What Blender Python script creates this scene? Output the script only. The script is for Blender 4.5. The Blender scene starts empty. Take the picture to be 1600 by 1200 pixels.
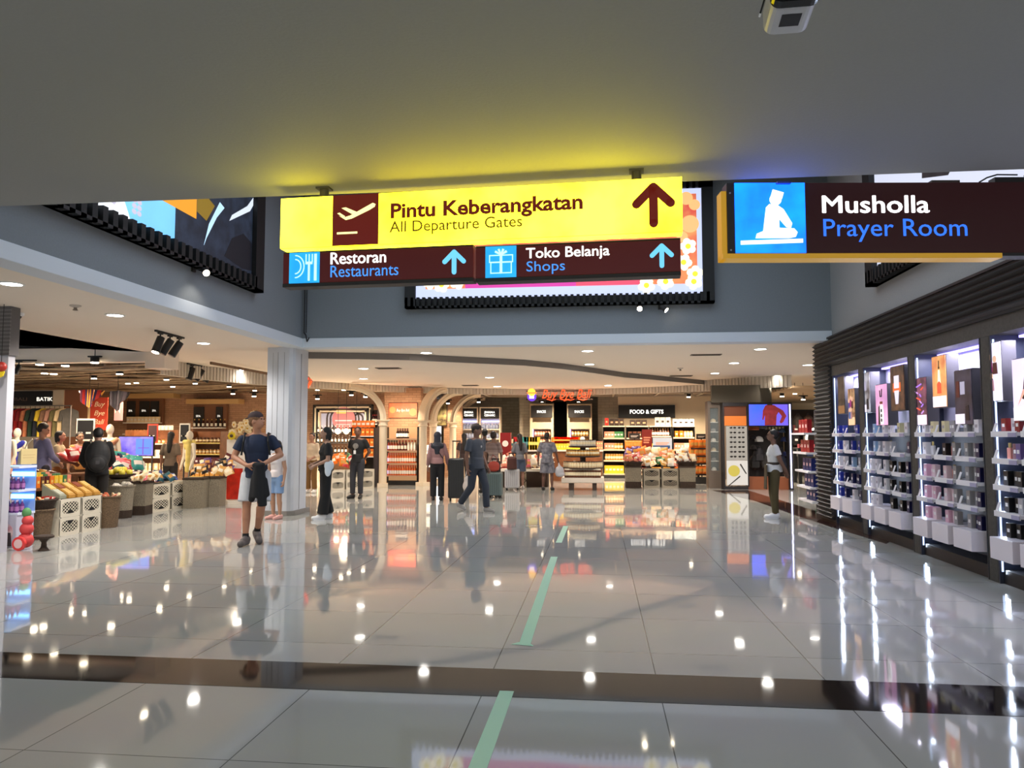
import bpy, math, random
from mathutils import Vector, Matrix, Euler
random.seed(7)
SC = bpy.context.scene
COL = SC.collection
PI = math.pi

# ---------------------------------------------------------------- camera
CAM_Z = 1.5; YAW = math.radians(6.42); PIT = math.radians(3.86); F = 1200.0
cd = bpy.data.cameras.new('camera'); cam = bpy.data.objects.new('camera', cd); COL.objects.link(cam)
cd.sensor_width = 36; cd.lens = 36*F/1600; cd.clip_start = .05; cd.clip_end = 200
cam.location = (0, 0, CAM_Z); cam.rotation_euler = (PI/2+PIT, 0, YAW)
SC.camera = cam
SC.view_settings.view_transform = 'Standard'; SC.view_settings.look = 'None'
SC.view_settings.gamma = 1; SC.view_settings.use_curve_mapping = False
SC.view_settings.exposure = 0.65
# ---------------------------------------------------------------- world (grey hall light entering from the open end behind the camera)
w = bpy.data.worlds.new('hall'); SC.world = w; w.use_nodes = True
w.node_tree.nodes['Background'].inputs[0].default_value = (.90, .95, 1.0, 1)
w.node_tree.nodes['Background'].inputs[1].default_value = 1.15

def ray(px, py):
    u = (px-800)/F; v = (600-py)/F
    fw = math.cos(PIT)-v*math.sin(PIT); up = math.sin(PIT)+v*math.cos(PIT)
    return Vector((u*math.cos(YAW)-fw*math.sin(YAW), u*math.sin(YAW)+fw*math.cos(YAW), up)), fw
def W(px, py, d):
    r, fw = ray(px, py); return Vector((0, 0, CAM_Z))+r*(d/fw)
def FL(px, py, z=0.0):
    r, fw = ray(px, py); return Vector((0, 0, CAM_Z))+r*((z-CAM_Z)/r.z)
def PY(px, py, Y):
    r, fw = ray(px, py); return Vector((0, 0, CAM_Z))+r*(Y/r.y)
def PX(px, py, X):
    r, fw = ray(px, py); return Vector((0, 0, CAM_Z))+r*(X/r.x)
def BK(px, py, dd):
    q = FL(px, py); d = -q.x*math.sin(YAW)+q.y*math.cos(YAW); e = W(px, 700, d+dd); return Vector((e.x, e.y, 0))
def R(x0, y0, x1, y1, Y):
    a = PY(x0, y0, Y); b = PY(x1, y1, Y); c = PY((x0+x1)/2, y0, Y); d = PY((x0+x1)/2, y1, Y)
    return a.x, b.x, d.z, c.z

# ---------------------------------------------------------------- materials
def lin(c):
    r = []
    for v in c[:3]:
        v /= 255.0
        r.append(v/12.92 if v <= .04045 else ((v+.055)/1.055)**2.4)
    return tuple(r)+(1,)
MC = {}
def mat(c, rough=.5, metal=0, em=0, noise=0, nscale=20, bump=0, alpha=1, trans=0, name=None, c2=None, spec=.5, coat=0):
    key = (tuple(c), rough, metal, em, noise, nscale, bump, alpha, trans, c2, spec, coat)
    if key in MC: return MC[key]
    m = bpy.data.materials.new(name or 'material'); m.use_nodes = True
    nt = m.node_tree; b = nt.nodes['Principled BSDF']
    L = lin(c)
    b.inputs['Base Color'].default_value = L
    b.inputs['Roughness'].default_value = rough; b.inputs['Metallic'].default_value = metal
    b.inputs['Specular IOR Level'].default_value = spec
    b.inputs['Coat Weight'].default_value = coat; b.inputs['Coat Roughness'].default_value = .05
    if em:
        b.inputs['Emission Color'].default_value = L; b.inputs['Emission Strength'].default_value = em
        b.inputs['Base Color'].default_value = (L[0]*.3, L[1]*.3, L[2]*.3, 1)
    b.inputs['Alpha'].default_value = alpha; b.inputs['Transmission Weight'].default_value = trans
    if noise or bump:
        tc = nt.nodes.new('ShaderNodeTexCoord'); n = nt.nodes.new('ShaderNodeTexNoise'); n.inputs['Scale'].default_value = nscale
        n.inputs['Detail'].default_value = 5
        nt.links.new(tc.outputs['Object'], n.inputs['Vector'])
        if noise:
            rp = nt.nodes.new('ShaderNodeValToRGB')
            rp.color_ramp.elements[0].position = .35; rp.color_ramp.elements[1].position = .65
            k = 1-noise
            rp.color_ramp.elements[0].color = lin(c2) if c2 else (L[0]*k, L[1]*k, L[2]*k, 1)
            rp.color_ramp.elements[1].color = L
            nt.links.new(n.outputs['Fac'], rp.inputs[0]); nt.links.new(rp.outputs[0], b.inputs['Base Color'])
            if em: nt.links.new(rp.outputs[0], b.inputs['Emission Color'])
        if bump:
            bp = nt.nodes.new('ShaderNodeBump'); bp.inputs['Strength'].default_value = bump; bp.inputs['Distance'].default_value = .01
            nt.links.new(n.outputs['Fac'], bp.inputs['Height']); nt.links.new(bp.outputs[0], b.inputs['Normal'])
    MC[key] = m
    return m
def brick_mat(c1, c2, mortar, sx=1.0, w=.24, h=.075, rough=.8, axis='XZ', off=.5, ms=.006):
    m = bpy.data.materials.new('brick'); m.use_nodes = True; nt = m.node_tree; b = nt.nodes['Principled BSDF']
    tc = nt.nodes.new('ShaderNodeNewGeometry'); sep = nt.nodes.new('ShaderNodeSeparateXYZ'); cb = nt.nodes.new('ShaderNodeCombineXYZ')
    nt.links.new(tc.outputs['Position'], sep.inputs[0])
    if axis == 'XZ':
        ad = nt.nodes.new('ShaderNodeMath'); ad.operation = 'ADD'
        nt.links.new(sep.outputs['X'], ad.inputs[0]); nt.links.new(sep.outputs['Y'], ad.inputs[1])
        nt.links.new(ad.outputs[0], cb.inputs[0]); nt.links.new(sep.outputs['Z'], cb.inputs[1])
    else:
        nt.links.new(sep.outputs['X'], cb.inputs[0]); nt.links.new(sep.outputs['Y'], cb.inputs[1])
    t = nt.nodes.new('ShaderNodeTexBrick'); nt.links.new(cb.outputs[0], t.inputs['Vector'])
    t.inputs['Color1'].default_value = lin(c1); t.inputs['Color2'].default_value = lin(c2); t.inputs['Mortar'].default_value = lin(mortar)
    t.inputs['Scale'].default_value = 1; t.inputs['Brick Width'].default_value = w; t.inputs['Row Height'].default_value = h
    t.inputs['Mortar Size'].default_value = ms; t.offset = off
    nt.links.new(t.outputs['Color'], b.inputs['Base Color']); b.inputs['Roughness'].default_value = rough
    return m

# ---------------------------------------------------------------- mesh builder
class MB:
    def __init__(s): s.v = []; s.f = []; s.mi = []; s.ms = []; s.cur = 0
    def use(s, m):
        if m not in s.ms: s.ms.append(m)
        s.cur = s.ms.index(m); return s
    def add(s, vs, fs, M=None):
        n = len(s.v)
        for p in vs:
            p = Vector(p); s.v.append(tuple(M @ p) if M else tuple(p))
        for f in fs: s.f.append(tuple(i+n for i in f)); s.mi.append(s.cur)
        return s
    def box(s, x0, x1, y0, y1, z0, z1, M=None):
        if x0 > x1: x0, x1 = x1, x0
        if y0 > y1: y0, y1 = y1, y0
        if z0 > z1: z0, z1 = z1, z0
        return s.add([(x0,y0,z0),(x1,y0,z0),(x1,y1,z0),(x0,y1,z0),(x0,y0,z1),(x1,y0,z1),(x1,y1,z1),(x0,y1,z1)],
              [(0,3,2,1),(4,5,6,7),(0,1,5,4),(1,2,6,5),(2,3,7,6),(3,0,4,7)], M)
    def prism(s, pts, z0, z1, M=None):          # xy polygon (ccw) extruded in z
        n = len(pts)
        vs = [(p[0], p[1], z0) for p in pts]+[(p[0], p[1], z1) for p in pts]
        fs = [tuple(range(n))[::-1], tuple(range(n, 2*n))]+[(i, (i+1) % n, n+(i+1) % n, n+i) for i in range(n)]
        return s.add(vs, fs, M)
    def plate(s, pts, y0, y1, M=None):          # xz polygon (ccw seen from -y) extruded in y (y0 front)
        n = len(pts)
        vs = [(p[0], y0, p[1]) for p in pts]+[(p[0], y1, p[1]) for p in pts]
        fs = [tuple(range(n)), tuple(range(n, 2*n))[::-1]]+[((i+1) % n, i, n+i, n+(i+1) % n) for i in range(n)]
        return s.add(vs, fs, M)
    def cyl(s, p0, p1, r0, r1=None, n=12):
        r1 = r0 if r1 is None else r1
        p0 = Vector(p0); p1 = Vector(p1); d = (p1-p0)
        if d.length < 1e-6: return s
        q = d.to_track_quat('Z', 'Y').to_matrix()
        vs = []
        for p, r in ((p0, r0), (p1, r1)):
            for i in range(n):
                a = 2*PI*i/n; vs.append(p+q @ Vector((r*math.cos(a), r*math.sin(a), 0)))
        return s.add(vs, [tuple(range(n))[::-1], tuple(range(n, 2*n))]+[(i, (i+1) % n, n+(i+1) % n, n+i) for i in range(n)])
    def lathe(s, prof, o=(0,0,0), n=16, sx=1, sy=1, M=None):     # prof [(r,z)] bottom to top
        vs = []; fs = []
        for r, z in prof:
            r = max(r, 1e-4)
            for i in range(n):
                a = 2*PI*i/n; vs.append((o[0]+r*sx*math.cos(a), o[1]+r*sy*math.sin(a), o[2]+z))
        k = len(prof)
        for j in range(k-1):
            for i in range(n): fs.append((j*n+i, j*n+(i+1) % n, (j+1)*n+(i+1) % n, (j+1)*n+i))
        fs.append(tuple(range(n))[::-1]); fs.append(tuple((k-1)*n+i for i in range(n)))
        return s.add(vs, fs, M)
    def ball(s, c, rx, ry=None, rz=None, n=12, M=None, m=8):
        ry = rx if ry is None else ry; rz = rx if rz is None else rz
        prof = [(math.sin(PI*j/m), -math.cos(PI*j/m)) for j in range(m+1)]
        T = Matrix.Translation(c) @ (M.to_4x4() if M else Matrix.Identity(4)) @ Matrix.Diagonal((rx, ry, rz, 1))
        return s.lathe(prof, n=n, M=T)
    def tube(s, pts, r, n=8):
        for a, b in zip(pts[:-1], pts[1:]): s.cyl(a, b, r, r, n)
        return s
    def build(s, name, parent=None, smooth=False, bevel=0):
        me = bpy.data.meshes.new(name); me.from_pydata(s.v, [], s.f); me.update()
        for m in s.ms: me.materials.append(m)
        for i, p in enumerate(me.polygons): p.material_index = s.mi[i]
        if smooth: me.shade_smooth() if hasattr(me, 'shade_smooth') else None
        if smooth:
            me.set_sharp_from_angle(angle=math.radians(45))
        o = bpy.data.objects.new(name, me); COL.objects.link(o)
        if parent: o.parent = parent
        if bevel:
            bv = o.modifiers.new('bevel', 'BEVEL'); bv.width = bevel; bv.segments = 2; bv.limit_method = 'ANGLE'
        return o

ORD = ['first','second','third','fourth','fifth','sixth','seventh','eighth','ninth','tenth','eleventh','twelfth','thirteenth','fourteenth']
def thing(name, label, cat, loc=(0,0,0), rz=0, group=None):
    o = bpy.data.objects.new(name, None); COL.objects.link(o); o.empty_display_size = .1
    o.location = loc; o.rotation_euler = (0, 0, rz); return tag(o, label, cat, group)
def tag(o, label, cat, group=None):
    o['label'] = label; o['category'] = cat
    if group: o['group'] = group
    return o
def struct(name, mb, smooth=False, bevel=0):
    o = mb.build(name, None, smooth, bevel); o['kind'] = 'structure'; return o
def part(name, parent, m, fn, smooth=False, bevel=0, label=None):
    b = MB().use(m); fn(b); o = b.build(name, parent, smooth, bevel)
    if label: o['label'] = label
    return o
def dup(o, loc, rz=0, label=None, group=None, sc=None):
    def cp(x, par):
        c = x.copy(); COL.objects.link(c); c.parent = par
        for ch in KIDS(x): cp(ch, c)
        return c
    r = cp(o, None); r.location = loc; r.rotation_euler = (0, 0, rz)
    if sc: r.scale = sc
    if label: r['label'] = label
    if group: r['group'] = group
    return r
_k = {}
def KIDS(x):
    if x.name not in _k: _k[x.name] = list(x.children)
    return _k[x.name]

_dg = None
def text(s, size, m, parent=None, loc=(0,0,0), rot=(PI/2,0,0), width=None, bold=0, shear=0, ex=.002, name='lettering', align='LEFT', height=None, fat=0):
    cu = bpy.data.curves.new('t', 'FONT'); cu.body = s; cu.size = size; cu.extrude = ex; cu.offset = bold; cu.shear = shear
    cu.align_x = align; cu.resolution_u = 3
    o = bpy.data.objects.new('t', cu); COL.objects.link(o)
    bpy.context.view_layer.update()
    me = bpy.data.meshes.new_from_object(o.evaluated_get(bpy.context.evaluated_depsgraph_get()))
    bpy.data.objects.remove(o); bpy.data.curves.remove(cu)
    if width or height:
        xs = [v.co.x for v in me.vertices]; ys = [v.co.y for v in me.vertices]
        sx = width/(max(xs)-min(xs)) if width else 1
        sy = height/(max(ys)-min(ys)) if height else 1
        for v in me.vertices: v.co.x *= sx; v.co.y *= sy
    if fat:
        vs = []; fs = []
        for k, (dx, dy) in enumerate(((-fat,0),(fat,0),(0,fat*.6),(0,-fat*.6))):
            n = len(vs); vs += [(v.co.x+dx, v.co.y+dy, v.co.z+k*.0001) for v in me.vertices]; fs += [tuple(i+n for i in p.vertices) for p in me.polygons]
        me = bpy.data.meshes.new('lettering'); me.from_pydata(vs, [], fs)
    me.materials.clear(); me.materials.append(m)
    o = bpy.data.objects.new(name, me); COL.objects.link(o)
    o.location = loc; o.rotation_euler = rot
    if parent: o.parent = parent
    return o

def spot(loc, power, color=(1,.85,.7), angle=120, radius=.06, parent=None, rot=(0,0,0), blend=.6):
    l = bpy.data.lights.new('lamp_or_fill_light', 'SPOT'); l.energy = power; l.color = color; l.spot_size = math.radians(angle)
    l.spot_blend = blend; l.shadow_soft_size = radius
    o = bpy.data.objects.new('lamp_or_fill_light', l); COL.objects.link(o); o.location = loc; o.rotation_euler = rot
    if parent: o.parent = parent
    return o
def point(loc, power, color=(1,.8,.6), radius=.08, parent=None):
    l = bpy.data.lights.new('lamp_or_fill_light', 'POINT'); l.energy = power; l.color = color; l.shadow_soft_size = radius
    o = bpy.data.objects.new('lamp_or_fill_light', l); COL.objects.link(o); o.location = loc
    if parent: o.parent = parent
    return o
def area(loc, sx, sy, power, color, rot=(0,0,0)):
    l = bpy.data.lights.new('area_light', 'AREA'); l.shape = 'RECTANGLE'; l.size = sx; l.size_y = sy; l.energy = power; l.color = color
    o = bpy.data.objects.new('area_light', l); COL.objects.link(o); o.location = loc; o.rotation_euler = rot
    return o

# ================================================================ SETTING
XL = -5.6; XR = 4.1; YE = 5.0; YB = 14.0          # void: left wall, right wall, near edge, back wall
ZC = 3.15; ZS = 3.19; ZT = 3.35                   # near ceiling, soffit, top of white band
M_ceil = mat((160,161,158), .75, bump=.12, nscale=60, noise=.03)
M_wall = mat((122,128,134), .8, bump=.1, nscale=40, noise=.05)
M_band = mat((205,212,220), .6, bump=.05, nscale=30)
M_soff = mat((234,220,204), .75)
M_black = mat((12,12,13), .6); M_blk2 = mat((22,21,22), .5)
M_white = mat((225,225,226), .5)
M_dark = mat((38,36,36), .7)

# floor: polished tiles
m = bpy.data.materials.new('polished_tile'); m.use_nodes = True; nt = m.node_tree; b = nt.nodes['Principled BSDF']
g = nt.nodes.new('ShaderNodeNewGeometry'); mp = nt.nodes.new('ShaderNodeMapping'); mp.inputs['Location'].default_value = (-.345, -.5+.0, 0)
nt.links.new(g.outputs['Position'], mp.inputs['Vector'])
t = nt.nodes.new('ShaderNodeTexBrick'); t.offset = 0; nt.links.new(mp.outputs[0], t.inputs['Vector'])
t.inputs['Scale'].default_value = 1; t.inputs['Brick Width'].default_value = 1.03; t.inputs['Row Height'].default_value = 1.0
t.inputs['Mortar Size'].default_value = .0035; t.inputs['Mortar Smooth'].default_value = .1
t.inputs['Color1'].default_value = lin((178,177,172)); t.inputs['Color2'].default_value = lin((168,168,164)); t.inputs['Mortar'].default_value = lin((100,98,94))
nz = nt.nodes.new('ShaderNodeTexNoise'); nz.inputs['Scale'].default_value = 1.3; nz.inputs['Detail'].default_value = 8
mx = nt.nodes.new('ShaderNodeMixRGB'); mx.blend_type = 'MULTIPLY'; mx.inputs[0].default_value = .12
nt.links.new(g.outputs['Position'], nz.inputs['Vector']); nt.links.new(t.outputs['Color'], mx.inputs[1]); nt.links.new(nz.outputs['Color'], mx.inputs[2])
nt.links.new(mx.outputs[0], b.inputs['Base Color'])
b.inputs['Roughness'].default_value = .045; b.inputs['IOR'].default_value = 1.62
n2 = nt.nodes.new('ShaderNodeTexNoise'); n2.inputs['Scale'].default_value = 2.2; n2.inputs['Detail'].default_value = 1
bp = nt.nodes.new('ShaderNodeBump'); bp.inputs['Strength'].default_value = .05; bp.inputs['Distance'].default_value = .02
nt.links.new(g.outputs['Position'], n2.inputs['Vector']); nt.links.new(n2.outputs['Fac'], bp.inputs['Height']); nt.links.new(bp.outputs[0], b.inputs['Normal'])
M_floor = m
struct('floor', MB().use(M_floor).box(-24, 16, -7, 44, -.1, 0))
M_strip = mat((30,23,21), .05, noise=.3, nscale=30)
struct('trim_1', MB().use(M_strip).box(-24, 16, 4.5, 5.02, 0, .0015))
M_brownstrip = mat((58,38,34), .06)
pl = [FL(1112,766), FL(1168,766), FL(1300,806), FL(1400,840), FL(1385,850), FL(1262,812), FL(1180,783)]
struct('trim_2', MB().use(M_brownstrip).prism([(p.x, p.y) for p in pl][::-1], 0, .0012))

# ceilings and bulkheads
struct('ceiling', MB().use(M_ceil).box(-16, 16, -7, YE, ZC, ZC+.25).box(XL-.02, XR+.4, YE-.25, YE, ZC+.25, 6.2), bevel=.012)
struct('ceiling_atrium', MB().use(M_dark).box(XL-.3, XR+.5, YE-.3, YB+.4, 6.2, 6.4))
struct('wall_left', MB().use(M_wall).box(XL-.3, XL, YE-.2, YB+.3, ZT, 6.2))
struct('wall_back', MB().use(M_wall).box(XL-.3, XR+.3, YB, YB+.3, ZT, 6.2))
struct('wall_right', MB().use(mat((150,150,150), .8, bump=.1, nscale=40, noise=.05)).box(XR, XR+.4, YE-6, YB+.3, 3.0, 6.2))
struct('trim_3', MB().use(M_band).box(XL-.3, XL+.02, YE, YB, ZS-.02, ZT).box(XL-.3, XR, YB-.02, YB+.3, ZS-.02, ZT), bevel=.01)
# soffit beyond the void, with opening on the left
a1 = FL(-260, 447, ZS); a2 = FL(15, 512, ZS); a3 = FL(226, 550, ZS); a4 = FL(-300, 553, ZS)
ceil = MB().use(M_soff)
ceil.prism([(-24,3), (XL-.02,3), (XL-.02,YB+.2), (a3.x,a3.y), (a2.x,a2.y), (-24, a2.y-(a3.y-a2.y)/(a3.x-a2.x)*(a2.x+24))], ZS, ZS+.12)
struct('ceiling_left', ceil)
curve_px = [(478,550),(560,551),(640,553),(700,556),(760,559),(820,562),(880,568),(930,575),(975,582),(1020,586)]
cp = [FL(x, y, ZS) for x, y in curve_px]
fas_px = [(1237,21.3),(1180,22.0),(1100,23.4),(1000,24.8),(900,25.6),(800,25.5),(700,24.9),(600,23.7),(490,21.9),(402,20.4),(320,18.6),(250,16.9)]
fp = [W(x, 600, d) for x, d in fas_px]
ceil = MB().use(M_soff)
ceil.prism([(XL-.3, YB+.2), (XR+4, YB+.2), (XR+4, 27.5), (fp[0].x, 27.5), (fp[0].x, fp[0].y)]+[(p.x, p.y) for p in fp[1:]]+[(a3.x, a3.y)], ZS, ZS+.12)
struct('ceiling_far', ceil)
struct('ceiling_step', MB().use(mat((120,112,106), .7)).prism([(p.x, p.y) for p in cp]+[(fp[2].x,fp[2].y-.05)]+[(p.x, p.y-.05) for p in fp[3:9]]+[(cp[0].x-.25, cp[0].y)], ZS-.13, ZS-.001))
low = MB().use(M_soff)
ins = []
for i, p in enumerate(cp): ins.append((p.x, p.y+.02))
low.prism(ins+[(fp[2].x,fp[2].y-.05)]+[(p.x, p.y-.05) for p in fp[3:9]]+[(cp[0].x-.25, cp[0].y+.02)], ZS-.135, ZS-.1305)
struct('ceiling_low', low)
# fluted fascia band
fas = MB().use(mat((206,196,182), .55)); 
for i in range(len(fp)-1):
    p, q = fp[i], fp[i+1]; n = max(2, int((q-p).length/.11))
    zt = ZS+.02; zb = 2.86
    for k in range(n):
        a = p.lerp(q, k/n); c = p.lerp(q, (k+.62)/n); e = p.lerp(q, (k+1)/n)
        nrm = Vector((-(q-p).y, (q-p).x, 0)).normalized()
        if nrm.y > 0: nrm = -nrm
        o1 = nrm*.03
        fas.add([(a+o1)[:2]+(zb,), (c+o1)[:2]+(zb,), (c+o1)[:2]+(zt,), (a+o1)[:2]+(zt,)], [(0,1,2,3)])
        fas.add([c[:2]+(zb,), e[:2]+(zb,), e[:2]+(zt,), c[:2]+(zt,)], [(0,1,2,3)])
        fas.add([(c+o1)[:2]+(zb,), c[:2]+(zb,), c[:2]+(zt,), (c+o1)[:2]+(zt,)], [(0,1,2,3)])
        fas.add([(a+o1)[:2]+(zb,), a[:2]+(zb,), a[:2]+(zt,), (a+o1)[:2]+(zt,)], [(0,1,2,3)])
    nb = -nrm*.12
    fas.add([p[:2]+(zb,), q[:2]+(zb,), (q+nb)[:2]+(zb,), (p+nb)[:2]+(zb,)], [(0,1,2,3)])
struct('trim_4', fas)
# dark opening box on the left, white far edge
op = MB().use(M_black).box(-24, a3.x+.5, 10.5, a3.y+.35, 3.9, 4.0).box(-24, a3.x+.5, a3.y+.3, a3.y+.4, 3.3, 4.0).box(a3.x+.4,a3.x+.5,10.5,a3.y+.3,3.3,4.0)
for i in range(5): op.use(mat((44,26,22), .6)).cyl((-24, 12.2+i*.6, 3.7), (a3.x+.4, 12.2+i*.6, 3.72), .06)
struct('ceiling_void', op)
struct('trim_5', MB().use(M_soff).box(-24, a3.x+.05, a3.y, a3.y+.28, 3.0, ZS+.1))
bx = FL(228, 550, ZS); 
struct('trim_6', MB().use(M_soff).box(bx.x, bx.x+.42, bx.y-.02, bx.y+.5, 2.86, ZS))
# timber lattice ceiling of the shops
M_wood = mat((176,150,118), .6, noise=.25, nscale=6); M_wood2 = mat((120,92,66), .6, noise=.3, nscale=8)
lat = MB().use(M_wood)
random.seed(3)
def inside_shop(x, y):
    if x < a3.x: return y > a3.y+.2
    for i in range(len(fp)-1):
        p, q = fp[i+1], fp[i]
        if p.x <= x <= q.x: return y > p.y+(q.y-p.y)*(x-p.x)/(q.x-p.x)+.12
    return x > fp[0].x and y > 26
for k in range(52):
    y0 = 15.4+k*.33; ph = random.random()*6
    x = -22; 
    while x < -2.2:
        x2 = x+1.1
        if inside_shop(x, y0) and inside_shop(x2, y0):
            za = 3.02+.05*math.sin(x*.9+ph); zb = 3.02+.05*math.sin(x2*.9+ph)
            lat.use(M_wood if k % 3 else M_wood2)
            lat.add([(x,y0,za),(x2,y0+.06,zb),(x2,y0+.17,zb),(x,y0+.11,za),(x,y0,za+.03),(x2,y0+.06,zb+.03),(x2,y0+.17,zb+.03),(x,y0+.11,za+.03)],
                [(0,3,2,1),(4,5,6,7),(0,1,5,4),(1,2,6,5),(2,3,7,6),(3,0,4,7)])
        x = x2
lat.use(M_wood2)
for i in range(16):
    x = -21+i*1.25
    lat.box(x, x+.05, 16+max(0,(x+8))*.9, 30, 3.07, 3.13)
tim = struct('ceiling_timber', lat)
struct('ceiling_shop', MB().use(mat((70,62,54), .8)).box(-24, -2.2, 15.9, 44, 3.5, 3.6).use(M_black).box(-2.2, 9.5, 21.2, 44, 3.5, 3.6))
# beams behind fascia over the gift shop (pale metal truss)
tb = MB().use(mat((170,155,135), .5))
for y in (26.3, 28.2): tb.box(-5, 7, y, y+.1, 2.93, 3.0)
for i in range(7):
    x = -4+i*1.5; tb.box(x, x+.07, 25.9, 29.5, 2.93, 3.0)
struct('ceiling_beams', tb)

# ---- far walls
M_brick = brick_mat((184,142,110), (166,126,96), (140,108,84))
M_gbrick = brick_mat((150,142,126), (138,130,116), (120,112,100), h=.11, w=.3)
struct('wall_far_left', MB().use(M_brick).box(-22, -5.6, 26.0, 26.3, 0, 3.6))
struct('wall_outer_left', MB().use(M_brick).box(-22.3, -22, 3, 30, 0, 3.6))
struct('wall_far_middle', MB().use(M_brick).box(-5.6, -4.95, 27.55, 27.85, 0, 3.6))
struct('wall_far', MB().use(M_gbrick).box(-6.2, 1.6, 30, 30.3, 0, 3.5))
struct('wall_food', MB().use(mat((226,206,176), .8)).box(.72, 4.35, 28.7, 29.0, 0, 3.5))
g1 = R(800,628,832,760,28.8)
struct('wall_brick_pier', MB().use(M_gbrick).box(-2.95, -1.95, 28.7, 29.3, 0, 3.5).box(-.02, .72, 28.7, 29.3, 0, 3.5))
struct('wall_dark_pier', MB().use(mat((96,82,70), .7)).box(4.35, 5.1, 27.5, 29.0, 0, 3.5))
struct('wall_far_right', MB().use(mat((210,180,140), .7)).box(4.9, 14, 33.6, 33.9, 0, 3.5))
struct('wall_outer_right', MB().use(mat((120,118,116), .7)).box(11, 11.3, 1, 33.6, 0, 3.5).box(XR+.4, 11, 3.9, 4.0, 0, 3.5))
struct('wall_near_left', MB().use(mat((140,142,144), .7)).box(-16, -15.8, -7, 3, 0, 3.2))
# timber ceiling on the right
rt = MB().use(mat((190,160,125), .6))
for k in range(26):
    y0 = 22.5+k*.42
    rt.box(fp[0].x+.1, 11, y0, y0+.16, 2.86+.0*k, 2.92)
struct('ceiling_right', rt)
# left end pier
pa = FL(14, 862)
M_pier = mat((196,196,205), .5)
pier = MB().use(M_pier).box(pa.x-.9, pa.x-.03, pa.y-.12, pa.y, 0, 2.55).use(mat((96,92,92), .7)).box(pa.x-.9, pa.x, pa.y-.15, pa.y+.02, 2.55, ZS)
for i in range(12): pier.use(mat((120,116,116), .7)).box(pa.x-.9, pa.x+.004, pa.y-.154, pa.y-.14, 2.58+i*.05, 2.6+i*.05)
struct('wall_pier', pier)
# column
c = FL(433, 806)
M_col = mat((200,204,212), .45, noise=.05, nscale=3)
colm = MB().use(M_col)
cx, cy = c.x, c.y+.40
colm.box(cx-.28, cx-.02, cy-.34, cy+.40, .07, ZS)
colm.prism([(cx-.04,cy-.40),(cx+.18,cy-.40),(cx+.24,cy-.37),(cx+.27,cy-.30),(cx+.28,cy+.30),(cx+.24,cy+.40),(cx-.04,cy+.40)], .07, ZS)
colm.use(mat((120,122,126), .5))
colm.box(cx-.17, cx-.164, cy-.343, cy-.33, .1, ZS-.1).box(cx-.046, cx-.04, cy-.404, cy-.39, .1, ZS-.1).box(cx+.08,cx+.085,cy-.403,cy-.39,.1,ZS-.1).box(cx+.27,cx+.283,cy-.05,cy-.044,.1,ZS-.1)
colm.use(mat((128,124,120), .6)).prism([(cx-.31,cy-.37),(cx-.06,cy-.43),(cx+.20,cy-.43),(cx+.27,cy-.39),(cx+.31,cy-.31),(cx+.31,cy+.43),(cx-.31,cy+.43)], 0, .09)
struct('column', colm, bevel=.008)
# a cable running down the corner of the void
cb_ = MB().use(M_dark).tube([(XL+.06, YB-.05, 6), (XL+.06, YB-.05, 3.45), (XL+.1, YB-.06, 3.40), (XL+.12, YB-.05, 3.28), (XL+.16,YB-.05,3.36)], .012).tube([(XL+.10, YB-.05, 6), (XL+.10, YB-.05, 3.45)], .009)
tag(cb_.build('cable'), 'dark double cable running down the corner of the upper grey walls above the column', 'cable')

# green floor tape
M_tape = mat((160,214,186), .35)
def strip(name, pts, wd, label):
    b = MB().use(M_tape)
    for (p, q) in zip(pts[:-1], pts[1:]):
        n = Vector((-(q-p).y, (q-p).x, 0)).normalized()*wd/2
        b.prism([(p-n)[:2], (q-n)[:2], (q+n)[:2], (p+n)[:2]], .0005, .002)
    if len(label) and 'arrow' in label:
        p = pts[0]; b.prism([(p.x-.1,p.y-.03),(p.x+.07,p.y-.06),(p.x+.03,p.y+.03),(p.x-.05,p.y+.03)], .0021, .0026)
    tag(b.build(name), label, 'floor tape', 'green floor tape line')
strip('floor_tape', [FL(735,1230), FL(792,1080)], .085, 'pale green tape strip on the floor nearer than the dark band')
strip('floor_tape', [FL(820,1006), FL(866,870)], .085, 'pale green tape strip with an arrow shaped foot just beyond the dark floor band')
strip('floor_tape', [FL(873,848), FL(884,822)], .085, 'short far piece of pale green tape beyond the long strip')

# ================================================================ HANGING SIGNS
M_maroon = mat((88,12,12), .35, em=.26); M_maroon_hot = mat((110,18,8), .4, em=.4)
M_yel = mat((255,236,46), .4, em=4.3, noise=.22, nscale=2.0, c2=(246,216,16)); M_yhot = mat((255,248,160), .4, em=1.0)
M_sblue = mat((40,170,225), .4, em=.75, noise=.25, nscale=3, c2=(20,140,215)); M_sw = mat((255,252,245), .4, em=1.0)
M_lblue = mat((70,150,245), .4, em=.7); M_case = mat((26,22,20), .5)
M_yframe = mat((236,180,50), .35, em=.25)

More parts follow.
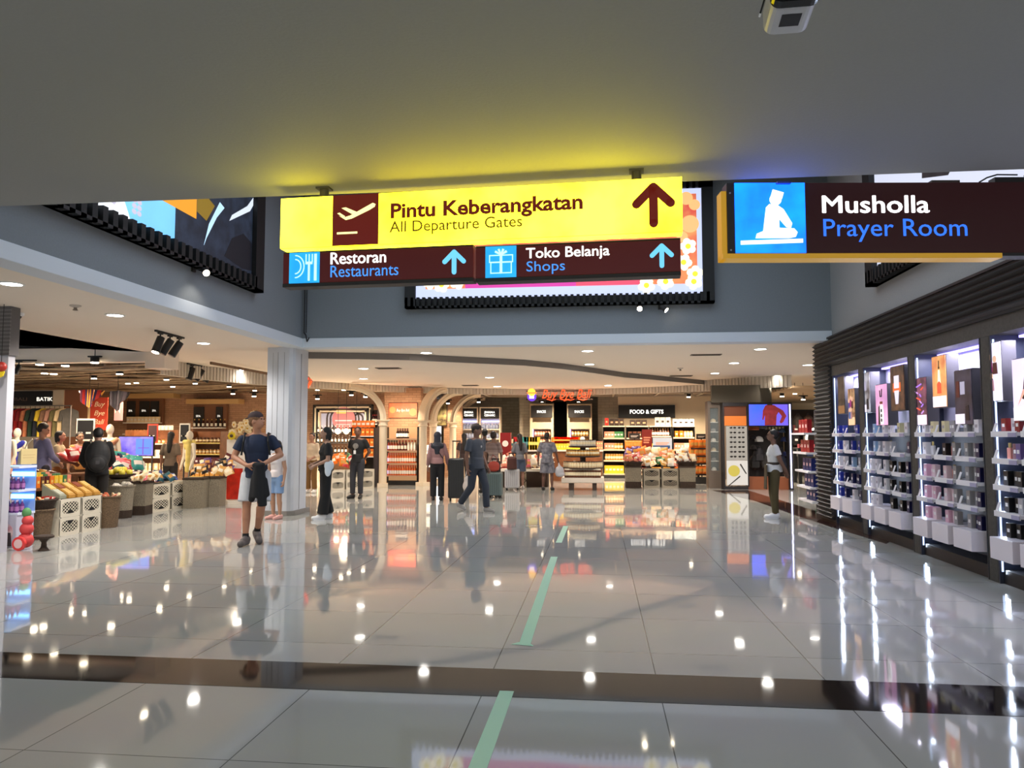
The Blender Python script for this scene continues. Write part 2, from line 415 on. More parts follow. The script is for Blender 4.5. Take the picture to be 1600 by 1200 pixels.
def arrow_up(b, cx, cz, h, wd, t, y0, y1):
    b.box(cx-t/2, cx+t/2, y0, y1, cz-h/2, cz+h/2-t*.6)
    b.cyl((cx, y0, cz-h/2), (cx, y1, cz-h/2), t/2)
    top = Vector((cx, 0, cz+h/2-t*.5))
    for s in (-1, 1):
        e = Vector((cx+s*(wd/2-t/2), 0, cz+h/2-wd/2))
        d = (e-top).normalized(); n = Vector((-d.z, 0, d.x))*t/2
        P = [top-n, e-n, e+n, top+n]
        if s < 0: P = [top+n, e+n, e-n, top-n][::-1]; P = P
        pts = [(q.x, q.z) for q in P]
        ar = sum(pts[i][0]*pts[(i+1) % 4][1]-pts[(i+1) % 4][0]*pts[i][1] for i in range(4))
        if ar < 0: pts = pts[::-1]
        b.plate(pts, y0, y1); b.cyl((e.x, y0, e.z), (e.x, y1, e.z), t/2)
    b.cyl((cx, y0, top.z), (cx, y1, top.z), t/2)
def hanger(par, x, z0, z1, m=None):
    part('hanger', par, m or mat((92,88,60), .5, metal=.3), lambda b: b.cyl((x, 0, z0), (x, 0, z1), .03).box(x-.045, x+.045, -.04, .04, z1-.012, z1))

# --- departure sign
x0, x1, z0, z1 = R(441, 298.5, 1062, 378.5, 4.8)
cxs = (x0+x1)/2; wd = x1-x0+.02; hh = z1-z0
RZ = -math.radians(3.2)
s1 = thing('departure_gates_sign', 'illuminated yellow hanging sign reading Pintu Keberangkatan All Departure Gates', 'sign', (cxs, 4.8, z0), RZ)
k = wd/621.0
def sx(px): return (px-751.5)*k
def sz(py, top0=304, top1=289, px=750):       # height in local metres; sign top drops toward the left in the picture
    t_ = top0+(top1-top0)*(px-441)/621; return hh-(py-t_)*hh/82.5
part('housing', s1, M_case, lambda b: b.box(-wd/2, wd/2, -.055, .055, 0, hh).use(M_yel).box(-wd/2-.004, -wd/2, -.05, .05, 0, hh).box(-wd/2, wd/2, -.05,.05, -.004, 0), bevel=.004)
part('light_panel', s1, M_yel, lambda b: b.box(-wd/2, wd/2, -.062, -.0555, 0, hh).box(-wd/2, wd/2, .0555, .062, 0, hh))
pxs = (sx(528), sx(603))
part('pictogram_panel', s1, M_maroon_hot, lambda b: b.box(pxs[0], pxs[1], -.066, -.0622, 0, hh))
def plane_pic(b):
    ox = sx(536); oz = sz(365, px=565); u = k
    def P(l): return [(ox+a*u, oz+c_*u) for a, c_ in l]
    b.plate(P([(0,3),(33,3),(33,0),(0,0)][::-1]), -.070, -.0662)
    b.plate(P([(3,29),(11,26),(22,29),(50,43),(58,47),(62,45),(61,41),(52,36),(24,24),(14,22)][::-1]) , -.070, -.0662)
    b.plate(P([(7,41),(14,42),(34,33),(24,31)][::-1]), -.070, -.0662)
    b.plate(P([(0,33),(4,34),(13,28),(10,26)][::-1]), -.070, -.0662)
part('airplane_symbol', s1, M_yhot, plane_pic)
fz = lambda py, px: sz(py, px=px)
text('Pintu Keberangkatan', .12, M_maroon_hot, s1, (sx(621), -.0622, fz(337, 770)), width=(917-621)*k, bold=.0038, height=31*k)
text('All Departure Gates', .085, mat((120,92,10), .4, em=.3), s1, (sx(621), -.0622, fz(361.5, 725)), width=(828-621)*k, height=23*k, bold=.0006)
part('arrow', s1, M_maroon_hot, lambda b: arrow_up(b, sx(1021), fz(328, 1021), 60*k, 62*k, 13*k, -.068, -.0622))
for px in (507, 997): hanger(s1, sx(px), hh, ZC-z0)

def small_sign(name, label, pl, pr, yt, yb, blue, t1, t2, w1, w2, tx, ar, pic):
    a0, a1, b0, b1 = R(pl, yt, pr, yb, 4.8)
    c0 = (a0+a1)/2; W_ = a1-a0; H = b1-b0
    off = (c0-cxs)
    s = thing(name, label, 'sign', (cxs+off*math.cos(RZ), 4.8+off*math.sin(RZ), b0-.004), RZ)
    kk = W_/(pr-pl); X = lambda px: (px-(pl+pr)/2)*kk; Z = lambda py: H-(py-yt)*H/(yb-yt)
    part('housing', s, M_maroon, lambda b: b.box(-W_/2, W_/2, -.05, .05, .012, H-.012).use(M_case).box(-W_/2, W_/2, -.055, .055, -.012, .012).box(-W_/2, W_/2, -.05, .05, H-.012, H-.002), bevel=.003)
    part('pictogram_panel', s, M_sblue, lambda b: b.box(X(blue), X(blue+49), -.058, -.0505, .012, H-.01))
    part('symbol', s, mat((190,240,250), .4, em=.8), lambda b: pic(b, X, Z))
    text(t1, .07, M_sw, s, (X(tx), -.0515, Z(yt+22.5)), width=w1*kk, fat=.0016, height=(18 if tx < 700 else 21)*kk)
    text(t2, .07, M_lblue, s, (X(tx), -.0515, Z(yt+43)), width=w2*kk, height=(18 if tx < 700 else 21)*kk)
    part('arrow', s, mat((110,200,240), .4, em=.75), lambda b: arrow_up(b, X(ar), Z((yt+yb)/2-2), 34*kk, 36*kk, 7*kk, -.056, -.0505))
    for q_ in (pl+25, pr-25): part('bracket', s, M_case, lambda b: b.box(X(q_)-.02, X(q_)+.02, -.02, .02, H-.002, H+.003))
def fork(b, X, Z):
    c = X(462); zc = Z(412)
    for r in (.028*2.2, .018*2.2):
        for i in range(14):
            a = -PI/2+PI*i/14; a2 = -PI/2+PI*(i+1)/14
            b.cyl((c+r*math.cos(a), -.059, zc+r*math.sin(a)*1.2), (c+r*math.cos(a2), -.059, zc+r*math.sin(a2)*1.2), .004, n=6)
    b.box(X(483), X(486), -.062, -.058, Z(435), Z(408)); b.box(X(479), X(490), -.062, -.058, Z(409), Z(405))
    for q in (479, 484, 489): b.box(X(q), X(q+1.4), -.062, -.058, Z(406), Z(393))
    b.box(X(493), X(497), -.062, -.058, Z(435), Z(393))
def gift(b, X, Z):
    t_ = .006
    def fr(xa, xb, za, zb):
        for q in ((xa, xb, za, za+t_), (xa, xb, zb-t_, zb), (xa, xa+t_, za, zb), (xb-t_, xb, za, zb)): b.box(q[0], q[1], -.062, -.058, q[2], q[3])
    fr(X(770), X(804), Z(427), Z(409)); fr(X(768), X(806), Z(410), Z(398)); b.box(X(785), X(789), -.062, -.058, Z(427), Z(398))
    for a in (35, 70, 110, 145):
        b.cyl((X(787), -.06, Z(398)), (X(787)+.045*math.cos(math.radians(a)), -.06, Z(398)+.038*math.sin(math.radians(a))), .005, .008, 6)
small_sign('restaurant_sign', 'small maroon hanging sign reading Restoran Restaurants under the yellow sign', 441, 742, 387.5, 441, 452, 'Restoran', 'Restaurants', 88, 108, 517, 713, fork)
small_sign('shops_sign', 'small maroon hanging sign reading Toko Belanja Shops under the yellow sign', 746, 1062, 382, 436, 762, 'Toko Belanja', 'Shops', 129, 60, 826, 1034, gift)

# --- prayer room sign
D = 4.93
pa_ = W(1147, 286, D); pb_ = W(1147, 396, D); pc_ = W(1700, 286, D)
H = pa_.z-pb_.z; wd2 = (pc_-pa_).length*.985
s2 = thing('prayer_room_sign', 'illuminated maroon hanging sign reading Musholla Prayer Room with a blue praying figure', 'sign', (pa_.x, pa_.y, pb_.z), YAW-math.radians(.6))
k2 = wd2/(1700-1147)/.985
X2 = lambda px: (px-1147)*k2; Z2 = lambda py: H-(py-286)*H/110
part('housing', s2, mat((64,6,10), .35, em=.12), lambda b: b.box(X2(1135), wd2, -.0, .11, 0, H).use(M_case).box(X2(1135), X2(1147), -.003, 0, .0, H).use(M_case).box(X2(1557), wd2, -.004,.11,-.02,0), bevel=.003)
part('pictogram_panel', s2, mat((8,72,240), .4, em=2.3, noise=.35, nscale=3, c2=(6,104,245)), lambda b: b.box(X2(1147), X2(1256), -.008, -.0002, .002, H-.002))
part('frame', s2, M_yframe, lambda b: b.box(X2(1127), X2(1135), .01, .12, -.035, Z2(298)).box(X2(1127), X2(1557), -.01, .12, -.035, -.003), label='yellow metal edge frame')
def pray(b):
    def poly(l): b.plate([(X2(a), Z2(c_)) for a, c_ in l], -.013, -.0082)
    poly([(1155,383),(1251,380),(1251,374),(1155,377)][::1])
    poly([(1178,373),(1180,366),(1190,362),(1195,325),(1200,320),(1212,321),(1222,328),(1235,350),(1233,357),(1226,356),(1215,343),(1215,357),(1238,358),(1243,364),(1240,371),(1230,373)])
    b.cyl((X2(1210), -.013, Z2(313)), (X2(1210), -.0082, Z2(313)), 9.2*k2, n=20)
    poly([(1203,307),(1220,312),(1223,302),(1206,297)])
part('praying_figure_symbol', s2, M_sw, pray)
text('Musholla', .1, mat((255,255,255), .4, em=1.6), s2, (X2(1280), -.0012, Z2(333)), width=(1445-1280)*k2, fat=.0028, height=27*k2)
text('Prayer Room', .1, mat((45,110,250), .4, em=.9), s2, (X2(1281), -.0012, Z2(369.5)), width=(1503-1281)*k2, height=36*k2)
hanger(s2, X2(1222), H, ZC-pb_.z, mat((60,70,130), .4, metal=.4))
for q_ in (302, 391): part('screw', s2, mat((200,200,200), .3, metal=1), lambda b: b.cyl((X2(1140), -.006, Z2(q_)), (X2(1140), -.002, Z2(q_)), .006))
part('bracket', s2, M_case, lambda b: b.box(X2(1555), X2(1600), .02, .09, H, H+.04).box(X2(1580), X2(1590), .03, .06, H+.03, ZC-pb_.z), label='black hanging bracket')
part('cable', s2, M_black, lambda b: b.tube([(X2(1530), .02, H+.005), (X2(1540), .0, H+.03), (X2(1556), .0, H+.05), (X2(1590), .02, H+.055)], .005))
part('junction_box', s2, mat((70,60,56), .6), lambda b: b.box(X2(1458), X2(1502), .03, .09, H, H+.025))

# ================================================================ WALL ADVERTS
def ribframe(t, w_, h_, fs, fb, dp, pitch, mt=M_black):
    """frame: side fs, bottom fb, depth dp ; ribs along the bottom"""
    def fn(b):
        b.box(0, w_, -dp, 0, 0, fb*.18).box(0, w_, -dp*.35, 0, 0, fb)
        b.box(0, fs, -dp, 0, 0, h_).box(w_-fs, w_, -dp, 0, 0, h_).box(0, w_, -dp, 0, h_-fb, h_)
        n = int((w_-2*fs*0)/pitch)
        b.use(mat((13,12,13), .7))
        for i in range(n): b.box(i*pitch, i*pitch+pitch*.5, -dp, -dp*.3, .0, fb)
        for i in range(n): b.box(i*pitch, i*pitch+pitch*.5, -dp, -dp*.3, h_-fb, h_)
    part('ribbed_frame', t, mt, fn)
# left
XP = XL+.16
pr_ = PX(412, 458, XP); w3 = 7.0; zb = pr_.z
lp = thing('wall_poster', 'large backlit poster in a black ribbed frame on the upper left wall', 'poster', (XL, pr_.y-w3, zb), PI/2)
ribframe(lp, w3, 2.25, .3, .22, .16, .18)
def LP(px, py):
    q = PX(px, py, XL+.08); return (q.y-(pr_.y-w3), q.z-zb)
part('screen', lp, mat((120,195,245), .5, em=.62, noise=.15, nscale=1), lambda b: b.box(.3, w3-.3, -.08, 0, .2, 2.05))
def larp(b):
    L0 = LP(275, 300)[0]; R0 = w3-.3
    b.use(mat((36,46,62), .6, em=.45, noise=.55, nscale=6)).box(L0, R0, -.084, -.0802, .2, 2.05)
    b.use(mat((250,165,40), .6, em=.6)).plate([LP(253,313), LP(306,342), LP(307,300), LP(253,288)], -.088, -.0842)
    b.use(mat((170,205,235), .6, em=.9)).plate([LP(318,383), LP(322,372), LP(338,340), LP(350,325), LP(343,316), LP(336,330), LP(326,350)], -.088, -.0842)
    b.use(mat((150,120,30), .6, em=.5)).plate([LP(307,330), LP(322,345), LP(335,322), LP(322,306), LP(308,306)], -.087, -.0842)
    b.use(mat((215,225,240), .6, em=.7)).plate([LP(358,345), LP(390,330), LP(400,312), LP(398,305), LP(386,322), LP(362,336)], -.087, -.0842)
    b.use(mat((20,24,34), .6, em=.3)).plate([LP(350,400), LP(378,420), LP(396,424), LP(397,385), LP(380,365), LP(362,372)], -.086, -.0842)
    b.use(mat((235,240,250), .6, em=1.0)).plate([(.3,.2),(LP(205,345)[0],.2+0),(LP(160,320)[0],1.0),(.3,1.6)], -.083, -.0802)
part('printed_picture', lp, M_dark, larp)
def beads(b):
    for px in (166, 176, 209, 217):
        x_ = LP(px, 330)[0]
        z_ = .22 if px < 200 else .45
        for i in range(24): b.ball((x_, -.086, .35+i*.07), .05, .004, .034, n=8, m=4)
part('printed_beads', lp, mat((190,185,205), .6, em=.8), beads)
# back
bp_ = PY(632, 482, YB-.16); be_ = PY(1117, 470, YB-.16); w4 = be_.x-bp_.x; zb4 = PY(875, 477, YB-.16).z
bk = thing('wall_poster', 'large backlit floral poster in a black ribbed frame on the upper back wall', 'poster', (bp_.x, YB, zb4), 0)
ribframe(bk, w4, 2.3, .2, .2, .16, .11)
def BP(px, py):
    q = PY(px, py, YB-.1); return (q.x-bp_.x, q.z-zb4)
part('screen', bk, mat((200,210,250), .5, em=.7), lambda b: b.box(.19, w4-.2, -.1, 0, .19, 2.1))
def bark(b):
    a_, c_ = BP(665, 452), BP(1090, 445)
    b.use(mat((222,88,70), .5, em=.5, noise=.35, nscale=3, c2=(240,150,90))).box(a_[0], c_[0], -.104, -.1002, a_[1], 2.0)
    b.use(mat((196,60,150), .5, em=.9)).box(BP(727,440)[0], BP(900,440)[0], -.106, -.1042, a_[1], a_[1]+.3)
    b.use(mat((225,75,100), .5, em=.9)).box(BP(900,440)[0], BP(1000,440)[0], -.106, -.1042, a_[1], a_[1]+.3)
    for (px, py) in ((1075,385),(1068,410),(1086,428),(690,445),(715,440),(672,440),(1040,440),(1010,446),(1084,440)):
        o = BP(px, py)
        for i in range(5):
            a = 2*PI*i/5+px
            b.use(mat((250,240,215), .5, em=1.0)).cyl((o[0]+.085*math.cos(a), -.109, o[1]+.085*math.sin(a)), (o[0]+.085*math.cos(a), -.1065, o[1]+.085*math.sin(a)), .07, n=10)
        b.use(mat((240,215,50), .5, em=1.0)).cyl((o[0], -.112, o[1]), (o[0], -.1092, o[1]), .05, n=10)
    for (px, py, r) in ((1078,350,.16),(1085,320,.1),(1072,310,.12),(1066,370,.1)):
        o = BP(px, py); b.use(mat((245,170,110), .5, em=.9)).cyl((o[0], -.1062, o[1]), (o[0], -.1042, o[1]), r, n=20)
part('printed_flowers', bk, M_dark, bark)
# right
pr2 = PX(1352, 449, XR-.16); w5 = 5.2
rp = thing('wall_poster', 'large backlit white poster in a black ribbed frame on the upper right wall', 'poster', (XR, pr2.y, pr2.z), -PI/2)
ribframe(rp, w5, 2.3, .28, .22, .16, .13)
part('screen', rp, mat((225,230,250), .5, em=.55), lambda b: b.box(.28, w5-.28, -.08, 0, .2, 2.1))
def rarp(b):
    b.use(mat((40,30,34), .6, em=.3, noise=.7, nscale=5)).plate([(1.9,1.0),(2.6,.8),(3.3,1.2),(3.2,2.0),(2.0,2.0)], -.084, -.0802)
part('printed_picture', rp, M_dark, rarp)

# ================================================================ CEILING FITTINGS
M_lens = mat((255,250,240), .4, em=14); M_lensw = mat((255,236,205), .4, em=14); M_ring = mat((225,225,225), .4)
dl = []
def downlight(p, label, group, power, color=(1,.93,.85), r=.085, lens=None):
    t = thing('downlight', label, 'ceiling light', p, 0, group)
    part('trim_ring', t, M_ring, lambda b: b.lathe([(r*1.25,0),(r*1.25,-.008),(r,-.012),(r,0)], n=20))
    part('lens', t, lens or M_lens, lambda b: b.cyl((0,0,-.004), (0,0,-.009), r*.98, n=20))
    if power: spot((p[0], p[1], p[2]-.03), power, color, 150, .08, parent=None)
    return t
NEAR = [(18,443),(180,492),(318,536),(380,578)]
nm = ['nearest','second','third','farthest']
for i, (x, y) in enumerate(NEAR):
    downlight(FL(x, y, ZS), f'round recessed downlight in the beige ceiling left of the column, {nm[i]} in its row', 'downlights left of the column', 190 if i < 3 else 20, r=.105)
FAR = [((666,551),'upper ceiling just before the dark step, above the yellow sign line',0),((918,548),'upper ceiling above the Toko Belanja sign edge, nearer of two',0),((921,569),'upper ceiling above the Toko Belanja sign edge, farther of two',0),
 ((1188,545),'upper ceiling at right close to the white beam',0),((1147,567),'upper ceiling at right, second from the white beam',0),((1117,583),'upper ceiling at right, farthest of the diagonal row',0),
 ((1262,570),'upper ceiling next to the black ribbed wall',0),((1215,587),'upper ceiling above the fluted white band end',0),
 ((568,575.5),'lower ceiling near the column, nearer of the pair',1),((568,591.5),'lower ceiling near the column, farther of the pair',1),((765,589.5),'lower ceiling middle, before the vent',1),((777,603.5),'lower ceiling middle, beside the vent',1),((950,602),'lower ceiling above the red script sign',1)]
for (x, y), lb, low_ in FAR:
    downlight(FL(x, y, ZS-(.135 if low_ else 0)), 'round downlight in the '+lb, 'downlights in the far ceiling', 150, r=.11)
def vent(px, py, z, w_, d_, label):
    p = FL(px, py, z); t = thing('ceiling_vent', label, 'vent', p)
    part('frame', t, mat((110,96,84), .6), lambda b: b.box(-w_/2, w_/2, -d_/2, d_/2, -.015, 0))
    part('slats', t, mat((54,44,40), .6), lambda b: [b.box(-w_/2+.03, w_/2-.03, -d_/2+.03+i*.06, -d_/2+.05+i*.06, -.022, -.0152) for i in range(int((d_-.06)/.06))])
vent(607, 575, ZS-.135, .55, .3, 'brown slotted vent in the lower ceiling near the column')
vent(1103, 554, ZS, .62, .22, 'brown slotted vent in the far ceiling right of the red script sign, nearer one')
vent(1064, 587, ZS, .62, .3, 'brown slotted vent in the far ceiling above the food wall, farther one')
vent(735, 602, ZS-.135, .5, .3, 'brown slotted vent in the lower ceiling above the arches')
def sprinkler(px, py, z, label, nm_='smoke_detector'):
    p = FL(px, py, z); t = thing(nm_, label, 'detector' if 'smoke' in nm_ else 'sprinkler', p)
    part('base', t, mat((190,180,170), .5), lambda b: b.lathe([(.03,-.03),(.07,-.015),(.07,0)]))
    part('head', t, mat((120,108,96), .5), lambda b: b.lathe([(.012,-.07),(.035,-.065),(.02,-.05),(.02,-.031)]))
sprinkler(118, 477, ZS, 'small grey smoke detector in the beige ceiling between the two left downlights')
sprinkler(1063, 575, ZS, 'small round smoke detector between the two far vents')
# dome camera
p = FL(28, 489, ZS); t = thing('dome_camera', 'small white dome camera on the ceiling beside the left pier', 'security camera', p)
part('housing', t, M_white, lambda b: b.lathe([(.055,-.045),(.075,-.035),(.08,0)]), True)
part('dome', t, M_black, lambda b: b.ball((0,0,-.05), .048, .048, .04), True)
p = FL(228, 553, ZS); t = thing('dome_camera', 'tiny dark dome camera on the ceiling by the tip of the dark opening', 'security camera', (p.x+.02, p.y-.3, ZS))
part('housing', t, M_white, lambda b: b.lathe([(.04,-.03),(.05,0)]), True)
part('dome', t, M_black, lambda b: b.ball((0,0,-.032), .034, .034, .028), True)

def track(px, py, z, n, pitch, label, lit=(), rz=0, length=None, p2=None, hs=1.0):
    p = FL(px, py, z)
    if p2:
        e2 = FL(p2[0], p2[1], z); rz = math.atan2((e2-p).y, (e2-p).x); length = (e2-p).length; pitch = length/n; p = (p+e2)/2
    t = thing('track_spotlight', label, 'spotlight', p, rz)
    L_ = length or n*pitch
    part('rail', t, M_black, lambda b: b.box(-L_/2, L_/2, -.02, .02, -.03, 0))
    for i in range(n):
        x = (i-(n-1)/2)*pitch
        tilt = (Matrix.Rotation(-rz, 3, 'Z') @ Vector((-.45 if i else -.15, -.35, -1))).normalized()
        a = Vector((x, 0, -.14)); e = a+tilt*.17*hs
        hd = part('lamp_head', t, M_blk2, lambda b: b.cyl(a-tilt*.03*hs, e, .045*hs, .05*hs, 14).box(x-.06, x+.06, -.018, .018, -.055, -.0305).cyl((x,0,-.05),(x,0,-.14), .012), True)
        part('lens', hd, M_lensw if i in lit else mat((60,54,48), .3), lambda b: b.cyl(e, e+tilt*.006, .042*hs, .042*hs, 14))
        if i in lit: spot(tuple(p+Matrix.Rotation(rz,3,'Z')@(e+tilt*.05)), 60, (1,.8,.6), 60, .04, rot=(math.radians(20),math.radians(-14),0))
track(243, 515, ZS, 3, .2, 'black track with three spotlights under the beige ceiling, left lamp lit', lit=(0,), p2=(287,527), hs=1.35)
track(293, 567, ZS, 3, .26, 'black track with three spotlights under the beige ceiling, farther one near the column', lit=(), p2=(336,575), hs=1.5)
track(30, 562, 3.05, 1, .3, 'black single spotlight hanging beside the left pier', rz=.1, length=.7)

def wall_spot(o, nrm_rz, label, n=1, dirs=((0,-.3,-.4),)):
    t = thing('wall_spotlight', label, 'spotlight', o, nrm_rz)
    part('mount', t, M_dark, lambda b: b.box(-.04, .04, -.03, 0, -.04, .04).cyl((0,0,0), (0,-.16,0), .012))
    dv = Vector(dirs[0]).normalized(); a = Vector((0,-.16,-.01))
    hd = part('lamp_head', t, M_dark, lambda b: b.cyl(a, a+dv*.12, .035, .05, 14), True)
    part('lens', hd, M_lensw, lambda b: b.cyl(a+dv*.12, a+dv*.126, .045, .045, 14))
    return t
q = PX(318, 420, XL+.16); wall_spot((XL, q.y, q.z), PI/2, 'small lit spotlight on the left upper wall under the poster', dirs=((-.5,-.6,-.5),))
spot((XL+.35, q.y, q.z-.1), 6, (1,.9,.75), 120, .04, rot=(0, math.radians(15), 0))
q = PY(1000, 478, YB-.16); wall_spot((q.x, YB, q.z), 0, 'small lit spotlight on the back upper wall, left of the pair under the floral poster', dirs=((-.1,-.9,-.5),))
q = PY(1033, 478, YB-.16); wall_spot((q.x, YB, q.z), 0, 'small spotlight on the back upper wall, right of the pair and turned aside', dirs=((.7,-.3,-.6),))

# near security camera under the ceiling
cp0 = W(1242, -18, 2.25)
t = thing('security_camera', 'white box security camera with a black glass front hanging from the near ceiling', 'security camera', (cp0.x, cp0.y, cp0.z), math.radians(-2))
TL = Matrix.Rotation(math.radians(-6), 4, 'X')
def rbox(b, x0,x1,y0,y1,z0,z1, r=.03):
    pts = []
    for (cx_, cz_, a0) in ((x1-r,z1-r,0),(x0+r,z1-r,90),(x0+r,z0+r,180),(x1-r,z0+r,270)):
        for i in range(5):
            a = math.radians(a0+i*22.5); pts.append((cx_+r*math.cos(a), cz_+r*math.sin(a)))
    b.plate(pts, y0, y1, TL)
part('housing', t, mat((205,205,210), .35), lambda b: rbox(b, -.068, .068, .012, .15, -.05, .06), False)
fr_ = part('front_glass', t, mat((6,6,7), .08), lambda b: rbox(b, -.072, .072, -.02, .0118, -.055, .065, .028))
for s in (-1, 1): part('infrared_lamp', fr_, mat((70,70,70), .3, metal=.6), lambda b: b.cyl(TL@Vector((s*.045,-.0201,-.025)), TL@Vector((s*.045,-.024,-.025)), .0115, .0115, 16))
part('lens', fr_, mat((18,30,34), .05), lambda b: b.cyl(TL@Vector((0,-.0201,.0)), TL@Vector((0,-.026,.0)), .028, .028, 24))
part('service_cover', t, mat((24,22,24), .4), lambda b: b.add([TL@Vector(q) for q in ((-.03,.05,-.0515),(.03,.05,-.0515),(.03,.11,-.0515),(-.03,.11,-.0515),(-.03,.05,-.049),(.03,.05,-.049),(.03,.11,-.049),(-.03,.11,-.049))], [(0,3,2,1),(4,5,6,7),(0,1,5,4),(1,2,6,5),(2,3,7,6),(3,0,4,7)]))
part('mount_arm', t, M_white, lambda b: b.cyl((0,.12,.03), (0,.12,ZC-cp0.z-.02), .02).cyl((0,.12,ZC-cp0.z-.02),(0,.12,ZC-cp0.z), .05))
part('aerial', t, M_black, lambda b: b.cyl((-.075,-.01,.02), (-.095,.045,-.045), .003, n=6).use(M_white).cyl((-.095,.045,-.045), (-.097,.052,-.053), .0035, n=6))

# ================================================================ ATRIUM FILL LIGHT AND NEAR DOWNLIGHTS
area((-.7, 9.5, 6.1), 7, 6, 170, (.72,.86,1))                    # added unseen fill light, cool, brightens the atrium walls
for y in (-3.5, .2): 
    for x in (-4, 0, 4):
        downlight((x, y, ZC), f'round recessed downlight in the near ceiling behind the viewer', 'downlights in the near ceiling', 60, (.95,.98,1))

# ================================================================ PRODUCT PROTOTYPES
PC = {}
def P_box(c, w_=.07, h=.11, d=.05, c2=None):
    def mk():
        b = MB().use(mat(c, .35)).box(-w_/2, w_/2, -d/2, d/2, 0, h)
        b.use(mat(c2 or (235,230,230), .4)).box(-w_*.26, w_*.26, -d/2-.0012, -d/2, h*.38, h*.62)
        return b.build('product_box')
    return ('box', (c, w_, h, d, c2), mk)
def P_bottle(c, cap=(30,30,30), h=.26, r=.035, lab=(235,230,215), nm_='bottle'):
    def mk():
        b = MB().use(mat(c, .12)).lathe([(r*.9,0),(r,.01),(r,h*.55),(r*.85,h*.64),(r*.35,h*.78),(r*.33,h*.9)], n=10)
        b.use(mat(lab, .5)).lathe([(r*1.01,h*.15),(r*1.02,h*.16),(r*1.02,h*.48),(r*1.01,h*.49)], n=10)
        o = b.build(nm_, None, True)
        MB().use(mat(cap, .3)).lathe([(r*.42,h*.86),(r*.42,h)], n=8).build('cap', o)
        return o
    return ('bottle', (c, cap, h, r, lab, nm_), mk)
def P_jar(c, cap=(60,40,30), h=.13, r=.04):
    def mk():
        o = MB().use(mat(c, .2)).lathe([(r*.9,0),(r,.01),(r,h*.78),(r*.9,h*.84)], n=10).use(mat((240,225,190),.5)).lathe([(r*1.01,h*.25),(r*1.02,h*.26),(r*1.02,h*.6),(r*1.01,h*.61)], n=10).build('jar', None, True)
        MB().use(mat(cap, .3)).lathe([(r*.95,h*.85),(r*.95,h)], n=10).build('lid', o)
        return o
    return ('jar', (c, cap, h, r), mk)
def P_pouch(c, w_=.16, h=.2, t_=.06, c2=(240,230,210)):
    def mk():
        b = MB(); N = 6; ma = mat(c, .35); mb_ = mat(c2, .4)
        vs = []
        for side in (-1, 1):
            for j in range(N+1):
                for i in range(N+1):
                    u = i/N*2-1; v = j/N*2-1
                    th = t_/2*max(0, (1-u**4))*max(0, (1-v**4))**.7
                    vs.append((u*w_/2*(1-.06*(1-abs(v))), side*th, (v+1)*h/2))
        n1 = (N+1)**2; b.use(ma).use(mb_).use(ma)
        b.add(vs, [])
        for sd in (0, 1):
            for j in range(N):
                for i in range(N):
                    q = [sd*n1+j*(N+1)+i, sd*n1+j*(N+1)+i+1, sd*n1+(j+1)*(N+1)+i+1, sd*n1+(j+1)*(N+1)+i]
                    b.f.append(tuple(q if sd == 0 else q[::-1])); b.mi.append(1 if (j in (2, 3) and 0 < i < 5) else 0)
        return b.build('snack_pouch', None, True)
    return ('pouch', (c, w_, h, t_, c2), mk)
def P_fbottle(c, cap, w_=.06, h=.1):
    def mk():
        o = MB().use(mat(c, .08, spec=.8)).box(-w_/2, w_/2, -.016, .016, 0, h*.7).build('perfume_bottle', None, False, .006)
        MB().use(mat(cap, .2, metal=.5)).cyl((0,0,h*.7), (0,0,h), w_*.2, n=10).build('cap', o)
        return o
    return ('fb', (c, cap, w_, h), mk)
def put(P, loc, rz, label, cat, group, name=None, sc=None, tilt=None):
    key = P[:2]
    if key in PC: o = dup(PC[key], loc, rz, label, group)
    else:
        o = P[2](); PC[key] = o; o.location = loc; o.rotation_euler = (0, 0, rz)
    o['label'] = label; o['category'] = cat
    if group: o['group'] = group
    elif 'group' in o: del o['group']
    if name: o.name = name
    if tilt: o.rotation_euler = tilt
    o.scale = (sc,)*3 if sc else (1,1,1)
    return o

# ================================================================ PERFUME WALL (right)
XF = 4.05; XBK = 4.40
M_gran = mat((74,72,68), .6, noise=.3, nscale=30); M_rib = mat((40,36,36), .55)
M_unit = mat((50,52,60), .5); M_led = mat((190,215,255), .4, em=1.3); M_tray = mat((244,240,246), .4); M_grey = mat((150,150,172), .5)
# ribbed cladding: header and end return
def ribs(b, y0, y1, x, z0, z1, p=.075, dep=.05):
    n = int(round((z1-z0)/p))
    for i in range(n):
        z = z0+i*p
        b.add([(x,y0,z),(x,y1,z),(x-dep,y1,z+p*.45),(x-dep,y0,z+p*.45),(x,y0,z+p*.9),(x,y1,z+p*.9)], [(0,3,2,1),(3,5,4,2)[:0] or (3,4,5,2),(0,4,3),(1,2,5)])
    b.box(x, x+.04, y0, y1, z0, z1)
cl = MB().use(M_rib)
ribs(cl, 4.5, 14.85, XF-.02, 2.74, 3.2)
ribs(cl, 13.92, 14.85, XF-.02, .05, 2.74)
cl.box(XF-.05, XR+.3, 4.5, 14.85, 3.2, 3.23).box(XF+.03, XR+.4, 13.92, 14.85, 0, 3.2)
for i in range(42):     # ribs on the far return face and on the near one
    z = .05+i*.075
    cl.add([(XF-.02,14.85,z),(XR+.4,14.85,z),(XR+.4,14.90,z+.035),(XF-.02,14.90,z+.035),(XF-.02,14.85,z+.07),(XR+.4,14.85,z+.07)], [(0,1,2,3),(3,2,5,4),(0,3,4)])
struct('wall_ribbed_cladding', cl)
struct('wall_right_header', MB().use(M_gran).box(XF, XR+.4, 4.5, 13.92, 2.54, 2.74).use(M_dark).box(XF-.03, XF+.1, 4.5, 13.92, 2.715, 2.745))
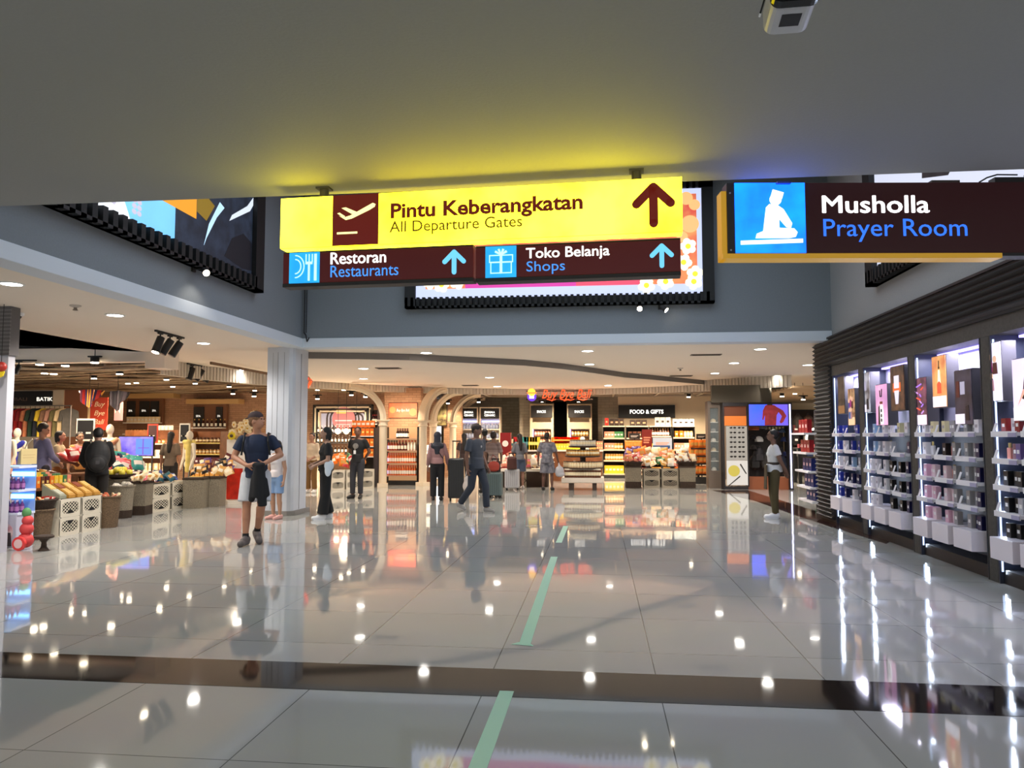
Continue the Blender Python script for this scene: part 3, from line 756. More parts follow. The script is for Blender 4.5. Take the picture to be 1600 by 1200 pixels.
struct('wall_right_backing', MB().use(M_rib).box(XBK+.02, XBK+.15, 4.5, 13.92, 0, 2.53))
BAYS = [(13.87,12.52,2), (12.32,10.58,3), (10.38,8.66,3), (8.46,6.72,3), (6.52, 5.0, 2)]
bayname = ['far end bay', 'second bay from the far end', 'third bay from the far end', 'nearest visible bay', 'bay beside the viewer']
for i, y in enumerate((12.33, 10.39, 8.47, 6.53)):
    if i == 3: pass
    t = MB().use(M_gran).box(XF, XBK+.02, y, y+.18, 0, 2.54)
    t.build('x') if False else None
    tag(t.build('display_post', None, False, .006), 'grey stone post between ' + ['the far end bay and the second bay', 'the second and third bays', 'the third and nearest bays', 'the nearest bay and the one beside the viewer'][i] + ', perfume wall', 'post', 'stone posts of the perfume wall')
LZ = [1.50, 1.23, .965, .70]
def tex_ad(c1, c2, em=.8, sc=5):
    return mat(c1, .3, em=em*.6, noise=.5, nscale=sc, c2=c2)
def shelf_tray(parent, yc, L, z, tagL=True):
    o = part('shelf', parent, M_tray, lambda b: b.box(-.34, -.02, -L/2, L/2, 0, .035).box(-.345, -.335, -L/2, L/2, -.012, .045))
    o.location = (0, yc, z)
    h = part('price_holder', o, mat((170,165,200), .3), lambda b: b.box(-.352, -.346, -L/2, -L/2+.14, -.012, .03))
    if tagL: part('card', h, mat((235,232,238), .4), lambda b: b.add([(-.33,L/2-.06,.045),(-.33,L/2-.01,.045),(-.30,L/2-.01,.13),(-.30,L/2-.06,.13),(-.335,L/2-.06,.045),(-.335,L/2-.01,.045),(-.305,L/2-.01,.13),(-.305,L/2-.06,.13)], [(0,1,2,3),(7,6,5,4),(0,4,5,1),(3,2,6,7),(0,3,7,4),(1,5,6,2)]))
    return o
def drawer(parent, yc, L):
    o = part('drawer_box', parent, mat((238,230,240), .35), lambda b: b.box(-.42, -.02, -L/2, L/2, 0, .215), bevel=.004)
    o.location = (0, yc, .27); return o
CC = {'blue':(36,52,150),'lblue':(150,180,215),'white':(228,224,230),'silver':(186,188,200),'navy':(26,28,76),'black':(20,18,20),'pink':(222,176,198),'lpink':(232,205,214),
      'grey':(150,148,152),'red':(140,30,30),'wine':(110,30,50),'purple':(110,90,150),'rose':(200,130,120),'cream':(225,215,170),'gold':(190,150,80)}
def rowp(yc, L, z, cols, bay, lev, h=.15, wd_=.085):
    n = len(cols)
    for i, c in enumerate(cols):
        if not c: continue
        y = yc+L/2-.07-(L-.1)*(i+.5-.0)/n+.02
        nmz = {'lblue':'light blue','lpink':'pale pink'}.get(c, c)
        g = f'{nmz} perfume boxes, {lev}, {bay}'
        lb = f'{nmz} perfume box on the {lev}, {bay}'
        if c in ('rose', 'gold') or (c == 'white' and i == 1 and lev == 'second shelf'):
            put(P_fbottle(CC[c], (200,180,120), .07, h*1.05), (XF+.07, y, z), -PI/2, f'{nmz} perfume bottle on the {lev}, {bay}', 'perfume bottle', f'{nmz} perfume bottles, {lev}, {bay}')
            continue
        w__ = wd_*(1.0 if c != 'white' else 1.15)
        put(P_box(CC[c], w__, h*(.95 if c in ('black','pink','lpink') else 1), .06, c2=(240,240,240) if c not in ('white','cream') else (170,160,170)), (XF+.045+.035*(i % 2), y, z), -PI/2, lb, 'perfume box', g)
LEV = ['top shelf', 'second shelf', 'third shelf', 'fourth shelf', 'bottom boxes']
ITEMS = {
 0: [[['blue','blue',None],[None,'blue','blue']], [['blue','lblue','white'],['blue','blue']], [['white','white',None],['lblue','silver']], [['blue','navy',None],['navy','navy','navy']], [['blue',None,'navy'],['white','navy']]],
 1: [[[None,None,'lblue','lblue'],['white','white',None],['cream',None,'white']], [[None,'blue','lblue','silver'],['white','white','silver'],[None,'navy']], [['white','white',None],['white','black','black'],['black',None,'navy']], [['white','white',None],['white','black',None],['black',None,'navy']], [['white','white',None],[None,'black','black'],['black',None,'navy']]],
 2: [[['white','white','cream'],['cream','grey','grey'],['grey','grey','white']], [['white','white',None],['black','rose','grey'],['grey','grey','navy']], [['pink','pink','lpink'],['lpink','rose','grey'],['grey','grey','navy']], [['pink','lpink','pink'],['lpink','lpink','grey'],['grey','grey','navy']], [['pink','pink','lpink'],['pink','lpink','grey'],['grey','navy','navy']]],
 3: [[['red','white','red'],['red',None,'silver'],['silver','silver']], [['rose','wine','purple'],['wine','rose','silver'],['purple','rose']], [['black','black','black'],['black','black','silver'],['black','black']], [['black','black','silver'],['black','black','black'],['black','black']], [['black','black',None],['black','silver','black'],['black','black']]],
 4: [[[],[]]]*5,
}
for bi, (yf, yn, n) in enumerate(BAYS):
    u = thing('perfume_display', f'lit perfume shelving with white trays and bottom boxes, the {bayname[bi]}', 'shelving', (XF, 0, 0), 0, 'perfume wall bays')
    part('back_panel', u, M_unit, lambda b: b.box(.33, .35, yn, yf, .12, 1.6).use(mat((168,166,186), .5)).box(.33, .35, yn, yf, 1.6, 2.54))
    part('side_panel', u, mat((44,50,66), .4), lambda b: b.box(0.0, .33, yf-.02, yf, 0, 2.54))
    part('side_panel', u, M_unit, lambda b: b.box(.0, .33, yn, yn+.02, 0, 2.54))
    part('plinth', u, mat((30,30,34), .5), lambda b: b.box(.04, .33, yn+.02, yf-.02, 0, .14))
    part('light_strip', u, M_led, lambda b: b.box(.02, .035, yf-.03, yf-.0201, .12, 2.5))
    part('top_light', u, mat((150,140,255), .4, em=2.5), lambda b: b.box(.24, .30, yn+.1, yf-.1, 2.505, 2.53))
    L = (yf-yn-.06)/n; Lt = L*.86
    for lv, z in enumerate(LZ):
        for k_ in range(n):
            yc = yf-.03-L*(k_+.5)
            s_ = shelf_tray(u, yc, Lt, z); s_.location.x = .29
            if ITEMS[bi][lv][k_]: rowp(yc, Lt, z+.0365, ITEMS[bi][lv][k_], bayname[bi], LEV[lv], .155 if lv else .14)
    for k_ in range(n):
        yc = yf-.03-L*(k_+.5)
        dr = drawer(u, yc, L*.76); dr.location.x = .30
        if ITEMS[bi][4][k_]: rowp(yc, L*.8, .486, ITEMS[bi][4][k_], bayname[bi], LEV[4], .15)
    area((XF+.16, (yf+yn)/2, 2.49), .2, yf-yn-.3, 22, (.80,.78,1))
    l_ = area((XF+.05, yf-.06, 1.2), 2.2, .05, 5, (.7,.82,1), (math.radians(90), 0, 0)); l_.rotation_euler = (math.radians(-90), 0, 0); l_.data.size = .05; l_.data.size_y = 2.2

def ad(px0, py0, px1, py1, label, cols, art=None, X=XF+.02, cap=None):
    a = PX(px0, py0, X); b_ = PX(px1, py1, X); c1_ = PX((px0+px1)/2, (py0+py1)/2, X)
    pt = PX(px0, py0, X).z; pb = PX(px0, (py1-5), X).z
    yf_, yn_ = a.y, b_.y; w_ = yf_-yn_
    zt_ = PX((px0+px1)/2, py0, X).z; zb_ = PX((px0+px1)/2, py1, X).z; h_ = zt_-zb_
    t = thing('perfume_poster', label, 'poster', (X, yf_, zb_), -PI/2)
    part('light_box', t, mat((74,72,76), .5), lambda b: b.box(0, w_, .001, .14, 0, h_).use(mat((70,68,70), .5)).box(w_*.3, w_*.7, .14, .32, h_*.4, h_*.6))
    part('printed_face', t, tex_ad(*cols), lambda b: b.box(.008, w_-.008, -.008, .0005, .008, h_-.008))
    def fn(b):
        W_, H_ = w_, h_
        if cap: b.use(mat(cap, .4, em=.9)).box(.01, W_-.01, -.011, -.0082, .01, H_*.22)
        if art == 'bottle':
            b.use(mat((235,80,50), .3, em=.9)).plate([(W_*.38,H_*.27),(W_*.66,H_*.27),(W_*.66,H_*.45),(W_*.56,H_*.5),(W_*.48,H_*.5),(W_*.38,H_*.45)], -.013, -.0112)
            b.use(mat((255,225,190), .3, em=1)).plate([(W_*.42,H_*.45),(W_*.62,H_*.45),(W_*.57,H_*.72),(W_*.47,H_*.72)], -.012, -.0082)
            b.use(mat((60,50,30), .3)).box(W_*.48, W_*.56, -.012, -.0082, H_*.74, H_*.78).box(W_*.5, W_*.54, -.012, -.0082, H_*.78, H_*.9)
        if art == 'people':
            for i, (x_, z_, s_, c_) in enumerate(((.2,.55,1,(60,60,130)),(.45,.62,.9,(150,40,110)),(.7,.58,1,(70,30,30)),(.5,.3,1,(160,120,130)),(.25,.3,.9,(40,90,150)))):
                b.use(mat((222,178,150), .4, em=.7)).cyl((W_*x_, -.016, H_*(z_+.13)), (W_*x_, -.012, H_*(z_+.13)), .035*s_, n=12)
                b.use(mat(c_, .4, em=.7)).plate([(W_*(x_-.13),H_*(z_-.12)),(W_*(x_+.13),H_*(z_-.12)),(W_*(x_+.1),H_*(z_+.07)),(W_*(x_-.1),H_*(z_+.07))], -.0145, -.0115)
        if art == 'robot':
            b.use(mat((250,245,250), .4, em=.9)).plate([(W_*.42,0.02),(W_*.66,0.02),(W_*.7,H_*.3),(W_*.62,H_*.5),(W_*.4,H_*.5),(W_*.36,H_*.3)], -.013, -.0085)
            b.use(mat((16,14,18), .3)).plate([(W_*.25,H_*.02),(W_*.42,H_*.02),(W_*.4,H_*.5),(W_*.28,H_*.45)], -.015, -.0132)
            for zz in (.36, .24, .13): b.cyl((W_*.53, -.016, H_*zz), (W_*.53, -.0132, H_*zz), .028, n=14)
            b.use(mat((130,60,40), .3, em=.4)).box(W_*.4, W_*.62, -.013, -.0085, H_*.52, H_*.58)
            b.use(mat((30,20,30), .3)).tube([(W_*.42,-.012,H_*.85),(W_*.44,-.012,H_*.7),(W_*.56,-.012,H_*.7),(W_*.6,-.012,H_*.88)], .008)
        if art == 'glass':
            b.use(mat((235,110,50), .3, em=.7)).box(W_*.2, W_*.75, -.011, -.0085, H_*.42, H_*.62)
            b.use(mat((220,210,230), .3, em=.8)).box(W_*.3, W_*.65, -.013, -.0112, H_*.5, H_*.78).plate([(W_*.38,H_*.15),(W_*.56,H_*.15),(W_*.64,H_*.45),(W_*.3,H_*.45)], -.0125, -.0112)
        if art == 'woman':
            b.use(mat((60,30,26), .4, em=.3)).plate([(W_*.35,H_*.35),(W_*.8,H_*.3),(W_*.75,H_*.8),(W_*.5,H_*.9)], -.013, -.0085)
            b.use(mat((225,175,150), .4, em=.7)).ball((W_*.55, -.012, H_*.82), .05, .004, .065)
            b.use(mat((225,170,150), .4, em=.7)).plate([(W_*.2,H_*.25),(W_*.4,H_*.5),(W_*.7,H_*.52),(W_*.72,H_*.46),(W_*.42,H_*.42)], -.016, -.0132)
        if art == 'city':
            b.use(mat((190,185,210), .4, em=.5)).box(W_*.35, W_*.6, -.011, -.0085, H_*.55, H_*.78)
            b.use(mat((90,36,30), .4, em=.5)).box(W_*.12, W_*.3, -.012, -.0085, H_*.5, H_*.8)
            b.use(mat((225,215,235), .4, em=.8)).box(W_*.02, W_*.55, -.011, -.0085, H_*.02, H_*.2)
            b.use(mat((30,26,34), .4)).plate([(W_*.62,H_*.08),(W_*.85,H_*.08),(W_*.8,H_*.35),(W_*.62,H_*.33)], -.012, -.0085)
        if art == 'swirl':
            for i in range(9): b.use(mat([(200,150,220),(230,90,60),(170,120,230)][i % 3], .4, em=.8)).cyl((W_*(.3+.4*random.random()), -.011, H_*(.25+.07*i)), (W_*(.2+.6*random.random()), -.011, H_*(.3+.07*i)), .009, n=6)
    if art or cap: part('printed_picture', t, M_dark, fn)
    return t
ad(1309,588,1321,647, 'dark brown poster box at the far end of the perfume wall, leftmost', ((92,82,70),(40,34,30),.4,7), None, cap=(120,84,50))
ad(1325,607,1337,665, 'golden beige poster box low in the far end bay', ((222,178,130),(120,76,50),.6,8), 'people', cap=(225,180,140))
ad(1346,582,1361,645, 'pale poster box with a grey figure at the left of the second bay', ((190,190,200),(90,84,84),.6,5), 'city')
ad(1368,600,1388,665, 'pink poster box with a white robot shaped bottle and black dots', ((240,180,215),(200,140,190),.9,4), 'robot')
ad(1391,571,1415,642, 'brown poster box showing a clear bottle splashed with orange', ((112,80,60),(50,36,30),.5,8), 'glass')
ad(1426,590,1450,665, 'poster box with a violet and orange swirl and a white caption', ((150,90,110),(60,40,44),.6,6), 'swirl', cap=(230,215,232))
ad(1456,555,1481,637, 'sunset coloured poster box with a red bottle above a white caption', ((245,185,110),(200,110,70),.9,3), 'bottle', cap=(232,228,240))
ad(1491,577,1522,664, 'dark poster box with a city view and a small white caption', ((70,66,84),(40,36,44),.4,5), 'city')
ad(1534,535,1568,628, 'white framed poster box showing a group of people', ((236,232,248),(225,215,240),.9,3), 'people', cap=(238,234,250))
ad(1581,557,1632,658, 'white poster box with a seated dark haired person at the picture edge', ((236,226,248),(228,214,240),.9,3), 'woman', cap=(236,230,248))

# small shelf with red and blue boxes behind the ribbed end
e = FL(1286, 812); ux = 4.28; uy = 15.9
u = thing('side_shelf', 'narrow white tray shelf of red and blue boxes just beyond the ribbed wall end', 'shelf', (ux, uy, 0))
part('back_panel', u, M_unit, lambda b: b.box(.12, .16, -.5, .5, 0, 2.0))
for i, zz in enumerate((1.52, 1.14, .78, .47, .2)):
    part('shelf', u, M_tray, lambda b: b.box(-.34+.03*i, .12, -.5, .5, zz, zz+.04))
    c_ = 'red' if i < 2 else 'navy'
    for j in range(3):
        put(P_box((150,20,30) if i < 2 else (24,36,100), .14, .24 if i else .26, .09, c2=(230,200,200)), (ux-.22+.03*i, uy-.36+j*.22, zz+.041), -PI/2+.1, f'{c_} gift box on the {LEV[i] if i<4 else "bottom shelf"} of the narrow shelf beyond the ribbed wall', 'gift box', f'{c_} gift boxes, narrow shelf row {ORD[i]}')

# ================================================================ SHOP FURNITURE HELPERS
M_wht = mat((232,224,212), .5); M_wd = mat((138,84,48), .45, noise=.3, nscale=7); M_brz = mat((70,50,38), .5)
def unit(name, label, cat, x0, x1, z1, Y, dep, lev, body, shelf, group=None, z0=0, back=None, lip=.03):
    """shelving standing at front Y, x0..x1; lev = heights"""
    cx_ = (x0+x1)/2; hw = (x1-x0)/2
    t = thing(name, label, cat, (cx_, Y, z0), 0, group); H_ = z1-z0
    for s in (-1, 1): part('side_panel', t, body, lambda b: b.box(s*hw-.02*(s > 0), s*hw+.02*(s < 0), 0, dep, 0, H_))
    part('back_panel', t, back or body, lambda b: b.box(-hw+.02, hw-.02, dep-.02, dep, 0, H_))
    part('base', t, body, lambda b: b.box(-hw+.02, hw-.02, .01, dep-.02, 0, .12))
    for z in lev:
        part('shelf', t, shelf, lambda b: b.box(-hw+.02, hw-.02, 0, dep-.02, z-z0-lip, z-z0))
    return t
def row(P, x0, x1, z, Y, n, label, cat, group, jit=0, sc=None, rz=0, name=None):
    for i in range(n):
        x = x0+(x1-x0)*(i+.5)/n
        put(P, (x+random.uniform(-jit,jit), Y+random.uniform(-jit,jit), z+.0005), rz+random.uniform(-.1,.1)*(jit > 0), label, cat, group, name=name, sc=sc)
def zof(py, px, Y): return PY(px, py, Y).z
CN = {'red':(178,34,34),'orange':(235,120,30),'yellow':(240,200,50),'pink':(222,110,120),'blue':(50,80,160),'green':(60,120,70),'white':(228,220,205),'brown':(96,56,36),'gold':(205,150,70),'navy':(34,50,92),
      'teal':(60,150,140),'cream':(236,212,170),'black':(26,22,22),'purple':(90,60,120),'dark teal':(36,84,96),'salmon':(232,140,110),'maroon':(90,26,30),'grey':(150,146,140)}
def heap(label_tail, cx_, cy_, z, w_, d, h, n, cols, group_tail, item='pouch', sz_=.15, rz=0, ang=0):
    """a heap of pouches: individual pieces over a rectangular top, higher towards the back"""
    Rm = Matrix.Rotation(ang, 3, 'Z')
    for i in range(n):
        u = random.uniform(-.5,.5); v = random.uniform(-.5,.5)
        c = cols[int(i*len(cols)/n)] if isinstance(cols, tuple) else random.choice(cols)
        if isinstance(cols, tuple): u = -.5+(i+random.random()*2-.5)/n; u = max(-.5, min(.5, u))
        base = h*(.25+.75*(v+.5))*(1-.5*(abs(u)*2)**3)*random.uniform(.55,1)
        p = Vector((cx_, cy_, z))+Rm @ Vector((u*w_, v*d, 0))
        if item == 'pouch': P = P_pouch(CN[c], sz_, sz_*1.25, sz_*.4, c2=(240,228,205) if i % 3 else CN['gold'])
        else: P = item(CN[c])
        o = put(P, (p.x, p.y, z+base*.8), 0, f'{c} snack pouch {label_tail}', 'snack pouch', f'{c} pouches {group_tail}')
        o.rotation_euler = (random.uniform(-1.1,-.2), random.uniform(-.5,.5), ang+random.uniform(-.6,.6))
# crate
M_crate = mat((222,212,192), .6); M_crate_g = mat((170,158,138), .6)
def crate_proto(m, up=True, dark=(16,12,10)):
    w_, h_, d_ = .36, .275, .34
    t = thing('plastic_crate', '', 'crate')
    def body(b):
        b.use(mat(dark, .8)).box(-w_/2+.02, w_/2-.02, .02, d_-.02, .01, h_-.03); b.use(m)
        b.box(-w_/2, -w_/2+.02, 0, d_, 0, h_).box(w_/2-.02, w_/2, 0, d_, 0, h_).box(-w_/2+.02, w_/2-.02, d_-.02, d_, 0, h_).box(-w_/2+.02, w_/2-.02, .02, d_-.02, 0, .01)
    part('body', t, m, body)
    def front(b):
        N = 32; rx, rz_ = w_*.37, h_*.31; vs = []; cz = h_/2
        for i in range(N):
            a = 2*PI*i/N; ca, sa = math.cos(a), math.sin(a)
            ex = max(-1, min(1, ca*1.35)); ez = max(-1, min(1, sa*1.25))
            vs.append((rx*ex, 0, cz+rz_*ez*(1-.25*abs(ex)**4)))
        for i in range(N):
            a = 2*PI*i/N; ca, sa = math.cos(a), math.sin(a); q = max(abs(ca)/(w_/2), abs(sa)/(h_/2))
            vs.append((ca/q, 0, cz+sa/q))
        b.add(vs, [(i, N+i, N+(i+1) % N, (i+1) % N)[::-1] for i in range(N)])
        b.add([(v[0], .012, v[2]) for v in vs[:N]]+vs[:N], [(i, (i+1) % N, N+(i+1) % N, N+i)[::-1] for i in range(N)])
        for s in (1, -1):
            for k_ in range(-7, 8):
                x = k_*.052; p0 = Vector((x-s*.1, .006, cz-.1)); p1 = Vector((x+s*.1, .006, cz+.1))
                ts = [j/24 for j in range(25) if abs((p0+(p1-p0)*(j/24)).x) < rx*.98 and abs((p0+(p1-p0)*(j/24)).z-cz) < rz_*.98]
                if len(ts) > 2: b.cyl(p0+(p1-p0)*ts[0], p0+(p1-p0)*ts[-1], .0048, n=5)
        zz = cz-rz_ if up else cz+rz_; sg = 1 if up else -1
        pts = [(.042*math.cos(PI*i/10), zz+sg*.05*math.sin(PI*i/10)) for i in range(11)]
        b.use(mat((14,10,8), .7)).plate(pts if up else pts[::-1], -.004, .004)
    part('lattice_front', t, m, front)
    return t
CRU = crate_proto(M_crate, True); CRD = crate_proto(M_crate, False); CGU = crate_proto(M_crate_g, False, (50,44,36)); 
first = {}
def crate(proto, p, rz, label, group, sc=1):
    if proto.name not in first:
        first[proto.name] = 1; proto.location = p; proto.rotation_euler = (0,0,rz); proto['label'] = label; proto['group'] = group; o = proto
        KIDS(proto)
    else: o = dup(proto, p, rz, label, group)
    o.scale = sc; return o
def crates(pL, pR, n, rows, protos, desc, group, sc=1):
    """n columns x rows of crates between two floor points"""
    d = pR-pL; a = math.atan2(d.y, d.x); s_ = d.length/n/.362
    names = ['bottom row', 'top row'] if rows == 2 else ['single row']
    cn = ['left', 'right'] if n == 2 else (['left', 'middle', 'right'] if n == 3 else ['single'])
    for r in range(rows):
        for c_ in range(n):
            p = pL+d*((c_+.5)/n); crate(protos[r], (p.x, p.y, r*.2765), a, f'{desc}, {cn[c_]} one of the {names[r]}', group, (s_*.995, 1, 1))
    return a, s_, .2765*rows
M_wick = mat((120,96,70), .8, noise=.5, nscale=60, bump=.8); M_wick2 = mat((150,138,118), .8, noise=.45, nscale=70, bump=.8); M_wickd = mat((62,44,30), .8, noise=.5, nscale=60, bump=.8)
def basket(p, r, h, label, m=M_wick, rim=True, square=False, band=None, name='woven_basket', rz=0):
    t = thing(name, label, 'basket', p, rz)
    if square:
        part('body', t, m, lambda b: [b.add([(-r*.94,-r*.94,z0),(r*.94,-r*.94,z0),(r*.94,r*.94,z0),(-r*.94,r*.94,z0),(-r,-r,z1),(r,-r,z1),(r,r,z1),(-r,r,z1)], [(0,3,2,1),(4,5,6,7),(0,1,5,4),(1,2,6,5),(2,3,7,6),(3,0,4,7)]) for z0, z1 in ((0, h),)])
        if band: part('dark_base', t, M_wickd, lambda b: b.box(-r*.98, r*.98, -r*.98, r*.98, 0, h*band))
        if rim: part('rim', t, M_wickd, lambda b: b.box(-r*1.04, r*1.04, -r*1.04, r*1.04, h-.03, h+.01))
    else:
        part('body', t, m, lambda b: b.lathe([(r*.8,0),(r*.86,h*.3),(r*.95,h*.8),(r,h),(r*.9,h),(r*.86,h-.05)], n=20), True)
        if band: part('dark_base', t, M_wickd, lambda b: b.lathe([(r*.82,0),(r*.885,h*band)], n=20))
        if rim: part('rim', t, m, lambda b: [b.cyl((r*math.cos(a*PI/10),r*math.sin(a*PI/10),h),(r*math.cos((a+1)*PI/10),r*math.sin((a+1)*PI/10),h), .018, n=6) for a in range(20)], True)
    return t

# ================================================================ LEFT SHOP (souvenirs)
random.seed(11)
# tiered crate blocks
A0, A1 = FL(91, 839), FL(158, 827)
a, s_, ht = crates(A0, A1, 2, 2, (CRD, CRU), 'cream lattice crate near the left pier', 'cream crates near the left pier')
n_ = Vector((-(A1-A0).y, (A1-A0).x, 0)).normalized(); u_ = (A1-A0).normalized()
mid = (A0+A1)/2
Ln = (A1-A0).length
for i in range(5):       # sloped display trays of packets
    t = thing('spice_tray', f'slanted tray of {"dark green" if i == 0 else "golden"} packets on the near cream crates, {ORD[i]} from the left', 'display tray', tuple(A0+u_*Ln*(i+.5)/5+n_*.02)[:2]+(ht+.001,), a, 'packet trays on the cream crates')
    c_ = (150,150,130) if i == 0 else (196,142,58)
    part('tray', t, mat(c_, .5), lambda b: b.add([(-.07,0,0),(.07,0,0),(.07,.3,0),(-.07,.3,0),(-.07,0,.05),(.07,0,.05),(.07,.3,.22),(-.07,.3,.22)], [(0,3,2,1),(4,5,6,7),(0,1,5,4),(1,2,6,5),(2,3,7,6),(3,0,4,7)]))
    part('packet', t, mat((214,170,90) if i else (190,190,170), .4), lambda b: b.add([(-.055,.02,.062),(.055,.02,.062),(.055,.14,.13),(-.055,.14,.13),(-.055,.02,.075),(.055,.02,.075),(.055,.14,.143),(-.055,.14,.143)], [(0,3,2,1),(4,5,6,7),(0,1,5,4),(1,2,6,5),(2,3,7,6),(3,0,4,7)]))
    part('packet', t, mat((140,60,30) if i % 2 else (230,190,110), .4), lambda b: b.add([(-.055,.16,.141),(.055,.16,.141),(.055,.28,.209),(-.055,.28,.209),(-.055,.16,.154),(.055,.16,.154),(.055,.28,.222),(-.055,.28,.222)], [(0,3,2,1),(4,5,6,7),(0,1,5,4),(1,2,6,5),(2,3,7,6),(3,0,4,7)]))
# table behind with rows of colourful packets
tb_ = mid+n_*.62
t = thing('display_table', 'low wooden display table behind the near cream crates', 'table', (tb_.x-.1, tb_.y, 0), a)
part('table_top', t, M_wd, lambda b: b.box(-.62, .55, -.22, .5, .66, .70))
for sx_ in (-.58, .5):
    for sy_ in (-.18, .45): part('leg', t, M_wd, lambda b: b.box(sx_-.025, sx_+.025, sy_-.025, sy_+.025, 0, .66))
Rm = Matrix.Rotation(a, 3, 'Z')
def onT(x, y, z): v = Rm @ Vector((x, y, 0)); return (tb_.x-.1+v.x, tb_.y+v.y, z)
rowc = ['green','green','brown','orange','brown','maroon','orange','yellow','yellow','green','salmon']
for j in range(3):
    for i, c_ in enumerate(rowc):
        cc = c_ if j != 1 else rowc[(i+2) % 11]
        put(P_box(CN[cc], .075, .17, .05, c2=(240,210,120)), onT(-.5+i*.095, -.12+j*.2, .7015), a, f'{cc} snack packet standing in the {ORD[j]} row on the low wooden table', 'snack packet', f'{cc} packets row {ORD[j]} wooden table', name='snack_packet', sc=1+.12*j)
# yellow sign on a stick
q = onT(-.15, .1, .7)
t = thing('price_sign', 'blank cream price board on a thin stick above the packets', 'sign', (q[0], q[1], .7), a)
part('stick', t, mat((214,190,150), .5), lambda b: b.box(-.012, .012, -.012, .012, 0, .36))
part('board', t, mat((240,220,160), .5), lambda b: b.box(-.16, .16, -.012, .004, .36, .60).use(mat((210,180,130), .5)).box(-.12,.12,-.014,-.012,.5,.506).box(-.12,.1,-.014,-.012,.46,.466))
# big dark baskets left
q = BK(60, 842, -.0); basket((q.x, q.y, 0), .24, .42, 'round brown woven basket on the floor left of the cream crates')
bs = basket((q.x, q.y, .425), .27, .14, 'wide dark shallow basket of sweets on top of the round brown basket', M_wickd)
for i in range(26):
    a_ = random.random()*6.3; r_ = .2*math.sqrt(random.random()); c_ = ['cream','orange','green','red','white','yellow'][i % 6]
    put(P_pouch(CN[c_], .07, .08, .04), (q.x+r_*math.cos(a_), q.y+r_*math.sin(a_), .55), 0, f'{c_} wrapped sweet in the wide dark basket', 'sweet', f'{c_} sweets in the dark basket', name='wrapped_sweet', tilt=(random.uniform(-1.4,-.6), .2, random.random()*6))
q = BK(58, 838, 1.2); t = basket((q.x, q.y, 0), .28, .75, 'tall brown basket standing behind the wide dark basket of sweets', M_wickd)
for i in range(9):
    c_ = ['brown','gold','brown'][i % 3]
    put(P_pouch(CN[c_], .2, .25, .1, c2=(150,100,60)), (q.x+random.uniform(-.2,.2), q.y+random.uniform(-.15,.15), .72), 0, f'{c_} large pouch in the tall basket behind the sweets', 'snack pouch', f'{c_} large pouches in the tall basket', tilt=(random.uniform(-1,-.3), .2, random.random()*2))
GB = BK(88, 835, .75)
for i in range(10):
    put(P_pouch(CN['green'], .1, .2, .05, c2=(120,150,60)), (GB.x+random.uniform(-.12,.12), GB.y+random.uniform(-.1,.1), .60), 0, 'green leafy packet bundled left of the slanted trays', 'snack packet', 'green packets left of the trays', tilt=(random.uniform(-.4,.1), random.uniform(-.3,.3), random.random()*2))
t = basket((GB.x, GB.y, 0), .2, .6, 'dark narrow basket holding green packets beside the cream crates', M_wickd)
# baskets right of crates
q = BK(171, 826, .2); q.y -= .2; basket((q.x, q.y+.2, 0), .2, .50, 'dark brown woven basket just right of the near cream crates', M_wick)
for i in range(14): put(P_pouch(CN['cream' if i % 2 else 'salmon'], .09, .1, .04), (q.x+random.uniform(-.12,.12), q.y+.2+random.uniform(-.12,.12), .48), 0, ('cream' if i % 2 else 'salmon')+' packet in the dark basket right of the crates', 'snack packet', ('cream' if i % 2 else 'salmon')+' packets dark basket', tilt=(random.uniform(-1.3,-.5), .1, random.random()*6))
q = BK(194, 811, .2); q.y -= .22; basket((q.x, q.y+.22, 0), .2, .58, 'pale woven basket holding white packets, with a darker base', M_wick2, band=.25)
for i in range(14): put(P_pouch(CN['white'], .1, .12, .05), (q.x+random.uniform(-.13,.13), q.y+.22+random.uniform(-.12,.12), .56), 0, 'white packet in the pale woven basket', 'snack packet', 'white packets in the pale basket', tilt=(random.uniform(-1.3,-.5), .1, random.random()*6))
p_ = W(187, 700, 14.45); p_ = (p_.x, p_.y, 0); basket(p_, .2, .68, 'pale round basket supporting the plate of yellow fruit', M_wick2)
t = thing('serving_bowl', 'shallow dark bowl of yellow fruit near the backpack wearer', 'bowl', (p_[0], p_[1], .70)); part('bowl', t, M_wickd, lambda b: b.lathe([(.12,0),(.29,.07),(.3,.09),(.27,.08),(.1,.03)], n=20), True)
for i in range(9): 
    a_ = i*2.4; r_ = .04+.018*i; fr_k = ('fruit', 1)
    def mk(): return MB().use(mat((235,215,80), .4)).ball((0,0,.055), .058).use(mat((90,110,40),.6)).cyl((0,0,.11),(0,0,.125),.006).build('yellow_fruit', None, True)
    put(('fruit', 'y', mk), (p_[0]+r_*math.cos(a_), p_[1]+r_*math.sin(a_), .76+(.05 if i < 4 else 0)), a_, 'round yellow fruit in the shallow dark bowl', 'fruit', 'yellow fruit in the bowl')
q = BK(219, 806, .26); q.y -= .26; basket((q.x, q.y+.26, 0), .2, .62, 'square grey basket with a dark base left of the second crate block', M_wick2, square=True, band=.28, rz=.2)
heap('in the square grey basket', q.x, q.y+.26, .62, .45, .45, .12, 20, ['pink','white','cream'], 'in the square grey basket', sz_=.12)
B0, B1 = FL(236, 802), FL(295, 791.5)
a, s2_, ht2 = crates(B0, B1, 2, 2, (CRU, CRU), 'cream lattice crate under the pouch heap', 'cream crates under the pouch heap')
u2 = (B1-B0).normalized(); n2_ = Vector((-u2.y, u2.x, 0)); c2_ = (B0+B1)/2+n2_*.15
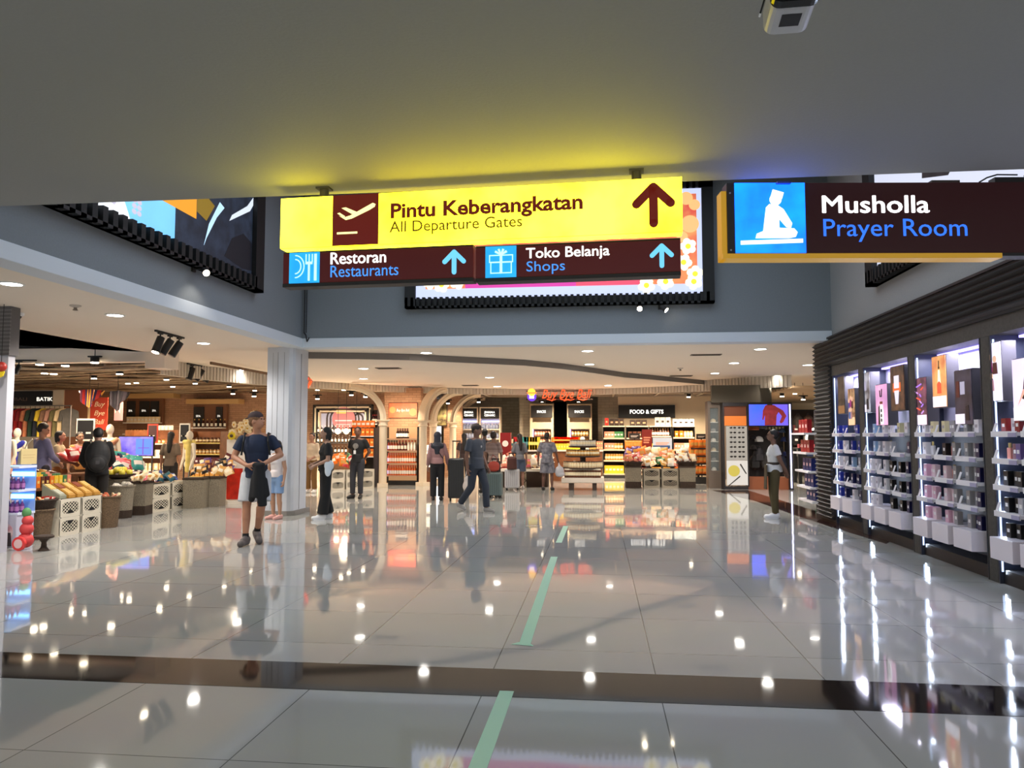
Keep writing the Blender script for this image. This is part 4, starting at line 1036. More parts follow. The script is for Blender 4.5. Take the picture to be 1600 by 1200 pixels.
# heap of pouches: support table behind
st = c2_-u2*.35+n2_*.9
t = thing('display_table', 'stepped table carrying the big heap of red, white and blue pouches', 'table', (st.x, st.y, 0), a)
part('table_top', t, M_wd, lambda b: b.box(-.65, .75, -.45, .8, .72, .76))
for sx_ in (-.6, .68):
    for sy_ in (-.4, .72): part('leg', t, M_wd, lambda b: b.box(sx_-.03, sx_+.03, sy_-.03, sy_+.03, 0, .72))
for j, (col, x_) in enumerate((('red',-.42),('red',-.25),('pink',-.1),('pink',.08),('teal',.28),('navy',.55))):
    for i in range(11):
        v = random.uniform(-.42,.72); z = .78+.30*max(0,(v+.5)/1.35)+random.uniform(-.02,.05)
        vv = Matrix.Rotation(a, 3, 'Z') @ Vector((max(-.62, x_+random.uniform(-.28,.28)), v, 0))
        cc = col if random.random() < .85 else random.choice(['white','dark teal','salmon'])
        o = put(P_pouch(CN[cc], .27, .28, .12, c2=(238,222,210)), (st.x+vv.x, st.y+vv.y, z), 0, f'{cc} pouch in the big heap behind the cream crates', 'snack pouch', f'{cc} pouches in the big heap', tilt=(random.uniform(-1.1,-.3), random.uniform(-.4,.4), a+random.uniform(-.8,.8)))
heap('on top of the cream crates', c2_.x, c2_.y, ht2+.02, .62, .3, .1, 16, ['navy','dark teal','blue','maroon'], 'on top of the cream crates', sz_=.17, ang=a)
for px_, lb in ((309,'left'),(335,'right')):
    q = BK(px_, 795-(px_-309)*.1, .25); basket((q.x, q.y, 0), .21, .62, f'square grey basket at the corner right of the crates, {lb} one', M_wick2, square=True, rz=.15)
q = FL(321, 792); heap('over the two square grey baskets', q.x, q.y+.35, .62, .85, .5, .42, 46, ['maroon','gold','black','cream','purple'], 'over the grey baskets', sz_=.16, ang=.1)

# purple screen
q = W(212, 713, 17.5); t = thing('television', 'television with a violet and blue picture above the pouch heap', 'television', (q.x, q.y, q.z), .1)
hw = 28/1200*17.5
part('housing', t, M_black, lambda b: b.box(-hw, hw, 0, .05, 0, .46))
part('screen', t, mat((130,120,230), .3, em=1.0, noise=.5, nscale=2.5, c2=(60,50,150)), lambda b: b.box(-hw+.02, hw-.02, -.006, -.0005, .02, .44).use(mat((90,130,235), .3, em=.9)).box(0, hw-.05, -.009, -.0062, .04, .4).use(mat((120,90,200), .3, em=.7)).box(.05, hw-.1, -.011, -.0092, .18, .2).box(.15,.18,-.011,-.0092,.04,.4))
part('stand', t, M_dark, lambda b: b.box(-.03, .03, .01, .05, -q.z, 0).box(-.2,.2,-.1,.15,-q.z,-q.z+.02))

# clothing wall
Yc = 21.0
x0_, x1_, zz0, zz1 = R(8, 612, 96, 700, Yc)
struct('wall_clothing', MB().use(mat((226,206,176), .7)).box(x0_-2.5, x1_, Yc, Yc+.15, 0, 2.85).use(mat((150,96,66), .6)).box(x1_, x1_+.9, Yc+.05, Yc+.25, 0, 2.85))
a0_, a1_, b0_, b1_ = R(8, 611, 80, 634, Yc-.06)
t = thing('shop_sign', 'long dark wall sign reading BATIK above the clothing rail', 'sign', (a0_, Yc-.06, b0_))
part('board', t, M_dark, lambda b: b.box(-.6, a1_-a0_, 0, .055, 0, b1_-b0_))
text('BATIK', .16, mat((250,240,220), .4, em=1.2), t, ((a1_-a0_)*.68, -.002, .14), width=.5)
text('BALI', .14, mat((120,100,84), .5), t, ((a1_-a0_)*.2, -.002, .15), width=.4)
Yr = 19.6
rx0, rx1, _, zr = R(6, 634, 112, 640, Yr)
t = thing('clothing_rail', 'long chrome clothing rail with hanging shirts at the far left', 'rail', (rx0, Yr, 0))
part('bar', t, mat((190,180,170), .3, metal=.9), lambda b: b.cyl((0,0,zr), (rx1-rx0,0,zr), .015))
for x_ in (.02, rx1-rx0-.02): part('post', t, mat((190,180,170), .3, metal=.9), lambda b: b.cyl((x_,0,0), (x_,0,zr), .015))
def garment(c, i):
    b = MB().use(mat(c, .8, noise=.25 if i % 2 else 0, nscale=9))
    sh = [(-.06,-.02),(-.23,-.1),(-.27,-.36),(-.19,-.38),(-.17,-.24),(-.18,-.8),(.18,-.8),(.17,-.24),(.19,-.38),(.27,-.36),(.23,-.1),(.06,-.02)]
    n = len(sh); 
    vs = [(x*.95, -.035-.01*math.sin(k*2), z) for k, (x, z) in enumerate(sh)]+[(x*.95, .035, z) for x, z in sh]
    b.add(vs, [tuple(range(n)), tuple(range(2*n-1, n-1, -1))]+[(i_, n+i_, n+(i_+1) % n, (i_+1) % n) for i_ in range(n)])
    o = b.build('hanging_shirt')
    MB().use(M_dark).cyl((0,0,.06), (0,0,-.03), .006, n=5).cyl((-.2,0,-.08),(0,0,-.02),.006,n=5).cyl((.2,0,-.08),(0,0,-.02),.006,n=5).build('hanger', o)
    return o
gc = [('cream',(230,215,190)),('black',(24,24,26)),('charcoal',(50,44,44)),('bright red',(190,30,34)),('dark red',(140,26,34)),('salmon',(215,130,90)),('dark green',(40,60,44)),('blackish blue',(30,34,48)),('yellow',(226,190,50)),('brown patterned',(150,110,84)),('dusty pink patterned',(180,130,110)),('olive',(110,100,60)),('beige patterned',(196,170,130)),('dark grey',(70,66,62))]
for i, (nme, c_) in enumerate(gc):
    o = garment(c_, i); f = (i+.5)/len(gc); o.location = (rx0+(rx1-rx0)*f, Yr, zr-.055); o.rotation_euler = (0, 0, math.radians(62)-f*.25)
    tag(o, f'{nme} shirt on the far left rail, {ORD[i]} from its left end', 'shirt', 'shirts on the far left rail')

# banners and drapes
Yb = 20.2
a0_, a1_, b0_, b1_ = R(142, 621, 167, 672, Yb)
t = thing('hanging_banner', 'tall red hanging banner with pale script letters behind the white mannequin', 'banner', (a0_, Yb, b0_))
part('cloth', t, mat((206,66,40), .7, em=0), lambda b: b.box(0, a1_-a0_, 0, .02, 0, b1_-b0_).use(mat((232,200,150), .6)).box(-.08, -.02, 0, .02, 0, b1_-b0_))
for i, wd_ in enumerate(('Buy', 'Bye', 'Bali')): text(wd_, .2, mat((250,225,180), .5), t, ((a1_-a0_)*.2, -.003, (b1_-b0_)*(.72-.27*i)), shear=.3, width=(a1_-a0_)*.6)
part('rope', t, M_dark, lambda b: b.cyl((.2,.01,b1_-b0_), (.2,.01,3.5-b0_), .006))
def kite(px, py, d, w_, h_, cols, label):
    q = W(px, py, d); t = thing('hanging_kite', label, 'kite', (q.x, q.y, q.z))
    def fn(b):
        n = 9
        for i in range(n):
            f0 = i/n; f1 = (i+1)/n
            for s in (-1, 1):
                b.use(mat(cols[(i+(s > 0)) % len(cols)], .7, noise=.3, nscale=10))
                x0_ = s*w_*f0/2; x1_ = s*w_*f1/2; y0_ = .15*f0*math.sin(i); y1_ = .15*f1*math.sin(i+1)
                q_ = [(x0_, y0_, -.1*h_*f0), (x1_, y1_, -.1*h_*f1), (x1_*.8, y1_-.03, -h_*(1-f1**1.5)-.1), (x0_*.8, y0_-.03, -h_*(1-f0**1.5)-.1)]
                b.add(q_+[(v[0], v[1]+.015, v[2]) for v in q_], [(0,3,2,1),(4,5,6,7),(0,1,5,4),(1,2,6,5),(2,3,7,6),(3,0,4,7)])
        b.use(M_dark).cyl((0,0,-.1), (0,0,3.5-q.z), .006)
    part('wings', t, M_dark, fn); return t
kite(140, 608, 19, .7, .36, [(90,30,60),(220,150,40),(50,30,80),(190,40,40)], 'purple, red and yellow kite hanging above the red banner')
kite(184, 610, 19, .55, .42, [(40,34,44),(80,70,80),(28,24,34)], 'dark grey patterned kite hanging right of the red banner')
a0_, a1_, b0_, b1_ = R(179, 628, 191, 657, 20.5)
t = thing('hanging_banner', 'small pink and white hanging banner beside the dark boards', 'banner', (a0_, 20.5, b0_))
part('cloth', t, mat((230,150,150), .7), lambda b: b.box(0, a1_-a0_, 0, .02, 0, b1_-b0_).use(mat((240,220,210), .7)).plate([(.02,.2),(.1,.3),(.18,.2),(.18,.35),(.1,.45),(.02,.35)], -.004, 0))
part('rope', t, M_dark, lambda b: b.cyl((.1,.01,b1_-b0_), (.1,.01,3.5-b0_), .005))
# alcoves on the far brick wall
Yw = 25.9
def alcove(px0, px1, py0, py1, boards, tailn):
    x0_, x1_, z0_, z1_ = R(px0, py0, px1, py1, Yw-.35)
    t = thing('display_cabinet', f'wall cabinet with dark boards under a warm lit timber pelmet, {tailn}', 'cabinet', (x0_, Yw-.35, 0)); w_ = x1_-x0_
    part('back_panel', t, mat((120,80,56), .6), lambda b: b.box(0, w_, .25, .4, 0, z1_))
    part('pelmet', t, mat((200,160,104), .5), lambda b: b.box(-.1, w_+.6, -.1, .35, z1_, z1_+.16))
    part('shelf', t, M_wht, lambda b: b.box(.0, w_, 0, .25, z0_-.03, z0_).box(0, w_, 0, .25, z0_-.43, z0_-.40).box(0, w_, 0, .25, z0_-.83, z0_-.80))
    for (q0, q1) in boards:
        u0 = PY(q0, 650, Yw-.2).x-x0_; u1 = PY(q1, 650, Yw-.2).x-x0_
        bd = part('board', t, M_dark, lambda b: b.box(u0, u1, .2, .24, z0_+.05, z1_-.1))
        text('SPA', .1, mat((245,235,220), .5, em=.6), bd, (u0+(u1-u0)*.25, .197, z0_+(z1_-z0_)*.45), width=(u1-u0)*.45, bold=.002)
    return x0_, x1_, z0_, z1_
e1 = alcove(193, 247, 622, 660, ((196,209),(216,231),(233,246)), 'left of the brick pier')
e2 = alcove(297, 348, 631, 668, ((301,317),(336,346)), 'right of the brick pier')
row(P_box(CN['cream'], .12, .2, .1), e1[0]+.1, e1[1], e1[2], Yw-.25, 9, 'cream box on the cabinet shelf left of the brick pier', 'gift box', 'cream boxes left of the pier')
row(P_jar(CN['gold'], h=.17, r=.05), e1[0]+.1, e1[1], e1[2]-.40, Yw-.25, 10, 'gold jar on the lower cabinet shelf left of the brick pier', 'jar', 'gold jars left of the pier')
row(P_bottle((60,26,20), (200,160,60), .3, .04), e2[0]+.05, e2[1]+.1, e2[2], Yw-.25, 8, 'dark bottle on the cabinet shelf right of the brick pier', 'bottle', 'dark bottles right of the pier')
row(P_bottle((130,30,24), (230,220,190), .26, .04, lab=(230,210,160)), e2[0]+.05, e2[1]+.1, e2[2]-.40, Yw-.25, 8, 'red brown bottle on the lower shelf right of the brick pier', 'bottle', 'red bottles right of the pier')
# mid-shop shelving filled with goods
def goods_unit(px0, px1, pyt, d, label, rows, body=M_wd, shelf=M_wht, dep=.4):
    q0 = W(px0, 700, d); q1 = W(px1, 700, d); zt_ = W((px0+px1)/2, pyt, d).z; Y = (q0.y+q1.y)/2
    n = len(rows); lev = [.16+(zt_-.16)*(i)/(n) for i in range(n)]
    u = unit('goods_shelf', label, 'shelf', q0.x, q1.x, zt_, Y, dep, lev, body, shelf)
    for i, (P, cnt, lb, cat, ) in enumerate(rows):
        row(P, q0.x+.04, q1.x-.04, lev[i], Y+.1, cnt, f'{lb}, {ORD[i]} shelf up, {label.split(",")[0][:60]}' if False else f'{lb} on shelf {["one","two","three","four","five","six"][i]} of the {label}', cat, f'{lb}, {label[:30]} {i}')
    return q0.x, q1.x, zt_, Y
bx_ = lambda c, w_=.11, h=.2: P_box(CN[c], w_, h, .09)
goods_unit(192, 268, 672, 21.5, 'low shelf behind the television', [(bx_('brown'),8,'brown box','gift box'),(bx_('cream'),8,'cream box','gift box'),(bx_('white'),9,'white box','gift box'),(P_jar(CN['gold']),9,'gold jar','jar')])
row(bx_('white',.09,.13), W(230,665,21.5).x, W(268,665,21.5).x, W(230,672,21.5).z, W(230,672,21.5).y+.15, 6, 'white carton on top of the low shelf behind the television', 'gift box', 'white cartons atop low shelf')
goods_unit(292, 346, 674, 20.0, 'wooden shelf left of the flower stand', [(bx_('brown'),6,'brown box','gift box'),(bx_('gold'),6,'gold box','gift box'),(bx_('maroon'),7,'maroon box','gift box'),(P_jar(CN['gold']),8,'gold jar','jar'),(P_jar(CN['brown']),8,'brown jar','jar')], shelf=mat((214,190,110), .5))
for i, (px, py, d) in enumerate(((133,668,17.2),(238,672,20.5),(288,672,19.6))):
    q = W(px, py+14, d); w_ = 34/1200*d*(.9 if i == 0 else .5)
    t = thing('counter_sign', ['wide black and white framed shop board behind the backpack wearer','red framed dark board above the television','small black board behind the yellow scarf'][i], 'sign', (q.x, q.y, q.z-.1))
    part('frame', t, [M_wht, mat((170,50,30), .5), M_wht][i], lambda b: b.box(-w_/2, w_/2, 0, .03, 0, .5))
    part('panel', t, [M_blk2, mat((60,30,30), .5), M_blk2][i], lambda b: b.box(-w_/2+.03, w_/2-.03, -.006, -.0005, .04, .46).use(M_wht).box(-w_/2+.06, -w_/2+.16, -.009, -.0062, .16, .2).box(w_/2-.2, w_/2-.08, -.009, -.0062, .16, .2))
    part('post', t, M_dark, lambda b: b.cyl((0,.015,-q.z+.1), (0,.015,0), .02))
# perfume stand by the pier (blue lit)
q = BK(24, 858, .28); q.y -= .28; q.x -= .03; st_ = thing('lit_bottle_stand', 'blue lit white stand of purple bottles beside the left pier', 'display stand', (q.x+.03, q.y+.28, 0), .05)
part('cabinet', st_, mat((196,196,214), .35), lambda b: b.box(-.17, .17, -.15, .2, 0, .43), bevel=.01)
part('picture', st_, mat((200,90,120), .5, noise=.6, nscale=8, c2=(230,225,225)), lambda b: b.cyl((.0,-.156,.2), (.0,-.1505,.2), .13, n=20).use(mat((60,50,54), .5)).plate([(.03,.02),(.12,.02),(.1,.2),(.05,.2)], -.16, -.1565))
for i, z in enumerate((.43, .74, 1.06)):
    sh_ = part('shelf', st_, mat((220,226,245), .3), lambda b: b.box(-.18, .18, -.15, .2, z, z+.03))
    part('light_bar', sh_, mat((120,190,255), .3, em=3), lambda b: b.box(-.16, .16, .17, .195, z+.2, z+.26) if i < 2 else b.box(-.16, .16, -.15, -.13, z+.0301, z+.036))
part('back_panel', st_, mat((140,170,220), .3), lambda b: b.box(-.17, .17, .196, .21, .43, 1.1))
for z, nm_ in ((.4605, 'lower'), (.7705, 'upper')):
    for j in range(2):
        for i in range(5):
            put(P_bottle((96,50,120), (225,200,225), .17, .026, lab=(170,110,170)), (q.x+.03-.13+i*.065, q.y+.28-.09+j*.1, z), 0, f'purple bottle with a pale cap on the {nm_} shelf of the blue lit stand', 'bottle', f'purple bottles {nm_} shelf of the lit stand')
# red round lantern ornament on the pier with yellow ribbon
q = PY(2, 573, pa.y-.30); t = thing('round_ornament', 'red ball ornament with a yellow ribbon hanging by the left pier', 'ornament', (q.x, q.y, q.z))
part('ball', t, mat((170,40,30), .4), lambda b: b.ball((0,0,0), .065), True)
part('ribbon', t, mat((240,210,40), .5), lambda b: b.plate([(-.05,-.07),(-.01,-.14),(.03,-.12),(.05,-.06)], -.01, .01))
part('cord', t, M_dark, lambda b: b.cyl((0,0,.06), (0,0,ZS-q.z), .004))
# toys and ornaments on the floor by the pier
q = BK(46, 862, .2); q.y -= .2; t = thing('toy_figure', 'red and green stacked fabric toy beside the blue lit stand', 'toy', (q.x, q.y+.2, 0))
part('body', t, mat((214,70,70), .6), lambda b: b.ball((0,0,.12), .1).ball((.01,0,.27), .085).ball((.02,0,.38), .07), True)
part('leaf_top', t, mat((90,150,90), .6), lambda b: b.ball((.0,0,.48), .06, .05, .07), True)
part('ring', t, mat((230,60,60), .5), lambda b: b.cyl((0,-.13,.09), (0,-.09,.09), .09, .09, 18).use(mat((240,200,200), .5)).cyl((0,-.134,.09), (0,-.1305,.09), .06, .06, 14))
q = FL(54, 862); t = thing('wooden_stool', 'tiny dark carved wooden stool on the floor beside the fabric toy', 'stool', (q.x+.05, q.y+.1, 0))
part('seat', t, M_wickd, lambda b: b.lathe([(.1,.16),(.12,.17),(.12,.19),(.1,.2)], n=14), True)
part('leg', t, M_wickd, lambda b: b.lathe([(.07,0),(.035,.05),(.03,.11),(.07,.16)], n=12), True)
# red leaflet stand by the column with flowers
q0, q1 = FL(352, 787), FL(388, 787)
cx_ = (q0.x+q1.x)/2; t = thing('flower_stand', 'white display stand with a red picture panel at its foot behind the man in shorts', 'display stand', (cx_, q0.y, 0)); hw = (q1.x-q0.x)/2
part('base', t, M_wht, lambda b: b.box(-hw-.05, hw+.1, -.1, .5, 0, .08))
part('cabinet', t, M_wht, lambda b: b.box(-hw, hw, 0, .45, .08, 1.42))
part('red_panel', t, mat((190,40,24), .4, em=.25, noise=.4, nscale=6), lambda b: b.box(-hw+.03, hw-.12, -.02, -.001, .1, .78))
def mkfl():
    b = MB()
    for i in range(6):
        a_ = i*PI/3; b.use(mat((255,235,190), .6)).ball((.045*math.cos(a_), 0, .045*math.sin(a_)), .035, .012, .035, n=8, m=5)
    b.use(mat((235,180,50), .6)).ball((0,-.01,0), .022, n=8, m=5).use(mat((80,110,50), .7)).cyl((0,.01,0), (0,.05,-.12), .004, n=5)
    return b.build('flower', None, True)
vs_ = thing('flower_tray', 'tray of white and yellow artificial flowers on the stand behind the man in shorts', 'tray', (cx_, q0.y+.2, 1.421)); part('tray', vs_, mat((180,150,100), .6), lambda b: b.box(-hw+.02, hw-.02, -.15, .2, 0, .08))
for i in range(46):
    x_ = random.uniform(-hw, hw+.1)
    put(('flower', 'w', mkfl), (cx_+x_, q0.y+.1+random.uniform(0,.3), 1.55+random.uniform(0,.30)+.12*(x_/hw)), 0, 'white and yellow artificial flower massed in the tray behind the man in shorts', 'flower', 'white artificial flowers', tilt=(random.uniform(-.5,.5), random.random()*6, random.uniform(-.6,.6)))
t = thing('sunflower', 'single larger yellow flower at the left edge of the white flowers', 'flower', tuple(W(362, 681, 17.0)))
part('petals', t, mat((230,200,40), .6), lambda b: [b.ball((.06*math.cos(i*PI/4),0,.06*math.sin(i*PI/4)), .035, .012, .035, n=8, m=5) for i in range(8)], True)
part('centre', t, M_brz, lambda b: b.ball((0,-.015,0), .035), True)
part('stem', t, mat((80,110,50), .7), lambda b: b.cyl((0,.02,0), (.05,.15,-.1), .006))

# ================================================================ MIDDLE (arches, bottles, framed display)
M_arch = mat((232,214,186), .6)
def arch(px, py, rz, side, label, rad=.95, ztop=2.92):
    q = FL(px, py); t = thing('arch_column', label, 'column', (q.x, q.y+.12, 0), rz)
    zs = ztop-rad
    part('plinth', t, M_arch, lambda b: b.box(-.15, .15, -.15, .15, 0, .12))
    part('shaft', t, M_arch, lambda b: b.lathe([(.115,.12),(.115,zs-.2),(.12,zs-.19)], n=16), True)
    part('capital', t, M_arch, lambda b: b.lathe([(.12,zs-.2),(.15,zs-.17),(.13,zs-.14),(.13,zs-.08),(.17,zs-.04),(.19,zs-.03)], n=16).box(-.19, .19, -.17, .17, zs-.03, zs), False)
    def fn(b):
        N = 16; pr_ = []
        for i in range(N+1):
            a_ = PI/2*i/N
            for r_ in (rad+.09, rad-.09):
                x_ = side*(rad-r_*math.cos(a_)); z_ = zs+r_*math.sin(a_)*1.0
                pr_.append((x_, z_))
        vs = [(x_, -.13, z_) for x_, z_ in pr_]+[(x_, .13, z_) for x_, z_ in pr_]; M_ = len(pr_); fs = []
        for i in range(N):
            o, n_i = 2*i, 2*i+1; o2, n2i = o+2, n_i+2
            fs += [(o, n_i, n2i, o2), (M_+o, M_+o2, M_+n2i, M_+n_i), (o, o2, M_+o2, M_+o), (n_i, M_+n_i, M_+n2i, n2i)]
        b.add(vs, fs)
        # ridge moulding
        for i in range(N):
            a_, a2_ = PI/2*i/N, PI/2*(i+1)/N
            b.cyl((side*(rad-rad*math.cos(a_)), -.135, zs+rad*math.sin(a_)), (side*(rad-rad*math.cos(a2_)), -.135, zs+rad*math.sin(a2_)), .03, n=6)
    part('arch', t, M_arch, fn, False); return t
arch(596, 762, math.radians(15), -1, 'white arch column left of the bottle shelves, curving to the left')
arch(659, 760, math.radians(62), 1, 'white arch column right of the bottle shelves, nearest of the right hand arcade')
arch(675, 754, math.radians(25), 1, 'white arch column behind the woman in the dark headscarf, curving right')
arch(706, 750, math.radians(15), 1, 'white arch column farther back above the suitcase, curving right')
arch(717, 744, math.radians(15), 1, 'farthest white arch column of the arcade, thin and curving right')
Yq = FL(625, 758).y
x0_, x1_, _, zt_ = R(601, 617, 655, 667, Yq+.5)
struct('wall_poster_pier', MB().use(M_brick).box(x0_, x1_+.05, Yq+.5, Yq+.8, 0, 3.0))
a0_, a1_, b0_, b1_ = R(607.5, 629.5, 652, 653, Yq+.44)
t = thing('wall_poster', 'orange red poster with pale script letters on the brick pier above the bottles', 'poster', (a0_, Yq+.44, b0_))
part('board', t, mat((90,60,40), .5), lambda b: b.box(0, a1_-a0_, 0, .055, 0, b1_-b0_))
part('printed_face', t, mat((232,92,52), .5, em=.6, noise=.3, nscale=4), lambda b: b.box(.01, a1_-a0_-.01, -.006, -.0005, .01, b1_-b0_-.01).use(mat((240,160,80), .5, em=.6)).cyl((.12,-.01,.25), (.12,-.0062,.25), .1, n=14).cyl((a1_-a0_-.14,-.01,.18), (a1_-a0_-.14,-.0062,.18), .12, n=14))
text('Buy Bye Bali', .12, mat((255,235,200), .5, em=.9), t, ((a1_-a0_)*.27, -.01, .2), shear=.3, width=(a1_-a0_)*.45)
# bottle display
x0_, x1_, _, zt_ = R(601.5, 667, 652, 758, Yq)
lv = [zof(y, 627, Yq) for y in (743, 723.5, 704, 685)]
u = unit('bottle_shelf', 'tall dark bottle display with four shelves under the orange poster', 'shelf', x0_, x1_, zt_, Yq, .42, lv, M_black, mat((245,190,150), .4, em=.15), back=mat((245,186,130), .5, em=.3))
part('side_light', u, mat((190,140,255), .4, em=3), lambda b: b.box(-(x1_-x0_)/2+.03, -(x1_-x0_)/2+.05, .0, .02, .3, zt_))
spec_b = [('white',(232,116,60),(225,90,40)), ('white',(232,116,60),(225,90,40)), ('brown',(110,50,36),(232,120,50)), ('dark',(40,24,20),(60,30,30))]
for i, (nm_, c_, cp_) in enumerate(spec_b):
    for j in range(2):
        if i == 2: halves = (('dark orange',(150,60,30),(60,80,50),0,.35),('brown',(100,36,30),(180,30,30),.35,.68),('white',(238,228,214),(225,90,40),.68,1))
        elif i == 3: halves = ((nm_, c_, cp_, .3, .72),)
        else: halves = ((nm_+' orange-capped', c_, cp_, 0, 1),)
        for (hn, hc, hp, f0, f1) in halves:
            cnt = max(2, int((f1-f0)*12))
            row(P_bottle(hc, hp, .31, .036, lab=(246,240,230)), x0_+.06+(x1_-x0_-.12)*f0, x0_+.06+(x1_-x0_-.12)*f1, lv[i], Yq+.08+j*.12, cnt, f'{hn} bottle on shelf {["one","two","three","four"][i]} from the bottom under the orange poster', 'bottle', f'{hn} bottles, poster shelf {i}')
area(((x0_+x1_)/2, Yq-.35, 2.3), .9, .3, 22, (1,.78,.55), (math.radians(38), 0, 0))
# glowing wooden cabinet right of the bottles
x0_, x1_, _, zt_ = R(653, 695, 679, 760, Yq+.0)
t = thing('lit_cabinet', 'brown wooden cabinet with two glowing white windows beside the bottle shelves', 'cabinet', ((x0_+x1_)/2+.05, Yq-.05, 0), .25); hw = (x1_-x0_)/2
part('body', t, M_wd, lambda b: b.box(-hw, hw, 0, .5, 0, zt_))
for z in (.55, .95): part('lit_window', t, mat((255,244,215), .4, em=1.3), lambda b: b.box(-hw+.1, hw-.04, -.012, -.001, z, z+.27).use(mat((110,100,90), .5)).box(-hw+.2,hw-.15,-.015,-.0121,z+.08,z+.1))
# framed display with arches
Yf = 25.3
x0_, x1_, z0_, z1_ = R(489, 632, 582, 672, Yf)
t = thing('framed_display', 'large framed display wall with striped arches and a pink round emblem', 'display', (x0_, Yf, 0)); w_ = x1_-x0_
for i in range(4):
    e_ = i*.07; part('frame', t, [M_dark, M_arch, M_dark, M_arch][i], lambda b: b.box(e_, e_+.05, -.02*i, .1, 0, z1_-e_).box(w_-e_-.05, w_-e_, -.02*i, .1, 0, z1_-e_).box(e_, w_-e_, -.02*i, .1, z1_-e_-.05, z1_-e_))
part('panel', t, mat((214,204,216), .5, em=.35), lambda b: b.box(.28, w_-.28, .05, .1, z0_-.1, z1_-.3))
def arcs(b):
    for cxx in (w_*.42, w_*.58, w_*.76):
        for j, (ro, ri) in enumerate(((.42,.36),(.3,.24),(.18,.12))):
            pts = []
            for i in range(11): pts.append((cxx+ro*math.cos(PI*i/10), z0_+.15+.25+ro*math.sin(PI*i/10)))
            pin = [(cxx+ri*math.cos(PI*i/10), z0_+.15+.25+ri*math.sin(PI*i/10)) for i in range(11)]
            for i in range(10): b.add([(pts[i][0],.03,pts[i][1]),(pts[i+1][0],.03,pts[i+1][1]),(pin[i+1][0],.03,pin[i+1][1]),(pin[i][0],.03,pin[i][1])], [(0,1,2,3)[::-1]])
            for s in (-1, 1): b.box(cxx+s*ro, cxx+s*ri, .03, .045, z0_, z0_+.4)
part('arches', t, mat((60,44,40), .5), arcs)
part('emblem', t, mat((206,120,112), .4, em=.6), lambda b: b.cyl((w_*.52,-.02,z0_+.38), (w_*.52,.0,z0_+.38), .4, n=28).use(mat((240,190,90), .4, em=.7)).box(w_*.4,w_*.56,-.028,-.0201,z0_+.56,z0_+.7).use(mat((240,200,190), .4, em=.7)).box(w_*.38,w_*.66,-.03,-.0202,z0_+.3,z0_+.34).box(w_*.4,w_*.64,-.03,-.0202,z0_+.18,z0_+.2))
part('shelf', t, M_dark, lambda b: [b.box(.1, w_-.1, -.3, .05, z, z+.03) for z in (z0_-.12, z0_-.45, z0_-.8)])
for j, z in enumerate((z0_-.09, z0_-.42, z0_-.77)):
    row(P_bottle((40,26,22), (230,220,200), .24, .035), x0_+.2, x1_-.2, z, Yf-.15, 14, f'dark bottle on the {["top","middle","lower"][j]} shelf of the arched display', 'bottle', f'dark bottles arched display {j}')
for i, px in enumerate((528, 541, 556.5)):
    q = W(px, 674, 23.5); g_ = thing('globe_lamp', f'glowing round globe lamp in front of the arched display, {["left","middle","right"][i]} one', 'lamp', tuple(q), 0, 'globe lamps'); part('globe', g_, mat((255,225,170), .4, em=6), lambda b: b.ball((0,0,0), .085), True)
    part('cord', g_, M_dark, lambda b: b.cyl((0,0,.08), (0,0,3.5-q.z), .006))
point(tuple(W(541, 660, 23.0)), 30, (1,.75,.5), .15)
# crates and orange heap in front
D0, D1 = FL(516, 767), FL(585, 763)
a, s3_, ht3 = crates(D0, D1, 3, 2, (CRD, CRD), 'pale crate behind the man in the black shirt', 'pale crates behind the man in the black shirt', .8)
md = (D0+D1)/2; heap('heaped on the crates behind the man in the black shirt', md.x-.1, md.y+.25, ht3, 1.3, .5, .55, 28, ['orange','red','orange','yellow','green'], 'on the crates behind the black shirt', sz_=.2)
t = unit('goods_shelf', 'narrow shelf of orange packs behind the man in the black shirt', 'shelf', md.x-.42, md.x+.3, 1.75, md.y+1.0, .4, [.9,1.2,1.5], M_dark, M_wht)
for j, z in enumerate((.9,1.2,1.5)): row(P_box(CN['orange'], .12, .22, .09, c2=(250,220,120)), md.x-.4, md.x+.28, z, md.y+1.1, 5, f'orange pack on shelf {["one","two","three"][j]} behind the man in the black shirt', 'snack packet', f'orange packs behind black shirt {j}')
row(P_pouch(CN['orange'], .16, .2, .07), md.x-.4, md.x+.28, 1.75, md.y+1.1, 5, 'orange pouch on top of the narrow shelf behind the man in the black shirt', 'snack pouch', 'orange pouches atop narrow shelf')
# wine shelf edge right of frame
goods_unit(577, 590, 640, 23.6, 'slim dark wine shelf beside the left arch column', [(P_bottle((50,20,24), (150,30,30), .28, .035),3,'wine bottle','bottle'),(P_bottle((50,20,24), (150,30,30), .28, .035),3,'wine bottle','bottle'),(P_bottle((60,30,24), (180,150,60), .28, .035),3,'spirit bottle','bottle'),(P_bottle((60,30,24), (180,150,60), .28, .035),3,'spirit bottle','bottle'),(P_bottle((50,20,24), (150,30,30), .28, .035),3,'wine bottle','bottle')], body=M_dark)
